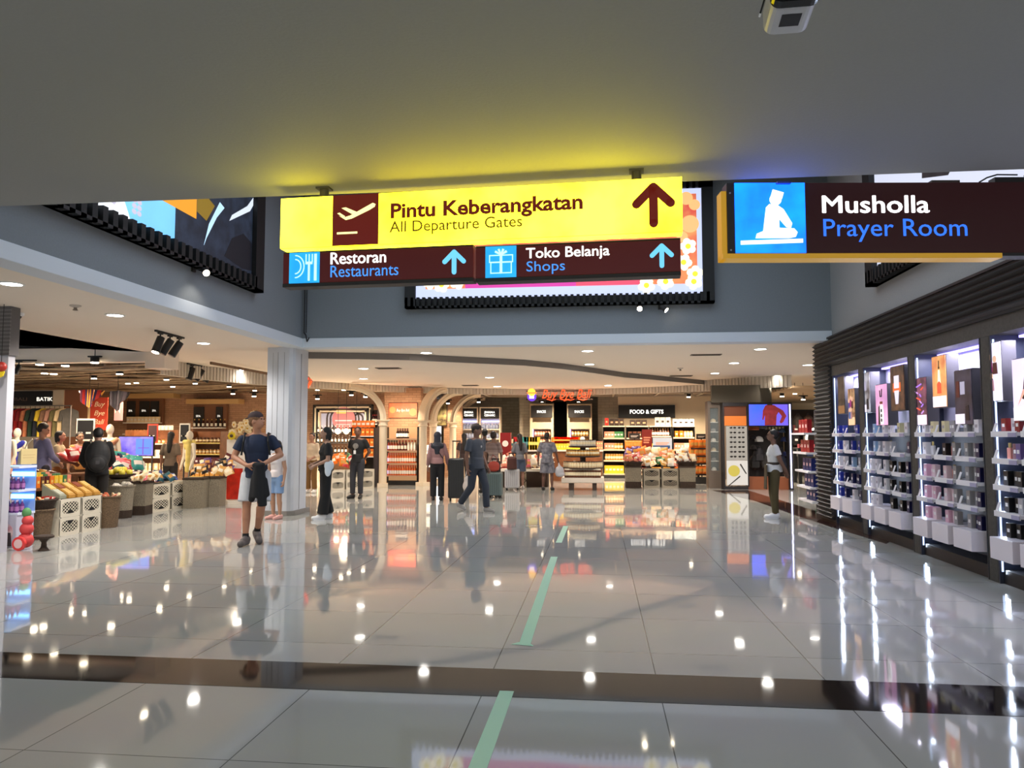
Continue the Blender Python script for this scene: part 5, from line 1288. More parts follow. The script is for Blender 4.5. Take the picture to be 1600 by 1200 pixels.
# poster on the passage wall, ceramic boards
a0_, a1_, b0_, b1_ = R(682, 626, 699, 666, 27.5)
t = thing('wall_poster', 'dark framed botanical poster seen between the white arches', 'poster', (a0_, 27.5, b0_)); part('frame', t, M_brz, lambda b: b.box(0, a1_-a0_, 0, .05, 0, b1_-b0_)); part('printed_face', t, mat((150,140,90), .5, noise=.7, nscale=7, c2=(70,50,40)), lambda b: b.box(.04, a1_-a0_-.04, -.008, -.0005, .04, b1_-b0_-.04))
part('hanger', t, M_dark, lambda b: b.cyl(((a1_-a0_)/2,.02,b1_-b0_), ((a1_-a0_)/2,.02,3.4-b0_), .008))
Yj = 28.2
for i, (p0, p1) in enumerate(((719.5,746),(750,781))):
    x0_, x1_, z0_, z1_ = R(p0-1, 636, p1+1, 700, Yj)
    t = thing('ceramic_cabinet', f'tall pale cabinet with a dark board reading JENGGALA CERAMIC, {["left","right"][i]} one', 'cabinet', (x0_, Yj, 0), 0, 'ceramic cabinets'); w_ = x1_-x0_
    part('body', t, mat((206,190,170), .5), lambda b: b.box(0, w_, .3, .4, 0, z1_).box(0, .05, 0, .3, 0, z1_).box(w_-.05, w_, 0, .3, 0, z1_).box(.05, w_-.05, 0, .3, z1_-.05, z1_))
    _, _, q0, q1 = R(p0, 638, p1, 654, Yj)
    bd = part('board', t, M_blk2, lambda b: b.box(.05, w_-.05, 0, .04, q0, q1))
    for j, s_ in enumerate(('JENGGALA', 'CERAMIC')): text(s_, .1, mat((250,245,235), .5, em=1.3), bd, (w_*.24, -.003, q0+(q1-q0)*(.53-.3*j)), width=w_*.5, bold=.003)
    part('light_bar', t, mat((150,170,255), .4, em=4), lambda b: b.box(.06, w_-.06, .25, .29, q0-.12, q0-.08))
    for j, z in enumerate((1.75, 1.4, 1.05)):
        part('shelf', t, M_wht, lambda b: b.box(.05, w_-.05, .02, .3, z-.03, z))
        def mkv(): return MB().use(mat((150,160,190), .25)).lathe([(.04,0),(.07,.05),(.075,.12),(.03,.17),(.04,.2)], n=12).build('ceramic_vase', None, True)
        row(('vase','a',mkv), x0_+.08, x1_-.08, z, Yj+.15, 5, f'blue grey ceramic vase on the {["top","middle","lower"][j]} shelf of the {["left","right"][i]} ceramic cabinet', 'vase', f'ceramic vases {i}{j}')
# red stand
q = FL(784, 757); t = thing('red_display', 'red upright display board with a white round emblem behind the shoppers', 'display stand', (q.x, q.y+.9, 0)); 
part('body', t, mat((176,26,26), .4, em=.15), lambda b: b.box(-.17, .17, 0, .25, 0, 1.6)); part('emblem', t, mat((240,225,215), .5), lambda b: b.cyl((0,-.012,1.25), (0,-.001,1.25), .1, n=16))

# ================================================================ GIFT SHOP (centre right)
random.seed(21)
# red script sign with emblem
qa = W(846, 626, 25.2); qb = W(926, 626, 25.2); 
t = thing('shop_name_sign', 'glowing orange red script sign reading Buy Bye Bali with a round emblem', 'sign', (qa.x, qa.y-.02, qa.z), 0)
M_neon = mat((255,84,40), .4, em=1.1); 
wds = text('Buy Bye Bali', .42, M_neon, t, (0, -.06, .07), shear=.35, width=(qb.x-qa.x)*.97, bold=.0, ex=.01)
part('swash', t, M_neon, lambda b: [b.cyl((x_, -.05, .05), (x_+.16, -.05, .0), .022, .012, 6).cyl((x_+.16,-.05,.0),(x_+.3,-.05,.04), .02, .008, 6) for x_ in (.18,.62,.78,1.2)])
part('rail', t, M_brz, lambda b: b.box(-.5, qb.x-qa.x, -.0, .03, .02, .06).box(-.5,qb.x-qa.x,.0,.03,.3,.33))
ex_ = W(831, 617, 25.2); dx = ex_.x-qa.x; dz = ex_.z-qa.z
em_ = part('emblem', t, mat((110,60,220), .4, em=.8), lambda b: b.cyl((dx,-.08,dz-.06), (dx,-.0,dz-.06), .15, n=20), False)
part('emblem_cap', em_, mat((250,190,60), .4, em=1.3), lambda b: b.cyl((dx,-.1,dz+.08), (dx,-.0801,dz+.08), .13, n=16).use(mat((240,120,50), .4, em=1.2)).box(dx-.16, dx+.16, -.11, -.1001, dz+.04, dz+.08))
part('emblem_figure', em_, mat((240,230,255), .4, em=1.3), lambda b: b.plate([(dx-.08,dz-.12),(dx+.08,dz-.12),(dx+.07,dz),(dx,dz-.05),(dx-.07,dz)], -.1, -.0801))
# tail of the same sign beyond the column
qa2 = W(483, 606, 22.0); t = thing('shop_name_sign', 'end letters of a glowing orange red script sign beside the white column', 'sign', (qa2.x-.75, qa2.y-.06, qa2.z-.02), -.15)
text('Bali', .42, M_neon, t, (0, -.06, .0), shear=.35, width=.95, bold=.004, ex=.02)
# SNACKS cabinets + dark gap
Ys = 28.3
for i, (p0, p1, b0p, b1p) in enumerate(((828,865,829,863),(886,925,889,923))):
    x0_, x1_, z0_, z1_ = R(p0, 631, p1, 700, Ys)
    t = thing('snack_cabinet', f'tall beige cabinet with a dark board reading SNACKS, {["left","right"][i]} of the black gap', 'cabinet', (x0_, Ys, 0), 0, 'snack cabinets'); w_ = x1_-x0_
    part('body', t, mat((196,176,146), .5), lambda b: b.box(0, w_, .35, .4, 0, z1_).box(0, .09, 0, .35, 0, z1_).box(w_-.09, w_, 0, .35, 0, z1_).box(.09, w_-.09, 0, .35, z1_-.05, z1_).box(.09, w_-.09, 0, .35, 1.75, 2.0))
    _, _, q0, q1 = R(b0p, 634, b1p, 652.5, Ys)
    bd = part('board', t, M_blk2, lambda b: b.box(.04, w_-.04, -.05, -.001, q0, q1))
    text('SNACKS', .13, mat((250,245,235), .5, em=1.4), bd, (w_*.3, -.053, q0+(q1-q0)*.4), width=w_*.38, bold=.003)
    part('light_bar', t, mat((240,180,255), .4, em=4), lambda b: b.box(.10, .13, .02, .04, .8, 1.74))
    for j, z in enumerate((1.5, 1.2, .9)):
        part('shelf', t, M_brz, lambda b: b.box(.09, w_-.09, .02, .35, z-.03, z))
        row(P_jar(CN['salmon'] if i == 0 else CN['gold'], h=.2, r=.045), x0_+.15, x1_-.12, z, Ys+.15, 6, f'{"salmon" if i==0 else "gold"} jar on the {["top","middle","lower"][j]} shelf of the {["left","right"][i]} snack cabinet', 'jar', f'jars snack cabinet {i}{j}')
    for px in (847 if i == 0 else 904,):
        q = PY(px, 628, Ys-.5); hh_ = thing('cabinet_spotlight', f'small black spotlight shining on the {["left","right"][i]} SNACKS board', 'spotlight', tuple(q))
        part('housing', hh_, M_black, lambda b: b.box(-.12, .12, -.05, .05, 0, .08)); part('lens', hh_, M_lensw, lambda b: b.cyl((0,0,-.002), (0,0,-.01), .045, n=12)); part('rod', hh_, M_black, lambda b: b.cyl((0,0,.08), (0,0,3.5-q.z), .01))
        spot((q.x, q.y, q.z-.05), 30, (1,.85,.65), 100, .05, rot=(math.radians(-15),0,0))
x0_, x1_, _, z1_ = R(866, 628, 885, 700, 28.6)
struct('door_gap_shade_1', MB().use(mat((4,4,4), 1, spec=0)).box(x0_, x1_, 28.62, 28.68, 0, z1_))  # near-black sheet, the gap's shade is put into its colour
# FOOD & GIFTS board
x0_, x1_, z0_, z1_ = R(966, 633, 1055, 653, 28.62)
t = thing('food_gifts_sign', 'wide dark board reading FOOD & GIFTS on the beige wall', 'sign', (x0_, 28.62, z0_))
part('board', t, M_blk2, lambda b: b.box(0, x1_-x0_, 0, .075, 0, z1_-z0_))
text('FOOD & GIFTS', .2, mat((255,250,240), .5, em=1.5), t, ((x1_-x0_)*.2, -.003, (z1_-z0_)*.34), width=(x1_-x0_)*.59, bold=.004)
# food shelves
Yg = 27.6
def food_unit(p0, p1, ptop, rows, label, body=M_dark, top=None, z_low=.16):
    x0_, x1_, _, zt_ = R(p0, ptop, p1, 740, Yg); n = len(rows)
    lev = [zof(r[0], (p0+p1)/2, Yg) for r in rows]
    u = unit('food_shelf', label, 'shelf', x0_, x1_, zt_, Yg, .45, lev, body, mat((226,200,170), .5), lip=.05)
    part('top_board', u, mat((226,200,170), .5), lambda b: b.box(-(x1_-x0_)/2, (x1_-x0_)/2, -.02, .45, zt_, zt_+.04))
    for j, r in enumerate(rows):
        segs = r[1]; m_ = len(segs)
        for k_, (P, c_, nm_, cat) in enumerate(segs):
            a_ = x0_+.06+(x1_-x0_-.12)*k_/m_; b__ = x0_+.06+(x1_-x0_-.12)*(k_+1)/m_
            for dd in range(2): row(P, a_, b__, lev[j], Yg+.1+.14*dd, c_, f'{nm_} on shelf {["one","two","three","four","five"][j]} from the top, {label.split(",")[-1].strip()}', cat, f'{nm_} {label.split(",")[-1].strip()} {j}{k_}')
    return x0_, x1_, zt_+.0405
bxf = lambda c, w_=.13, h=.22: P_box(CN[c], w_, h, .09, c2=(240,230,210))
jr = lambda c, h=.22: P_jar(CN[c], (190,150,90), h, .05)
u1 = food_unit(942, 977, 667, [(684,[(bxf('salmon'),3,'salmon carton','gift box'),(bxf('green'),3,'green carton','gift box')]),(702,[(bxf('salmon'),3,'salmon carton','gift box'),(jr('gold'),3,'gold jar','jar')]),(719,[(jr('gold'),7,'gold jar','jar')]),(740,[(bxf('yellow',.16,.28),5,'yellow carton','gift box')])], 'dark shelf unit left of the red board, narrow left food shelf')
u2_ = food_unit(978, 1014, 667, [(684,[(bxf('brown'),4,'brown carton','gift box')]),(702,[(bxf('gold'),5,'gold carton','gift box')]),(719,[(bxf('cream'),5,'cream carton','gift box')]),(740,[(bxf('maroon'),5,'maroon carton','gift box')])], 'dark shelf unit behind the red board, middle food shelf')
u3 = food_unit(1015, 1050, 667, [(681,[(P_bottle(CN['brown'], (190,150,80), .26, .045),7,'brown bottle','bottle')]),(702,[(bxf('yellow',.2,.2),2,'yellow carton','gift box'),(bxf('white'),4,'white carton','gift box')]),(719,[(bxf('cream'),5,'cream carton','gift box')]),(740,[(bxf('gold'),6,'gold carton','gift box')])], 'dark shelf unit right of the red board, third food shelf')
u4 = food_unit(1051, 1087, 667, [(683,[(bxf('orange'),2,'orange carton','gift box'),(jr('cream'),3,'cream jar','jar')]),(702,[(bxf('salmon'),3,'salmon carton','gift box'),(bxf('cream'),3,'cream carton','gift box')]),(719,[(jr('gold'),6,'gold jar','jar')]),(740,[(bxf('orange'),5,'orange carton','gift box')])], 'dark shelf unit below the pale cartons, right food shelf')
def topbox(p0, p1, z, nn, c_, h, label):
    x0_ = PY(p0, 665, Yg+.2).x; x1_ = PY(p1, 665, Yg+.2).x
    w_ = (x1_-x0_)/nn*.94
    row(P_box(c_, w_, h, .12, c2=(60,50,44) if sum(c_) > 400 else (200,160,120)), x0_, x1_, z, Yg+.25, nn, label, 'gift box', label[:40])
topbox(945, 951, u1[2], 1, (190,50,40), .28, 'single small red box on top of the narrow left food shelf')
topbox(952, 975, u1[2], 3, (52,38,30), .25, 'dark brown patterned box on top of the narrow left food shelf')
topbox(984, 1011, u2_[2], 3, (58,46,40), .21, 'dark box on top of the middle food shelf behind the red board')
topbox(1023, 1048, u3[2], 3, (196,192,186), .30, 'grey and white patterned box on top of the third food shelf')
topbox(1051, 1085, u4[2], 4, (168,186,196), .24, 'pale blue carton on top of the right food shelf')
# red board, blue-white promo, tiny signs
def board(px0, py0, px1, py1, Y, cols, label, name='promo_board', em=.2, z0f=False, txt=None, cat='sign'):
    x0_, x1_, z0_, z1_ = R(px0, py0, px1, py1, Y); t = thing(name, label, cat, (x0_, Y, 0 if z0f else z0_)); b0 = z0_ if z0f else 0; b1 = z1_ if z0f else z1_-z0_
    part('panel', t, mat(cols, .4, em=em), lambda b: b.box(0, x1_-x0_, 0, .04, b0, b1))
    part('stand', t, M_dark, lambda b: b.box((x1_-x0_)/2-.02, (x1_-x0_)/2+.02, .041, .07, 0 if z0f else -z0_, b0+.05).box((x1_-x0_)/2-.12,(x1_-x0_)/2+.12,.041,.2,0 if z0f else -z0_, .02 if z0f else -z0_+.02))
    if txt: text(txt[0], .08, mat(txt[1], .5, em=.8), t, ((x1_-x0_)*.15, -.003, b0+(b1-b0)*.35), width=(x1_-x0_)*.7)
    else: part('print', t, mat((230,150,120) if cols[0] > 100 else (200,190,180), .5), lambda b: [b.box((x1_-x0_)*.15, (x1_-x0_)*(.85-.08*i), -.003, -.0005, b0+(b1-b0)*(.55-.12*i), b0+(b1-b0)*(.62-.12*i)) for i in range(3)])
    return t
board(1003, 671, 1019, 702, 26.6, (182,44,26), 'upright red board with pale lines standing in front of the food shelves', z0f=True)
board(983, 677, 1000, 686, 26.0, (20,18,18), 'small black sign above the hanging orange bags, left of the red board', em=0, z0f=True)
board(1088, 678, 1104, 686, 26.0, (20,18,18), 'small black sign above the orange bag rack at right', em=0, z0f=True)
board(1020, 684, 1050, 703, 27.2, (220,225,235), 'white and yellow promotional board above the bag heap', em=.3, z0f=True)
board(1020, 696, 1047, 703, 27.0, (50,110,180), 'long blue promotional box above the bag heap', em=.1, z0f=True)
# orange bag racks
def bagrack(p0, p1, ys, Y, label, cols, cnt=5):
    x0_, x1_, _, zt_ = R(p0, ys[0]-8, p1, 740, Y)
    tn = 'rack at the right of the food heap' if 'tall' in label else 'rack left of the red board'
    t = thing('bag_rack', label, 'rack', ((x0_+x1_)/2, Y, 0)); hw = (x1_-x0_)/2
    part('post', t, M_dark, lambda b: b.box(-.03, .03, .12, .18, .0, zt_)); part('base', t, M_dark, lambda b: b.box(-hw, hw, -.1, .3, 0, .2))
    for j, y in enumerate(ys):
        z = zof(y, (p0+p1)/2, Y)
        part('tray', t, M_dark, lambda b: b.box(-hw, hw, 0, .3, z-.04, z))
        c_ = cols[j % len(cols)]
        row(P_pouch(CN[c_], .2, .26, .1, c2=CN['gold']), x0_-.02, x1_+.02, z, Y+.06, cnt, f'{c_} snack bag, front of tier {["one","two","three","four","five"][j]}, {tn}', 'snack bag', f'{c_} bags {label[:20]} {j}', name='snack_bag', jit=.01)
        row(P_pouch(CN[c_], .2, .26, .1, c2=CN['gold']), x0_, x1_, z, Y+.2, cnt-1, f'{c_} snack bag, back of tier {["one","two","three","four","five"][j]}, {tn}', 'snack bag', f'{c_} rear bags {label[:20]} {j}', name='snack_bag', jit=.01)
bagrack(1079, 1105, (700, 712, 724, 741), 24.8, 'tall rack of orange bags at right', ['orange'], 4)
bagrack(979, 1001, (701, 713, 724), 25.0, 'rack of orange and dark bags left of the red board', ['orange','maroon','red'], 4)
# food crates with baskets
E0, E1 = FL(1004, 762), FL(1062, 762.5)
a, s4_, ht4 = crates(E0, E1, 2, 2, (CGU, CGU), 'grey lattice crate below FOOD & GIFTS', 'grey crates in the middle of the food heap', 1)
me_ = (E0+E1)/2
heap('heaped over the grey crates', me_.x, me_.y+.3, ht4, 1.05, .7, .35, 40, ['cream','white','salmon','gold','green','maroon'], 'over the grey crates', sz_=.2)
q = FL(990, 763); basket((q.x, q.y+.25, 0), .23, .62, 'square grey basket left of the grey crates', M_wick2, square=True, band=.3)
basket((q.x, q.y+.25, .625), .28, .12, 'shallow round basket of red packets left of the grey crates', M_wickd)
heap('in the shallow basket left of the grey crates', q.x, q.y+.3, .74, .5, .45, .2, 16, ['red','salmon','pink'], 'shallow basket left of the crates', sz_=.15)
q = FL(1075, 763); basket((q.x, q.y+.25, 0), .23, .62, 'square grey basket right of the grey crates', M_wick2, square=True, band=.3)
basket((q.x, q.y+.25, .625), .28, .12, 'shallow round basket of dark packets right of the grey crates', M_wickd)
heap('in the shallow basket right of the grey crates', q.x, q.y+.3, .74, .5, .45, .2, 16, ['maroon','cream','white','brown'], 'shallow basket right of the crates', sz_=.15)
heap('on the stepped back of the food heap', me_.x, me_.y+1.0, ht4+.28, 1.9, .4, .12, 24, ('purple','purple','orange','cream','gold','orange','salmon','white'), 'on the back of the food heap', sz_=.24)
t = thing('display_table', 'dark stepped table behind the grey crates', 'table', (me_.x, me_.y+1.0, 0)); part('table_top', t, M_wd, lambda b: b.box(-1.0, 1.0, -.2, .3, .74, .79)); 
for sx_ in (-.95,.95):
    for sy_ in (-.15,.25): part('leg', t, M_wd, lambda b: b.box(sx_-.03, sx_+.03, sy_-.03, sy_+.03, 0, .74))
# round tiered table
q0, q1 = FL(877, 766), FL(944, 766); cx_ = (q0.x+q1.x)/2; hw = (q1.x-q0.x)/2; cy_ = q0.y+.5
t = thing('tiered_table', 'white low table with three dark tiers of jars and sweets right of the patterned shirt', 'table', (cx_, cy_, 0))
part('table_top', t, mat((226,214,200), .5), lambda b: b.box(-hw, hw, -.5, .5, .20, .34), bevel=.02)
for sx_ in (-hw*.55, hw*.55):
    for sy_ in (-.35, .35): part('leg', t, M_brz, lambda b: b.box(sx_-.06, sx_+.06, sy_-.06, sy_+.06, 0, .2))
TZ = [(.34,.58,.62),(.62,.50,.95),(.95,.40,1.22)]
for j, (za, r_, zb_) in enumerate(TZ):
    part('tier', t, M_brz, lambda b: b.lathe([(r_*.9, zb_-.05),(r_,zb_-.03),(r_,zb_)], n=24))
    part('tier_post', t, M_brz, lambda b: b.cyl((0,0,za), (0,0,zb_-.05), .08))
    n_r = [20,17,14][j]
    for i in range(n_r):
        a_ = PI+PI*(i+.5)/n_r
        x_, y_ = cx_+(r_-.07)*math.cos(a_), cy_+(r_-.07)*math.sin(a_)
        put(P_jar(CN[['cream','gold','white'][j]], (60,44,34), .17, .04), (x_, y_, zb_+.001), 0, f'{["cream","gold","white"][j]} jar around the {["lower","middle","upper"][j]} dark tier', 'jar', f'jars on tier {j}')
    for i in range(n_r+6):
        a_ = random.random()*2*PI; rr = (r_-.14)*math.sqrt(random.random()); c_ = ['cream','gold','brown','white'][i % 4]
        put(P_pouch(CN[c_], .12, .15, .06), (cx_+rr*math.cos(a_), cy_+rr*math.sin(a_)*.9, zb_+.02), 0, f'{c_} packet piled on the {["lower","middle","upper"][j]} dark tier', 'snack packet', f'{c_} packets tier {j}', name='snack_packet', tilt=(random.uniform(-1,-.2), .2, random.random()*6))
row(P_jar(CN['brown'], (230,220,200), .25, .05), cx_-hw+.1, cx_+hw-.1, .342, cy_-.4, 14, 'brown jar lined along the white low table edge', 'jar', 'brown jars on the white low table')
# counter with colourful packs
x0_, x1_, _, zt_ = R(850, 703, 944, 760, 25.6)
def counter(px0, px1, pyt, Y, label, m_):
    x0_, x1_, _, zt_ = R(px0, pyt, px1, 740, Y)
    t = thing('shop_counter', label, 'counter', ((x0_+x1_)/2, Y, 0)); hw_ = (x1_-x0_)/2
    part('counter_top', t, M_wht, lambda b: b.box(-hw_, hw_, 0, .6, zt_-.05, zt_)); part('body', t, m_, lambda b: b.box(-hw_+.04, hw_-.04, .05, .58, 0, zt_-.05))
    return x0_, x1_, zt_
c0, c1, cz = counter(862, 943, 703, 25.6, 'long pale counter of orange and yellow packs behind the tiered table', M_wd)
w_ = c1-c0
def packs(f0, f1, c_, nx, lay, lb, h=.21, P=None):
    for l in range(lay):
        row(P or P_box(CN[c_], (f1-f0)*w_/nx*.9, h, .12, c2=(250,230,140)), c0+w_*f0, c0+w_*f1, cz+l*(h+.002), 25.75+.0*l, nx, f'{c_} pack on the long pale counter, {lb}, layer {["one","two","three"][l]}', 'snack packet', f'{c_} packs {lb} {l}', name='snack_pack')
packs(0, .12, 'yellow', 3, 1, 'left end'); packs(.12, .38, 'yellow', 5, 1, 'left of centre'); packs(.38,.56,'yellow',4,1,'centre')
packs(.56,.64,'red',2,1,'right of centre'); packs(.66,.72,'white',2,1,'white group'); packs(.74,.86,'gold',3,2,'right stack',.14); packs(.87,.99,'salmon',3,2,'far right stack',.14)
row(P_box(CN['orange'], .2, .2, .12, c2=(250,180,80)), c0+w_*.02, c0+w_*.55, cz+.22, 25.8, 9, 'orange pack in the upper layer on the long pale counter', 'snack packet', 'orange packs upper layer')
t = thing('price_sign', 'pair of round white discs on a stick above the yellow packs', 'sign', (c0+w_*.6, 25.66, cz)); part('disc', t, M_wht, lambda b: b.cyl((0,-.01,.36), (0,.005,.36), .08, n=14)); part('disc', t, M_wht, lambda b: b.cyl((.08,-.01,.25), (.08,.005,.25), .08, n=14)); part('stick', t, M_dark, lambda b: b.box(-.01,.01,.006,.02,0,.36))
d0, d1, dz = counter(786, 842, 703, 25.0, 'pale counter of teal and yellow boxes left of the patterned shirt', M_brz)
for f0, f1, c_, n in ((0,.3,'cream',3),(.3,.5,'red',2),(.55,.68,'teal',2),(.7,.99,'yellow',4)):
    row(P_box(CN[c_], .16, .42 if c_ != 'cream' else .35, .14, c2=(240,230,120) if c_ == 'yellow' else (90,150,160)), d0+(d1-d0)*f0, d0+(d1-d0)*f1, dz, 25.15, n, f'tall {c_} box on the pale counter behind the woman with the silver suitcase', 'gift box', f'tall {c_} boxes pale counter')
for (px, wq, lb) in ((797,.5,'left'),(838,.6,'right')):
    q = FL(px, 762); qy = q.y+.6
    t = thing('floor_bin', f'dark brown display bin of sweets beside the shoppers, {lb} one', 'display bin', (q.x, qy, 0)); part('body', t, M_wickd, lambda b: b.box(-.32, .32, -.3, .3, 0, .45)); part('upper_tray', t, M_wht, lambda b: b.box(-.34, .34, -.32, .32, .4501, .52))
    heap(f'in the {lb} dark display bin', q.x, qy, .52, .6, .55, .4, 20, ['cream','salmon','white','pink'], f'in the {lb} bin', sz_=.2)
# beige lattice screen
q = FL(820, 762); t = thing('lattice_screen', 'cream diamond lattice screen standing between the two dark bins', 'screen', (q.x, q.y+.5, 0))
part('panel', t, mat((226,206,170), .5), lambda b: b.box(-.15, .15, .0, .04, 0, .95)); part('lattice', t, M_brz, lambda b: [b.cyl((-.14,-.004,z), (.14,-.004,z+.25), .008, n=5).cyl((.14,-.004,z), (-.14,-.004,z+.25), .008, n=5) for z in (.05,.3,.55)])

# ================================================================ SPORTS SHOP (right)
Yp = FL(1180, 765).y
x0_, x1_, _, zt_ = R(1131, 629, 1240, 760, Yp)
M_port = mat((34,30,32), .5)
t = thing('shop_portal', 'dark shop front frame holding the television, orange panels and the glasses display', 'shop front', (x0_, Yp, 0)); w_ = x1_-x0_
X = lambda px: PY(px, 690, Yp).x-x0_
part('frame', t, M_port, lambda b: b.box(0, X(1168), 0, .5, 0, .08).box(-.04, 0, -.02, .5, 0, zt_).box(0, w_, -.02, .5, zt_-.1, zt_).box(X(1232), w_, -.02, .5, 0, zt_-.1).box(X(1167.5), X(1169.5), -.02, .3, .08, zt_-.1))
part('light_strip', t, mat((205,205,255), .4, em=3), lambda b: b.box(X(1234), X(1236), -.03, -.021, .05, zt_-.05))
_, _, o0, o1 = R(1131, 633, 1167, 650, Yp); _, _, o2, o3 = R(1131, 650, 1167, 665, Yp)
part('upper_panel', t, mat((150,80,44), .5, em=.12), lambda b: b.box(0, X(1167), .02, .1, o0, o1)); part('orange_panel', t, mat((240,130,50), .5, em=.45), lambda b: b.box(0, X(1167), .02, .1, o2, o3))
_, _, p0_, p1_ = R(1134, 666, 1169, 758, Yp)
pz = PY(1150, 719, Yp).z
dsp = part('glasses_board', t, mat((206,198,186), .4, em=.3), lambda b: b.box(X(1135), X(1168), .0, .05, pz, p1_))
part('poster', t, mat((232,226,218), .5, em=.45), lambda b: b.box(X(1135), X(1168), .0, .05, p0_, pz-.01).use(mat((225,205,90), .5, em=.4)).cyl((X(1146),-.006,pz-.3), (X(1146),-.0005,pz-.3), .16, n=16).use(mat((60,56,54), .5)).plate([(X(1155),pz-.12),(X(1157),pz-.1),(X(1166),pz-.38),(X(1164),pz-.38)][::-1], -.008, -.0005).plate([(X(1136),pz-.72),(X(1136),pz-.75),(X(1156),pz-.46),(X(1155),pz-.43)], -.008,-.0005))
def mkg():
    b = MB().use(mat((26,20,18), .2))
    for s in (-1, 1): b.ball((s*.05, -.01, 0), .04, .01, .026, n=10, m=6)
    b.box(-.02,.02,-.014,-.006,.002,.008).box(-.095,-.088,-.01,.03,.004,.01).box(.088,.095,-.01,.03,.004,.01)
    return b.build('sunglasses', None, True)
for j in range(7):
    for i in range(2):
        put(('sg','a',mkg), (x0_+X(1145)+(X(1158)-X(1145))*i, Yp-.035, pz+.1+j*.135), 0, f'dark sunglasses on the white board, {["left","right"][i]} column, {ORD[j]} from the bottom', 'sunglasses', 'sunglasses on the white board')
# TV
_, _, t0, t1 = R(1168, 631, 1232, 666.5, Yp)
tv = thing('television', 'large television showing a person in a red hooded jacket on blue', 'television', (x0_+X(1169), Yp-.1, t0)); tw = X(1232)-X(1169.); th = t1-t0
part('housing', tv, M_black, lambda b: b.box(0, tw, 0, .07, 0, th))
part('screen', tv, mat((40,90,245), .3, em=.75, noise=.3, nscale=1.2, c2=(80,80,240)), lambda b: b.box(.02, tw-.02, -.008, -.0005, .03, th-.02).use(mat((120,100,240), .3, em=.65)).box(tw*.62, tw-.02, -.0095, -.0082, .03, th-.02))
P_ = lambda l: [(tw*a_, th*c_) for a_, c_ in l]
part('pictured_jacket', tv, mat((150,44,48), .4, em=.3, noise=.3, nscale=9), lambda b: b.plate(P_([(.40,.05),(.68,.05),(.70,.5),(.78,.72),(.66,.92),(.58,.96),(.50,.97),(.42,.92),(.36,.7),(.34,.3),(.37,.28),(.41,.5)]), -.014, -.0097).plate(P_([(.68,.88),(.86,.70),(.94,.46),(.86,.2),(.80,.13),(.77,.2),(.83,.45),(.76,.6)])[::-1], -.013, -.0097))
part('pictured_chin', tv, mat((60,30,26), .4, em=.3), lambda b: b.plate(P_([(.48,.93),(.6,.93),(.6,.975),(.46,.975)]), -.018, -.0142))
# caps and bags on dark slatwall below
struct('wall_sports', MB().use(mat((44,34,30), .6)).box(x0_+X(1170), x0_+X(1232), Yp+.6, Yp+.65, 0, 2.2).use(mat((150,84,50), .5)).box(x0_+X(1169), x0_+X(1232), Yp+.1, Yp+.4, 0, .35))
def mkcap(c):
    def f(): 
        o = MB().use(mat(c, .8)).lathe([(.09,0),(.095,.04),(.075,.09),(.03,.115),(.0,.118)], n=14).build('sports_cap', None, True)
        MB().use(mat(c, .8)).prism([(-.07,-.06),(.07,-.06),(.06,-.15),(0,-.17),(-.06,-.15)], .0, .012).build('peak', o); return o
    return ('cap', c, f)
caps = [(1178,672,(225,120,70),'orange',1.6),(1192,670,(150,148,150),'grey',1.3),(1186,690,(226,222,220),'white',1.3),(1176,686,(40,36,40),'black',1.1),(1200,686,(60,56,60),'dark grey',1.1),(1222,676,(90,110,150),'blue grey',1.1),(1226,690,(40,50,100),'navy',1.2),(1178,702,(50,44,44),'charcoal',1.1),(1218,704,(36,32,36),'coal black',1.1),(1228,712,(30,40,90),'dark blue',1.1)]
for px, py, c_, nm_, s_ in caps:
    q = PY(px, py, Yp+.42); put(mkcap(c_), tuple(q), 0, f'{nm_} cap hanging on the dark wall under the television', 'cap', None, sc=s_)
def mkbag(c):
    def f():
        o = MB().use(mat(c, .7)).ball((0,0,.2), .16, .1, .22).box(-.1,.1,-.13,-.08,.05,.22).build('backpack', None, True)
        MB().use(mat((50,46,46), .7)).tube([(-.05,0,.4),(-.03,0,.46),(.03,0,.46),(.05,0,.4)], .012).build('handle', o); return o
    return ('bag', c, f)
for i, (px, py, c_, nm_) in enumerate(((1180,733,(34,30,30),'black'),(1196,733,(50,44,40),'brownish black'),(1222,735,(34,40,60),'dark navy'),(1186,722,(44,40,44),'charcoal'))):
    q = PY(px, py, Yp+.38); put(mkbag(c_), tuple(q), 0, f'{nm_} backpack on the dark wall behind the staff woman', 'backpack', None)
row(P_box((236,210,140), .06, .07, .02), x0_+X(1200), x0_+X(1232), zof(671,1216,Yp+.4), Yp+.4, 6, 'small glowing price tag under the television', 'price tag', 'price tags under the television', name='price_tag')
part('tag_rail', t, M_dark, lambda b: b.box(X(1198), X(1232), .34, .45, zof(671,1216,Yp+.4)-.03, zof(671,1216,Yp+.4)-.0005))
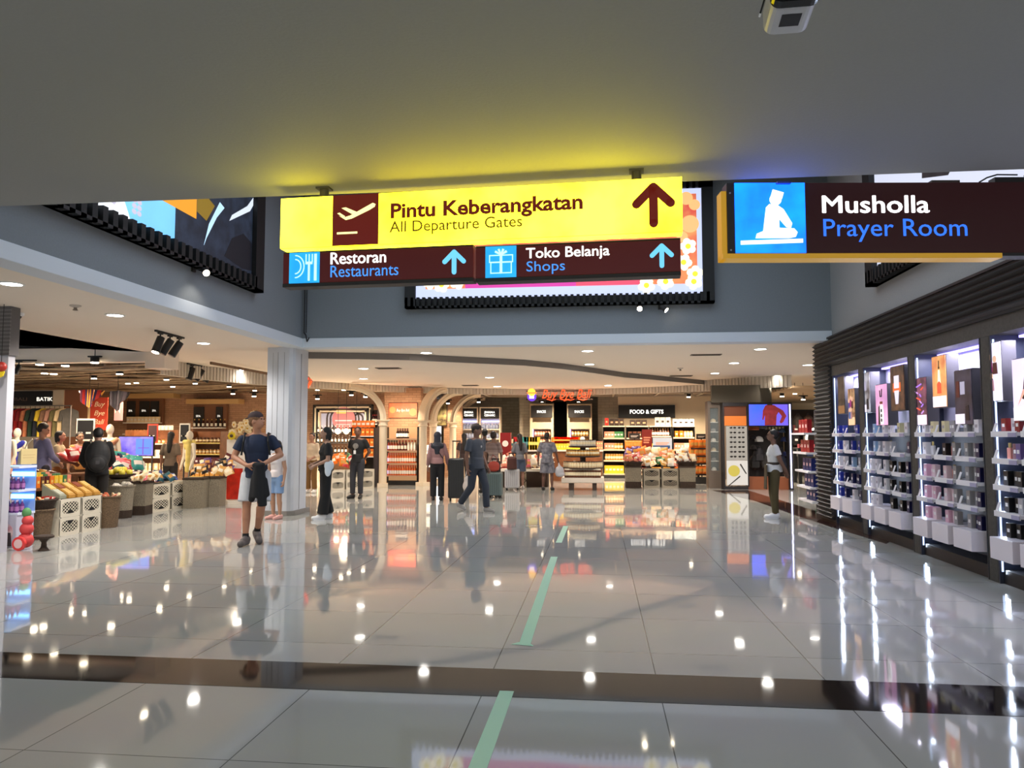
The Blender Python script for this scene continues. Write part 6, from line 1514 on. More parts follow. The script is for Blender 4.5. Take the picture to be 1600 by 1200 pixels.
# angled side glass case
q0, q1 = FL(1108, 763), FL(1128, 766)
t = thing('glass_case', 'tall narrow display case standing beside the orange panel', 'display case', (q0.x, q0.y+.05, 0), 0)
part('frame', t, mat((110,96,84), .5), lambda b: b.box(0, .07, 0, .5, 0, 2.5).box(.3, .36, 0, .5, 0, 2.5).box(.07, .3, 0, .5, 0, .5).box(.07, .3, 0, .5, 2.3, 2.5).use(M_dark).box(.07,.3,.3,.5,.5,2.3))
part('glass', t, mat((200,210,210), .02, alpha=.15), lambda b: b.box(.07, .3, .02, .03, .5, 2.3))
for i in range(6):
    c_ = ['white','grey','cream'][i % 3]; put(mkcap(CN[c_]), (q0.x+.18, q0.y+.24, .5+i*.28+.001), 0, f'{c_} cap on shelf {["one","two","three","four","five","six"][i]} from the bottom of the tall narrow case', 'cap', None, sc=.8)
    if i: part('shelf', t, M_wht, lambda b: b.box(.07, .3, .05, .3, .5+i*.28-.02, .5+i*.28))
struct('trim_7', MB().use(mat((84,76,62), .6)).box(q0.x+.1, x0_+X(1211), Yp+.3, Yp+.5, zt_+.02, 2.95))
# right shop beyond: backpacks hanging, mirror, tables
Yx = 30
a0_, a1_, b0_, b1_ = R(1236, 640, 1300, 672, Yx)
t = thing('backpack_rail', 'black rail with hanging backpacks in the right hand shop', 'rail', (a0_, Yx, 0)); part('frame', t, M_black, lambda b: b.box(0, a1_-a0_+.5, 0, .04, b1_-.04, b1_).box(0, .03, 0, .04, 0, b1_).box(.9,.93,0,.04,0,b1_).box(a1_-a0_+.45, a1_-a0_+.5, 0, .04, 0, b1_).use(mat((56,40,32), .6)).box(0, a1_-a0_+.5, .3, .34, 0, b1_))
for i in range(5):
    c_ = [(46,40,36),(70,46,36),(50,46,40),(120,104,80),(60,50,44)][i]; put(mkbag(c_), (a0_+.2+i*.38, Yx-.16, b1_-.75), 0, f'{["black","brown","charcoal","tan","dark olive"][i]} backpack hanging high in the right hand shop', 'backpack', None, sc=1.3)
for i in range(10):
    c_ = ['black','grey','teal','red','white','maroon','black','navy','white','black'][i]
    put(P_box(CN[c_], .2, .3, .15), (a0_+.1+(i % 5)*.38, Yx-.2, 1.2+.4*(i//5)), 0, f'{c_} shoe box number {ORD[i]} in the middle rows of the right hand shop', 'shoe box', None, name='shoe_box')
part('shelf', t, M_dark, lambda b: b.box(0, a1_-a0_+.3, -.35, .3, 1.16, 1.2).box(0, a1_-a0_+.3, -.35, .3, 1.56, 1.6).box(0, a1_-a0_+.3, -.35, .3, .7, .74))
for i in range(8): put(P_box(CN[['grey','black','navy','white'][i % 4]], .2, .25, .15), (a0_+.1+i*.24, Yx-.2, .74), 0, f'{["grey","black","navy","white"][i%4]} shoe box on the low shelf of the right hand shop', 'shoe box', f'low shoe boxes {i%4}', name='shoe_box')
q = W(1273, 690, 24.5); t = thing('round_mirror', 'round glowing mirror on a table in the right hand shop', 'mirror', (q.x, q.y, q.z-.2)); part('frame', t, mat((255,250,235), .4, em=2), lambda b: [b.cyl((.25*math.cos(i*PI/10),0,.3+.3*math.sin(i*PI/10)), (.25*math.cos((i+1)*PI/10),0,.3+.3*math.sin((i+1)*PI/10)), .035, n=8) for i in range(20)], True); part('glass', t, mat((120,110,100), .05, metal=.9), lambda b: b.cyl((0,-.0,.3), (0,.01,.3), .23, n=20))
t2 = thing('display_table', 'black display table under the round mirror', 'table', (q.x, q.y, 0)); part('table_top', t2, M_black, lambda b: b.box(-.6, .4, -.35, .35, q.z-.25, q.z-.2))
for sx_ in (-.55, .35):
    for sy_ in (-.3, .3): part('leg', t2, M_black, lambda b: b.box(sx_-.05, sx_+.05, sy_-.05, sy_+.05, 0, q.z-.25))
for i in range(4): put(P_box(CN['red'], .12, .12, .2, c2=(250,240,240)), (q.x-.5+i*.16, q.y-.2, q.z-.2), 0, 'red shoe box on the black table below the round mirror', 'shoe box', 'red boxes on the black table', name='shoe_box')

# shop ceiling spotlights (small glowing heads)
SP = [(62,569),(102,571),(148,566),(70,583),(84,584),(187,584),(147,591),(213,598),(200,599),(260,593),(270,604),(305,599),(358,604),(364,615),(398,610),(397,619),(496,609),(496,623),(537,609),(549,617),(571,620),
      (748,628),(700,630),(1076,620),(1136,624),(1222,619),(1242,615),(1255,624),(1186,690)]
SHN = lambda px: 'left souvenir' if px < 420 else 'middle bottle' if px < 600 else 'gift' if px < 1100 else 'right sports'
SPS = sorted(SP[:-1])
ORD += ['fifteenth','sixteenth','seventeenth','eighteenth','nineteenth','twentieth','twenty-first','twenty-second']
for i, (px, py) in enumerate(SPS):
    z = 2.98 if px < 600 else 2.84
    q = FL(px, py, z)
    if q.y > 29.5 or q.y < 0: q = W(px, py, 27.5)
    if px < 600 and q.y > 25.3: q = W(px, py, 24.5)
    if px > 1200: q = W(px, py, 24.5)
    t = thing('shop_spotlight', f'small glowing ceiling spotlight in the {SHN(px)} shop, {ORD[sum(1 for a_ in SPS[:i] if SHN(a_[0]) == SHN(px))]} from the left', 'spotlight', tuple(q), 0, 'shop ceiling spotlights')
    rr = .075 if py < 586 else .062
    part('housing', t, M_black, lambda b: b.cyl((0,0,.0), (0,0,.1), rr*1.1, n=12).box(-.14,.14,-.03,.03,.1,.13).cyl((0,0,.13),(0,0,(3.9 if q.y < 16.4 and px < 230 else 3.5)-q.z),.008)); part('lens', t, M_lensw, lambda b: b.cyl((0,0,-.02), (0,0,-.001), rr, n=12))
    if px not in (358,364,398,397): spot((q.x, q.y, q.z-.05), 110 if px < 600 else 90, (1,.8,.56), 150, .07)
for (x_, y_, pw) in ((-13,18,100),(-9.5,17,90),(-15,23,100),(-10.5,22.5,90),(-7.6,23.6,60),(-1.5,27,130),(-3.4,25.6,90),(1.2,26.6,70),(3.2,26.6,90),(2.0,24.2,40),(-.4,24.6,50),(7.2,28,110),(5.9,25.5,70)):
    spot((x_, y_, 2.85), pw*2.6, (1,.8,.58), 160, .05)  # added fill spots without fittings, they brighten the shops

# ================================================================ PEOPLE
def voxel(parts, name, m, vs=.01, sm=4, extra=None):
    """parts: ('c',p0,p1,r0,r1) tapered capsule, ('e',centre,(rx,ry,rz),rot) ellipsoid, ('f',p0,p1,r0,r1,flat) frustum"""
    b = MB().use(m)
    for q in parts:
        if q[0] == 'c':
            p0, p1, r0, r1 = Vector(q[1]), Vector(q[2]), q[3], q[4]
            b.cyl(p0, p1, r0, r1, 14); b.ball(p0, r0*.995, n=14, m=9); b.ball(p1, r1*.995, n=14, m=9)
        elif q[0] == 'e': b.ball(Vector(q[1]), *q[2], n=18, m=12, M=q[3] if len(q) > 3 else None)
        elif q[0] == 'f': b.cyl(Vector(q[1]), Vector(q[2]), q[3], q[4], 18)
    o = b.build('t'); r = o.modifiers.new('r', 'REMESH'); r.mode = 'VOXEL'; r.voxel_size = vs; r.use_smooth_shade = True
    s = o.modifiers.new('s', 'SMOOTH'); s.iterations = sm; s.factor = .5
    bpy.context.view_layer.update()
    me = bpy.data.meshes.new_from_object(o.evaluated_get(bpy.context.evaluated_depsgraph_get()))
    om = o.data; bpy.data.objects.remove(o); bpy.data.meshes.remove(om)
    me.materials.clear(); me.materials.append(m)
    o = bpy.data.objects.new(name, me); COL.objects.link(o); return o
def V(*a): return Vector(a)
def person(label, px, py, yaw, H=1.7, skin=(150,108,86), J=None, top=None, bot=None, shoes=None, hair=None, vs=.011, fem=False, head_yaw=0, head_tilt=0, loc=None, sleeve=.55, extras=None, curl=.9):
    """J overrides joints (units of height, x to the person's right, y forward)"""
    p = loc or FL(px, py)
    t = thing('person', label, 'person', (p.x, p.y, 0), yaw)
    K = dict(pelvis=(0,0,.525), waist=(0,0,.61), chest=(0,.0,.73), neck=(0,-.005,.83), head=(0,.012,.93),
        hipR=(.052,0,.51), hipL=(-.052,0,.51), kneeR=(.056,.01,.28), kneeL=(-.056,.01,.28), ankR=(.056,-.012,.045), ankL=(-.056,-.012,.045), toeR=(.066,.10,.018), toeL=(-.066,.10,.018),
        shR=(.102,-.005,.802), shL=(-.102,-.005,.802), elR=(.135,-.02,.635), elL=(-.135,-.02,.635), wrR=(.14,.02,.49), wrL=(-.14,.02,.49), haR=None, haL=None)
    if fem: K['shR'] = (.09,-.005,.80); K['shL'] = (-.09,-.005,.80); K['elR'] = (.12,-.02,.64); K['elL'] = (-.12,-.02,.64)
    K.update(J or {})
    for k_ in K: K[k_] = Vector(K[k_])*H if K[k_] is not None else None
    h = H; cw = .085*h if fem else .095*h
    msk = mat(skin, .55)
    ch, wa, pe, ne, he = K['chest'], K['waist'], K['pelvis'], K['neck'], K['head']
    Rz = Matrix.Rotation(head_yaw, 3, 'Z') @ Matrix.Rotation(head_tilt, 3, 'X')
    hd = lambda x, y, z: he+Rz @ V(x*h, y*h, z*h)
    B = [('e', ch, (cw, .06*h, .10*h)), ('e', wa, (.073*h, .052*h, .09*h)), ('e', pe, (.087*h, .06*h, .07*h)),
         ('c', ch+V(0,0,.05*h), ne, .045*h, .03*h), ('c', ne, hd(0,-.008,-.03), .029*h, .030*h), ('c', K['shL'], K['shR'], .03*h, .03*h), ('c', ne+V(.01*h,0,-.012*h), K['shR']+V(-.01*h,0,.006*h), .028*h, .026*h), ('c', ne+V(-.01*h,0,-.012*h), K['shL']+V(.01*h,0,.006*h), .028*h, .026*h),
         ('e', hd(0,-.008,.012), (.044*h,.054*h,.052*h), Rz), ('e', hd(0,.012,-.02), (.036*h,.038*h,.045*h), Rz), ('e', hd(0,.028,-.045), (.02*h,.018*h,.014*h), Rz),
         ('c', hd(0,.045,.008), hd(0,.058,-.014), .005*h, .0085*h), ('e', hd(0,.047,-.034), (.015*h,.006*h,.006*h), Rz), ('e', hd(0,.044,.018), (.026*h,.008*h,.006*h), Rz)]
    for s in (-1, 1): B.append(('e', hd(s*.045,-.004,-.008), (.006*h,.012*h,.018*h), Rz))
    for S, s in (('R',1),('L',-1)):
        hp, kn, an, to = K['hip'+S], K['knee'+S], K['ank'+S], K['toe'+S]
        sh, el, wr = K['sh'+S], K['el'+S], K['wr'+S]
        B += [('c', hp, kn, .052*h, .032*h), ('c', kn, kn.lerp(an,.35), .031*h, .031*h), ('c', kn.lerp(an,.3)-(V(0,.006*h,0)), an, .032*h, .019*h), ('c', an, to.lerp(an,.2), .02*h, .015*h),
              ('c', sh, el, .031*h, .024*h), ('c', el, wr, .024*h, .0155*h)]
        d = (wr-el).normalized(); hv = (K['ha'+S]-wr).normalized() if K['ha'+S] is not None else (d*.8+V(0,.15,-.3)).normalized()
        inward = V(-s,0,0); inward = (inward-hv*inward.dot(hv)).normalized() if abs(inward.dot(hv)) < .95 else V(0,1,0)
        side = hv.cross(inward).normalized()
        if side.y < 0: side = -side
        pc = wr+hv*.027*h
        B.append(('c', wr, pc+hv*.02*h, .014*h, .016*h))
        for i in range(4):
            off = side*((i-1.5)*.0115*h); L = (.040,.046,.043,.034)[3-i]*h
            f0 = pc+hv*.022*h+off; f1 = f0+(hv*.75+inward*.25*curl).normalized()*L*.55; f2 = f1+(hv*.4+inward*curl).normalized()*L*.5
            fr2 = max(.0052*h, vs*.8); B += [('c', f0, f1, fr2, fr2), ('c', f1, f2, fr2, fr2*.85)]
        tb2 = wr+hv*.016*h+side*.014*h; B.append(('c', tb2, tb2+(side*.6+hv*.6+inward*.4).normalized()*.036*h, max(.007*h,vs*.8), max(.006*h,vs*.75)))
    o = voxel(B, 'body', msk, vs); o.parent = t
    # eyes / brows / mouth
    for s in (-1, 1): part('eye', t, mat((30,24,22), .2), lambda b: b.ball(hd(s*.017,.0475,.007), .0055*h, .004*h, .0035*h, n=8, m=5))
    part('mouth', t, mat(tuple(int(c*.62+20*(i == 0)) for i, c in enumerate(skin)), .5), lambda b: b.ball(hd(0,.0515,-.034), .012*h, .003*h, .003*h, n=8, m=5))
    if top:
        g = .012*h; c_ = top['c']; loose = top.get('loose', 1)
        hem = top.get('hem', .5)*h
        Tp = [('e', ch, (cw+g*.9, .06*h+g, .105*h)), ('e', (ch+wa)/2, (.088*h*loose, .06*h*loose+g*.6, .12*h)), ('c', K['shL'].lerp(ch,.12), K['shR'].lerp(ch,.12), .034*h, .034*h), ('c', ne+V(.02*h,0,-.03*h), K['shR'], .028*h, .032*h), ('c', ne+V(-.02*h,0,-.03*h), K['shL'], .028*h, .032*h), ('e', wa, (.083*h*loose, .062*h*loose, .09*h))]
        hemc = pe+V(0,0,hem-.525*h)
        Tp += [('f', wa+V(0,0,.0), hemc, .08*h*loose, .092*h*loose)] if not top.get('crop') else []
        if fem: Tp.append(('e', ch+V(0,.045*h,-.01*h), (.07*h,.035*h,.035*h)))
        for S in ('R','L'):
            sh, el, wr = K['sh'+S], K['el'+S], K['wr'+S]
            sl = top.get('sleeve', .55)
            if sl <= 1: Tp.append(('f', sh, sh.lerp(el, sl), .036*h, .040*h)); Tp.append(('e', sh+V(0,0,-.004*h), (.036*h,)*3))
            else: Tp += [('c', sh, el, .036*h, .032*h), ('f', el, el.lerp(wr, sl-1), .034*h, .026*h)]
        o = voxel(Tp, top.get('n', 'shirt'), top.get('m') or mat(c_, .85, noise=.12, nscale=8), vs*1.15, 5); o.parent = t
    if bot:
        k_ = bot['k']; c_ = bot['c']; m_ = bot.get('m') or mat(c_, .85, noise=.1, nscale=8); L = bot.get('len', .95); wfl = bot.get('flare', .03)
        Bt = [('e', pe+V(0,0,-.005*h), (.096*h, .07*h, .065*h)), ('f', pe+V(0,0,.0), pe+V(0,0,.05*h), .086*h, .082*h)]
        for S in ('R','L'):
            hp, kn, an = K['hip'+S], K['knee'+S], K['ank'+S]
            if L <= .5: Bt.append(('f', hp, hp.lerp(kn, L*2), .06*h, bot.get('w', .056)*h)); Bt.append(('e', hp, (.06*h,)*3))
            else: Bt += [('c', hp, kn, .058*h, bot.get('wk', .042)*h), ('f', kn, kn.lerp(an, (L-.5)*2), bot.get('wk', .042)*h, wfl*h)]
        if k_ == 'skirt': Bt.append(('f', pe, pe.lerp((K['ankR']+K['ankL'])/2, L), .095*h, .13*h))
        o = voxel(Bt, k_, m_, vs*1.15, 4); o.parent = t
    if shoes:
        bg_ = shoes.get('big', 1.08)
        for S in ('R','L'):
            an, to = K['ank'+S], K['toe'+S]; low = min(an.z-.045*h, to.z-.018*h)
            d_ = (to-an); up = V(0,0,1)
            heel = an-V(0,0,.024*h)-(V(d_.x,d_.y,0).normalized()*.018*h)
            o = voxel([('c', heel, to+V(0,0,.002*h), .0235*h*bg_, .0205*h*bg_), ('c', heel+V(0,0,.016*h), an.lerp(to,.5)+V(0,0,-.0*h), .026*h*bg_, .021*h*bg_)]+([('c', an, an+V(0,0,.02*h), .023*h, .023*h)] if shoes.get('high') else []), 'shoe', mat(shoes['c'], .6), vs*.9, 3); o.parent = t
            if shoes.get('sole'):
                sl_ = MB().use(mat(shoes['sole'], .6)); dn = V(0,0,-.016*h)
                sl_.cyl(heel+dn, to+dn*.9, .022*h, .019*h, 10); sl_.build('sole', o)
            if shoes.get('sock'): part('sock', t, mat(shoes['sock'], .8), lambda b: b.cyl(an, an.lerp(K['knee'+S], .16), .0235*h, .0245*h, 14), True)
    if hair:
        st = hair['s']; mh = mat(hair['c'], .6, noise=.3, nscale=30)
        if st == 'cap':
            o = voxel([('e', hd(0,-.012,.022), (.05*h,.058*h,.050*h), Rz), ('e', hd(0,-.045,-.012), (.036*h,.02*h,.03*h), Rz)], 'hair', mh, vs*.9, 2); o.parent = t
            b_ = MB().use(mat(hair['cap'], .8)); b_.ball(hd(0,-.012,.03), .0495*h, .060*h, .045*h, n=20, m=12, M=Rz)
            fwd = Rz @ V(0, 1 if not hair.get('back') else -1, 0); sd = Rz @ V(1,0,0)
            o = b_.build('cap', t, True)
            c0 = hd(0,-.008,.026)+fwd*.045*h; P4 = []
            for i in range(7):
                a_ = PI*i/6; P4.append(c0+sd*math.cos(a_)*.036*h+fwd*math.sin(a_)*.045*h+V(0,0,-.004*h*math.sin(a_)))
            vs4 = P4+[q+V(0,0,.008) for q in P4]; n_ = 7
            b2 = MB().use(mat(hair['cap'], .8)).add(vs4, [tuple(range(n_)), tuple(range(2*n_-1, n_-1, -1))]+[(i, n_+i, n_+(i+1) % n_, (i+1) % n_) for i in range(n_)]); b2.build('peak', o)
        elif st == 'hijab':
            o = voxel([('e', hd(0,-.012,.012), (.055*h,.06*h,.06*h), Rz), ('c', hd(0,-.02,-.02), ne, .05*h, .055*h), ('e', ch+V(0,-.02*h,.06*h), (.1*h,.075*h,.06*h)), ('f', ch+V(0,-.05*h,.06*h), ch+V(0,-.065*h,-.06*h), .055*h, .03*h)], 'headscarf', mh, vs, 4); o.parent = t
        else:
            Hs = [('e', hd(0,-.018,.02), (.050*h,.056*h,.053*h), Rz), ('e', hd(0,-.03,.0), (.047*h,.042*h,.05*h), Rz)]
            if st in ('long',): Hs += [('c', hd(0,-.045,-.01), ne+V(0,-.05*h,-.02*h), .042*h, .036*h), ('c', ne+V(0,-.05*h,-.02*h), ch+V(0,-.075*h,-.02*h), .04*h, .024*h)]
            if st == 'bun': Hs += [('e', hd(0,-.06,.0), (.026*h,)*3)]
            if st == 'bob': Hs += [('c', hd(.034,-.02,-.0), hd(.038,-.012,-.055), .018*h, .014*h), ('c', hd(-.034,-.02,-.0), hd(-.038,-.012,-.055), .018*h, .014*h), ('c', hd(0,-.04,0), hd(0,-.04,-.055), .034*h, .028*h)]
            o = voxel(Hs, 'hair', mh, vs, 3); o.parent = t
            # expose the face: hair stays behind the brow line because its front lies inside the head
    if extras: extras(t, K, h, hd)
    return t, p
R90 = math.radians(90)
def face(deg): return math.radians(deg)       # 0 = away from the camera (+y), 180 = to the camera, -90 = to the right, 90 = to the left
def suitcase(p, w_, d, h_, c, yaw, label, hh=.35, extras=None):
    t = thing('suitcase', label, 'suitcase', (p[0], p[1], 0), yaw)
    m_ = mat(c, .45)
    def body(b):
        b.box(-w_/2, w_/2, -d/2, d/2, .06, h_)
    part('shell', t, m_, body, bevel=.035)
    part('ribs', t, mat(tuple(int(v*.8) for v in c), .45), lambda b: [b.box(x-.006, x+.006, -d/2-.006, d/2+.006, .12, h_-.06) for x in [(-.5+(i+1)/7)*w_ for i in range(6)]])
    part('handle', t, mat((70,70,72), .4, metal=.6), lambda b: b.box(-w_*.25, -w_*.25+.018, d*.2, d*.2+.018, h_, h_+hh).box(w_*.25-.018, w_*.25, d*.2, d*.2+.018, h_, h_+hh).use(M_black).box(-w_*.27, w_*.27, d*.17, d*.28, h_+hh, h_+hh+.03))
    for sx_ in (-1, 1):
        for sy_ in (-1, 1): part('wheel', t, M_black, lambda b: b.cyl((sx_*(w_/2-.05)-.014, sy_*(d/2-.05), .028), (sx_*(w_/2-.05)+.014, sy_*(d/2-.05), .028), .028, n=14).box(sx_*(w_/2-.05)-.01, sx_*(w_/2-.05)+.01, sy_*(d/2-.05)-.02, sy_*(d/2-.05)+.02, .03, .062))
    return t

# 1 hero: man in navy T-shirt, looking to the right
def ex_hero(t, K, h, hd):
    part('backpack_strap', t, M_black, lambda b: b.tube([K['shR']+V(-.02*h,-.04*h,.04*h), K['shR']+V(-.022*h,.03*h,.045*h), K['shR']+V(-.02*h,.066*h,-.02*h), K['shR']+V(-.004*h,.052*h,-.12*h)], .014), True)
    part('backpack_strap', t, M_black, lambda b: b.tube([K['shL']+V(.02*h,-.04*h,.04*h), K['shL']+V(.022*h,.03*h,.045*h), K['shL']+V(.02*h,.066*h,-.02*h), K['shL']+V(.004*h,.052*h,-.12*h)], .014), True)
hero, hp_ = person('man in a navy T-shirt and pale shorts, backward cap, holding a black jacket', 398, 850, face(196), 1.84, (176,124,96),
    J=dict(kneeR=(.058,.04,.285), ankR=(.058,.06,.05), toeR=(.075,.16,.02), kneeL=(-.05,.05,.29), ankL=(-.005,-.07,.085), toeL=(-.035,.02,.022), shR=(.108,-.005,.79), shL=(-.108,-.005,.79), elR=(.165,.0,.655), wrR=(.05,.12,.595), haR=(.01,.14,.60), elL=(-.175,.0,.67), wrL=(-.075,.12,.61), haL=(-.045,.14,.60)),
    top=dict(c=(26,38,64), sleeve=.62, hem=.50, loose=1.0), bot=dict(k='shorts', c=(196,198,204), len=.42, w=.068), shoes=dict(c=(92,84,82), sole=(206,184,150), sock=(24,22,24), high=1, big=1.25), hair=dict(s='cap', c=(130,92,60), cap=(60,44,46), back=True), vs=.0085, head_yaw=math.radians(68), head_tilt=math.radians(6), extras=ex_hero)
Mh = Matrix.Rotation(face(196), 3, 'Z')
def attach(t, name, m_, parts, vs=.012, sm=4):
    o = voxel(parts, name, m_, vs, sm); o.parent = t; return o
jk = thing('jacket', 'black jacket hanging from the hands of the man in pale shorts', 'jacket', (hp_.x, hp_.y, 0), face(196)); H_ = 1.84
o = attach(jk, 'cloth', mat((18,18,22), .85), [('c', V(-.02,.27,1.10), V(-.12,.27,1.10), .04, .04), ('f', V(-.06,.26,1.1), V(-.06,.25,.66), .06, .085), ('f', V(-.11,.26,1.08), V(-.13,.25,.54), .045, .06), ('c', V(-.0,.25,.95), V(.015,.25,.64), .03, .045), ('c', V(-.16,.25,.9), V(-.19,.25,.70), .03, .035), ('c', V(-.08,.29,1.0), V(-.09,.30,.6), .02, .025)], .012, 3)
# 2 girl behind the column
person('girl in a white top and denim shorts, half hidden behind the man in navy', 431, 811, face(160), 1.42, (170,130,105), J=dict(elR=(.13,.0,.63), wrR=(.10,.05,.5)), top=dict(c=(214,206,206), sleeve=.4, hem=.53), bot=dict(k='shorts', c=(120,150,190), len=.4), shoes=dict(c=(214,160,150)), hair=dict(s='long', c=(30,24,24)), fem=True)
# 3 woman with beige apron by the column
person('woman in a cream blouse and mustard trousers standing behind the white column edge', 486, 770, face(175), 1.58, (176,128,104), top=dict(c=(226,204,176), sleeve=1.5, hem=.54), bot=dict(k='trousers', c=(124,88,44), len=.95, wk=.045, flare=.045), shoes=dict(c=(225,220,214)), hair=dict(s='bun', c=(30,24,24)), fem=True, J=dict(elR=(.12,.0,.63), wrR=(.04,.1,.58), elL=(-.12,.0,.63), wrL=(-.04,.1,.57)))
# 4 woman in black
pw, lw = person('woman in a black top and wide black trousers facing left with a white bag', 508, 811, face(120), 1.66, (160,124,104), J=dict(elL=(-.12,.0,.64), wrL=(-.05,.12,.585), elR=(.12,-.01,.64), wrR=(.03,.13,.60), ankR=(.05,-.05,.045), toeR=(.07,.05,.018), ankL=(-.05,.04,.045), toeL=(-.06,.14,.018), kneeR=(.056,.0,.28)), top=dict(c=(18,18,20), sleeve=.7, hem=.55), bot=dict(k='trousers', c=(14,14,16), len=.97, wk=.052, flare=.062), shoes=dict(c=(225,225,225), sole=(235,235,235)), hair=dict(s='bob', c=(14,12,12)), fem=True, head_yaw=math.radians(-5))
bg = thing('shoulder_bag', 'small white crescent bag at the hip of the woman in black', 'bag', (lw.x, lw.y, 0), face(120)); attach(bg, 'pouch', mat((206,216,226), .5), [('e', V(-.20,-.02,.97), (.035,.09,.10)), ('e', V(-.20,-.0,.88), (.03,.06,.11))], .01, 3); part('strap', bg, M_black, lambda b: b.tube([(-.19,-.05,1.04),(-.17,-.05,1.2),(-.12,-.02,1.35)], .008)); 
# 5 man in black T-shirt with lanyard
def ex_l(t, K, h, hd):
    part('lanyard', t, mat((150,140,130), .6), lambda b: b.tube([K['neck']+V(.03*h,.03*h,-.01*h), K['chest']+V(.012*h,.085*h,-.01*h), K['chest']+V(0,.092*h,-.06*h)], .005).tube([K['neck']+V(-.03*h,.03*h,-.01*h), K['chest']+V(-.012*h,.085*h,-.01*h), K['chest']+V(0,.092*h,-.06*h)], .005))
    part('badge', t, M_white, lambda b: b.box(-.03, .03, K['chest'].y+.095*h, K['chest'].y+.098*h, K['chest'].z-.11*h, K['chest'].z-.06*h))
    part('shirt_print', t, mat((120,116,112), .7), lambda b: b.ball(K['chest']+V(0,.069*h,.0), .045*h, .006*h, .04*h, n=9, m=6))
person('man in a black printed T-shirt and lanyard standing with hands behind his back', 558, 779, face(172), 1.72, (120,84,66), J=dict(elR=(.15,-.06,.65), wrR=(.04,-.11,.54), elL=(-.15,-.06,.65), wrL=(-.04,-.11,.53), kneeR=(.065,.01,.28), ankR=(.075,-.01,.045), toeR=(.10,.08,.018), kneeL=(-.05,.01,.28), ankL=(-.045,-.01,.045), toeL=(-.07,.08,.018)), top=dict(c=(22,20,22), sleeve=.65, hem=.50), bot=dict(k='trousers', c=(50,50,56), len=.95, wk=.042, flare=.036), shoes=dict(c=(20,18,18)), hair=dict(s='short', c=(16,14,14)), head_yaw=math.radians(18), extras=ex_l)
# 6 hijab woman
def ex_h(t, K, h, hd): part('bag_strap', t, M_black, lambda b: b.tube([K['shL']+V(.0,-.06*h,.03*h), K['chest']+V(.02*h,-.086*h,-.02*h), K['waist']+V(.085*h,-.06*h,.0)], .009))
person('woman in a dark headscarf, dusty pink top and black trousers seen from behind', 683, 782, face(8), 1.60, (130,96,80), top=dict(c=(146,110,110), sleeve=1.9, hem=.53, loose=1.05), bot=dict(k='trousers', c=(18,18,22), len=.97, wk=.048, flare=.046), shoes=dict(c=(26,22,22)), hair=dict(s='hijab', c=(26,32,48)), fem=True, J=dict(elR=(.14,.02,.64), wrR=(.15,.07,.51)), extras=ex_h)
q = FL(711, 783); suitcase((q.x, q.y+.12), .36, .24, .98, (24,24,26), .1, 'tall black suitcase between the dusty pink top and the walking man', .38)
# 7 walking man
def ex_w(t, K, h, hd): part('shirt_logo', t, mat((150,150,150), .6), lambda b: b.ball(K['chest']+V(-.01*h,.073*h,.01*h), .012*h, .004*h, .014*h, n=8, m=5))
person('man in a slate T-shirt and cap and dark jeans striding past', 744, 800, face(-128), 1.74, (120,86,70), J=dict(kneeR=(.05,-.03,.285), ankR=(.05,-.22,.085), toeR=(.05,-.14,.03), kneeL=(-.05,.10,.30), ankL=(-.05,.12,.045), toeL=(-.055,.22,.02), elR=(.13,-.02,.635), wrR=(.12,-.02,.49), elL=(-.13,-.04,.64), wrL=(-.13,.05,.50)), top=dict(c=(62,66,76), sleeve=.7, hem=.49, loose=1.05), bot=dict(k='jeans', c=(44,50,62), len=.97, wk=.043, flare=.038), shoes=dict(c=(150,146,142), sole=(190,186,180)), hair=dict(s='cap', c=(40,32,30), cap=(56,44,42)), head_yaw=math.radians(30), extras=ex_w)
# 8 clear bag being carried beside him
q = FL(728, 790); t = thing('shopping_bag', 'clear plastic shopping bag hanging beside the striding man', 'bag', (q.x, q.y+.25, .28)); attach(t, 'bag', mat((200,190,185), .3, alpha=.8), [('e', V(0,0,.12), (.12,.07,.14)), ('e', V(0,0,.25), (.09,.05,.1))], .015, 3); part('handle', t, M_white, lambda b: b.tube([(-.05,0,.33),(-.02,0,.55),(.02,0,.55),(.05,0,.33)], .006))
person('person in black with a black cap partly hidden behind the striding man', 757, 770, face(15), 1.68, (110,80,66), top=dict(c=(20,20,24), sleeve=.7, hem=.5), bot=dict(k='trousers', c=(28,28,32), len=.96), shoes=dict(c=(24,22,22)), hair=dict(s='cap', c=(20,18,18), cap=(22,22,26)))
m_str = brick_mat((170,150,140), (84,66,66), (120,100,98), w=3, h=.05, axis='XZ', off=0)
person('woman in a striped top with a red bag standing behind a grey green suitcase', 771, 776, face(-20), 1.62, (120,88,72), top=dict(c=(140,110,110), sleeve=.8, hem=.52, m=m_str), bot=dict(k='shorts', c=(26,24,26), len=.46, w=.062), shoes=dict(c=(40,34,34)), hair=dict(s='bun', c=(40,26,22)), fem=True, J=dict(elR=(.12,.03,.64), wrR=(.07,.12,.55)))
q = FL(773, 778); suitcase((q.x, q.y+.02), .36, .25, .62, (84,100,100), -.1, 'grey green ribbed suitcase standing beside the woman in the striped top', .3)
t = thing('handbag', 'red handbag on top of the grey green suitcase', 'bag', (q.x-.02, q.y-.05, .62)); attach(t, 'bag', mat((150,50,34), .6), [('e', V(0,0,.15), (.15,.07,.12)), ('e', V(0,0,.09), (.14,.07,.08))], .012); part('strap', t, mat((120,40,30), .6), lambda b: b.tube([(-.1,0,.24),(-.02,0,.42),(.06,0,.36),(.1,0,.24)], .008))
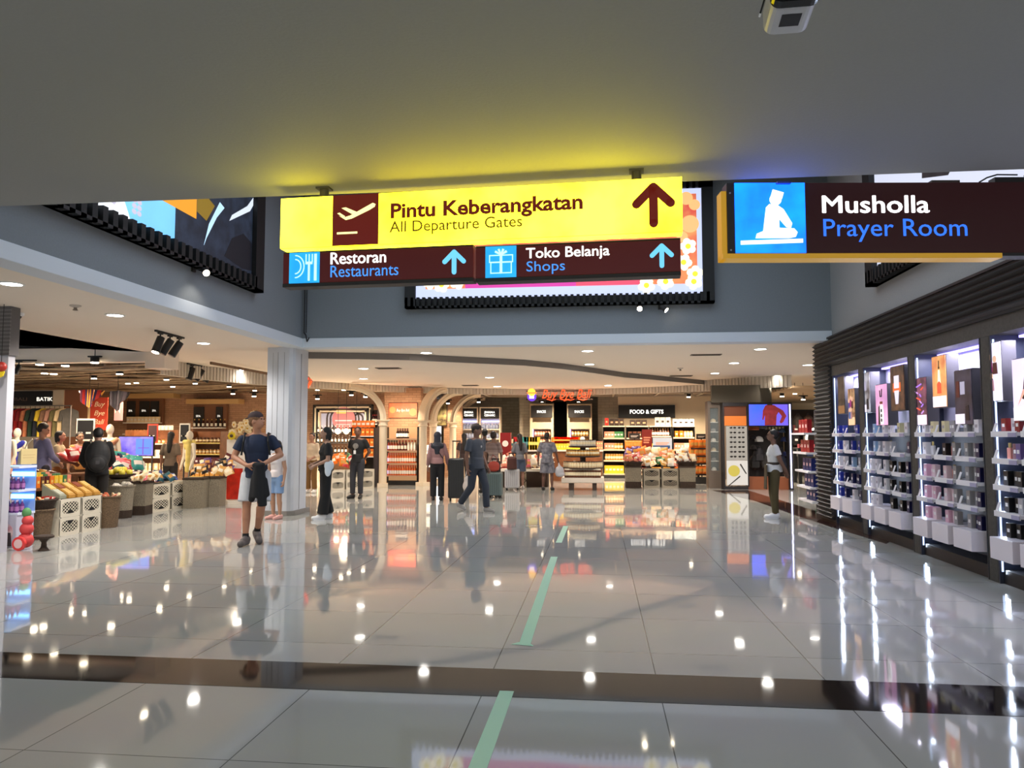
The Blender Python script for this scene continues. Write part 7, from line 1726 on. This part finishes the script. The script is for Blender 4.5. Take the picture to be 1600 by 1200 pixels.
person('person with dark hair at the back of the shop behind the pink top', 725, 762, face(10), 1.58, (150,110,90), top=dict(c=(60,44,40), sleeve=.7, hem=.5), bot=dict(k='trousers', c=(40,34,32), len=.96), shoes=dict(c=(30,26,26)), hair=dict(s='long', c=(24,18,16)), fem=True)
# 9 woman with silver suitcase
person('woman in a grey top and denim skirt beside a silver suitcase, seen from behind', 812, 764, face(25), 1.56, (150,110,92), top=dict(c=(112,112,118), sleeve=.9, hem=.53), bot=dict(k='shorts', c=(74,84,104), len=.42, w=.07), shoes=dict(c=(200,190,185)), hair=dict(s='long', c=(34,24,22)), fem=True, J=dict(elL=(-.13,.02,.65), wrL=(-.08,.1,.6)))
q = FL(800, 766); suitcase((q.x, q.y+.05), .40, .26, .58, (176,176,180), 0, 'silver ribbed suitcase with a brown bag strapped on it', .42)
t = thing('travel_bag', 'small dark brown bag standing on the silver suitcase', 'bag', (q.x, q.y-.02, .585)); attach(t, 'bag', mat((70,34,28), .7), [('f', V(0,0,.0), V(0,0,.30), .14, .13), ('e', V(0,0,.30), (.13,.1,.05))], .012, 3)
# 10 patterned shirt & shorts
m_pat = mat((128,128,136), .85, noise=.6, nscale=16, c2=(92,92,104))
pp, lp_ = person('person in a grey patterned shirt and matching shorts carrying a pale plastic bag, back turned', 855, 766, face(-4), 1.60, (96,66,54), top=dict(c=(130,130,138), sleeve=.85, hem=.47, loose=1.15, m=m_pat), bot=dict(k='shorts', c=(130,130,138), len=.46, w=.075, m=m_pat), shoes=dict(c=(30,26,26)), hair=dict(s='short', c=(22,18,18)), J=dict(kneeR=(.075,.02,.28), ankR=(.085,-.02,.045), toeR=(.10,.07,.018), kneeL=(-.06,.01,.28), ankL=(-.07,-.01,.045), elR=(.155,.0,.64), wrR=(.19,.03,.50), elL=(-.15,-.01,.64), wrL=(-.16,.02,.49)))
t = thing('plastic_bag', 'pale grey plastic shopping bag in the right hand of the person in patterned clothes', 'bag', (lp_.x+.34, lp_.y, .38)); attach(t, 'bag', mat((176,176,184), .4), [('e', V(0,0,.14), (.13,.09,.15)), ('e', V(.02,0,.06), (.13,.09,.08)), ('c', V(0,0,.25), V(-.02,0,.38), .05, .012)], .012, 3)
# 11 staff woman in profile
def ex_s(t, K, h, hd):
    part('belt', t, mat((44,32,26), .6), lambda b: b.lathe([(.092*h,.0),(.095*h,.012*h),(.092*h,.03*h)], o=(0,0,.60*h), n=18, sx=.95, sy=.78))
    part('lanyard', t, M_dark, lambda b: b.tube([K['neck']+V(.03*h,.02*h,-.0*h), K['chest']+V(.01*h,.09*h,-.0), K['chest']+V(0,.095*h,-.05*h)], .006))
    part('apron', t, mat((64,54,30), .8), lambda b: b.add([(-.08*h,.085*h,.60*h),(.06*h,.085*h,.60*h),(.07*h,.095*h,.33*h),(-.09*h,.095*h,.33*h),(-.08*h,.093*h,.60*h),(.06*h,.093*h,.60*h),(.07*h,.103*h,.33*h),(-.09*h,.103*h,.33*h)], [(0,1,2,3),(7,6,5,4),(0,4,5,1),(3,2,6,7),(0,3,7,4),(1,5,6,2)]))
person('staff woman in a white short sleeved shirt and olive trousers facing left, hands behind her', 1211, 810, face(88), 1.62, (112,80,64), J=dict(elR=(.12,-.05,.645), wrR=(.07,-.13,.53), elL=(-.12,-.05,.645), wrL=(-.06,-.13,.52), ankR=(.04,-.02,.045), ankL=(-.04,-.0,.045), toeR=(.045,.09,.018), toeL=(-.045,.11,.018)), top=dict(c=(206,206,208), sleeve=.62, hem=.52, loose=1.05), bot=dict(k='trousers', c=(74,64,36), len=.96, wk=.044, flare=.036), shoes=dict(c=(214,214,218), sole=(224,224,226)), hair=dict(s='bun', c=(22,18,18)), fem=True, extras=ex_s)
# left shop people
def at(px, d): q = W(px, 700, d); return Vector((q.x, q.y, 0))
pm, lm = person('man in a lavender shirt looking down with a white shoulder bag in the left shop', 0, 0, face(-25), 1.74, (180,130,104), loc=at(66, 14.6), top=dict(c=(132,126,160), sleeve=1.8, hem=.48, loose=1.1), bot=dict(k='trousers', c=(60,54,60), len=.96), shoes=dict(c=(40,36,36)), hair=dict(s='short', c=(50,36,28)), head_yaw=math.radians(-30), head_tilt=math.radians(-25), J=dict(elR=(.13,.04,.64), wrR=(.08,.15,.56), elL=(-.14,.02,.64), wrL=(-.12,.12,.52)))
t = thing('tote_bag', 'white cloth tote bag on the shoulder of the man in lavender', 'bag', (lm.x-.26, lm.y-.08, .86)); attach(t, 'bag', mat((230,222,206), .7), [('f', V(0,0,0), V(0,0,.36), .15, .12)], .012, 3); part('strap', t, mat((230,222,206), .7), lambda b: b.tube([(-.06,0,.34),(.02,0,.5),(.10,.02,.58)], .012))
person('woman in a beige top with a white bib beside the man in lavender', 0, 0, face(-70), 1.60, (176,128,104), loc=at(93, 15.3), top=dict(c=(190,172,140), sleeve=.8, hem=.5), bot=dict(k='skirt', c=(170,110,56), len=.5), shoes=dict(c=(60,50,46)), hair=dict(s='bob', c=(24,20,20)), fem=True, J=dict(elR=(.12,.05,.64), wrR=(.05,.17,.60), elL=(-.12,.05,.64), wrL=(-.04,.17,.6)), extras=lambda t, K, h, hd: part('bib', t, M_wht, lambda b: b.add([(-.04*h,.078*h,.76*h),(.04*h,.078*h,.76*h),(.06*h,.095*h,.64*h),(-.06*h,.095*h,.64*h),(-.04*h,.084*h,.76*h),(.04*h,.084*h,.76*h),(.06*h,.102*h,.64*h),(-.06*h,.102*h,.64*h)], [(0,1,2,3),(7,6,5,4),(0,4,5,1),(3,2,6,7),(0,3,7,4),(1,5,6,2)])))
pb2, lb2 = person('person in a black hooded jacket leaning over the goods with a black backpack', 0, 0, face(35), 1.72, (150,110,90), loc=at(153, 13.4), top=dict(c=(16,16,18), sleeve=1.9, hem=.48, loose=1.2), bot=dict(k='trousers', c=(30,26,22), len=.96, wk=.05, flare=.045), shoes=dict(c=(20,18,18)), hair=dict(s='short', c=(18,16,16)), head_tilt=math.radians(-30), J=dict(chest=(0,.06,.72), neck=(0,.12,.80), head=(0,.17,.88), shR=(.10,.10,.785), shL=(-.10,.10,.785), elR=(.14,.12,.63), wrR=(.1,.22,.55), elL=(-.14,.12,.63), wrL=(-.1,.22,.55)))
bpk = thing('backpack', 'bulky black backpack worn by the person in the black hooded jacket', 'backpack', (lb2.x, lb2.y, 0), face(35)); attach(bpk, 'pack', mat((22,22,24), .7, noise=.2, nscale=6), [('e', V(0,-.16,1.16), (.20,.15,.27), Matrix.Rotation(-.25, 3, 'X')), ('e', V(0,-.24,1.04), (.16,.11,.17))], .013, 3)
part('pocket', bpk, mat((34,34,36), .7), lambda b: b.ball((0,-.31,1.03), .12, .06, .12), True); part('strap', bpk, M_black, lambda b: b.tube([(.1,-.1,1.36),(.11,.12,1.42),(.12,.24,1.32)], .02).tube([(-.1,-.1,1.36),(-.11,.12,1.42),(-.12,.24,1.32)], .02)); part('emblem', bpk, mat((70,70,74), .6), lambda b: b.box(-.03,.03,-.375,-.368,1.02,1.08))
person('woman with long black hair seen from behind, near the yellow scarf figure', 0, 0, face(10), 1.60, (170,120,96), loc=at(267, 18.0), top=dict(c=(120,104,90), sleeve=.9, hem=.5), bot=dict(k='trousers', c=(40,36,36), len=.95), shoes=dict(c=(40,36,36)), hair=dict(s='long', c=(16,12,12)), fem=True)
person('person in an orange brown top behind the black hooded jacket', 0, 0, face(-120), 1.58, (160,120,96), loc=at(124, 16.3), top=dict(c=(190,134,70), sleeve=.9, hem=.5), bot=dict(k='trousers', c=(90,60,40), len=.95), shoes=dict(c=(40,36,36)), hair=dict(s='short', c=(40,30,26)), fem=True)
# mannequins
def mannequin(loc_, yaw, label, cloth, cc, h=1.7):
    t = thing('mannequin', label, 'mannequin', (loc_.x, loc_.y, 0), yaw)
    m_ = mat((232,222,204), .45)
    B = [('e', V(0,0,.93)*h, (.043*h,.052*h,.066*h)), ('c', V(0,0,.88)*h, V(0,0,.82)*h, .026*h, .03*h), ('c', V(-.1,0,.80)*h, V(.1,0,.80)*h, .03*h, .03*h), ('e', V(0,0,.72)*h, (.088*h,.055*h,.1*h)), ('e', V(0,0,.62)*h, (.065*h,.05*h,.1*h)), ('e', V(0,0,.53)*h, (.085*h,.06*h,.07*h)),
         ('c', V(.105,0,.79)*h, V(.13,0,.64)*h, .028*h, .022*h), ('c', V(-.105,0,.79)*h, V(-.13,0,.64)*h, .028*h, .022*h), ('c', V(.13,0,.64)*h, V(.12,.05,.5)*h, .022*h, .015*h), ('c', V(-.13,0,.64)*h, V(-.12,.05,.5)*h, .022*h, .015*h), ('c', V(.12,.05,.5)*h, V(.12,.06,.46)*h, .016*h, .012*h), ('c', V(-.12,.05,.5)*h, V(-.12,.06,.46)*h, .016*h, .012*h)]
    o = voxel(B, 'figure', m_, .012, 4); o.parent = t
    cl_ = voxel(cloth(h), 'clothing', mat(cc, .8, noise=.2, nscale=8), .013, 3); cl_.parent = t
    part('stand', t, mat((180,176,170), .3, metal=.7), lambda b: b.cyl((0,0,.02), (0,0,.5*h), .018).lathe([(.17,0),(.16,.02),(.02,.025)], n=18))
    return t
dress = lambda h: [('e', V(0,0,.7)*h, (.094*h,.062*h,.08*h)), ('f', V(0,0,.66)*h, V(0,0,.3)*h, .085*h, .13*h)]
wrap = lambda h: [('c', V(-.09,.02,.80)*h, V(.07,.05,.66)*h, .035*h, .035*h), ('e', V(0,0,.66)*h, (.095*h,.062*h,.05*h)), ('f', V(0,0,.66)*h, V(0,0,.42)*h, .08*h, .1*h)]
scarf = lambda h: [('c', V(-.05,.04,.84)*h, V(-.07,.07,.45)*h, .035*h, .03*h), ('c', V(.05,.04,.84)*h, V(-.05,.05,.84)*h, .035*h, .035*h), ('c', V(-.04,-.04,.84)*h, V(.05,-.04,.84)*h, .03*h, .03*h), ('e', V(0,.05,.78)*h, (.05*h,.03*h,.05*h))]
mannequin(at(171, 16.6), face(185), 'white mannequin with a faceless head in a peach wrap beside the television', wrap, (226,160,124), 1.76)
mannequin(at(296, 17.4), face(150), 'white mannequin draped with a long yellow scarf behind the pouch heap', scarf, (236,214,120), 1.62)
mannequin(at(11, 16.0), face(170), 'white mannequin in a pink dress at the far left edge', dress, (226,170,150), 1.72)
mannequin(at(26, 17.0), face(185), 'white mannequin in a bright blue top second from the left edge', wrap, (40,50,170), 1.68)
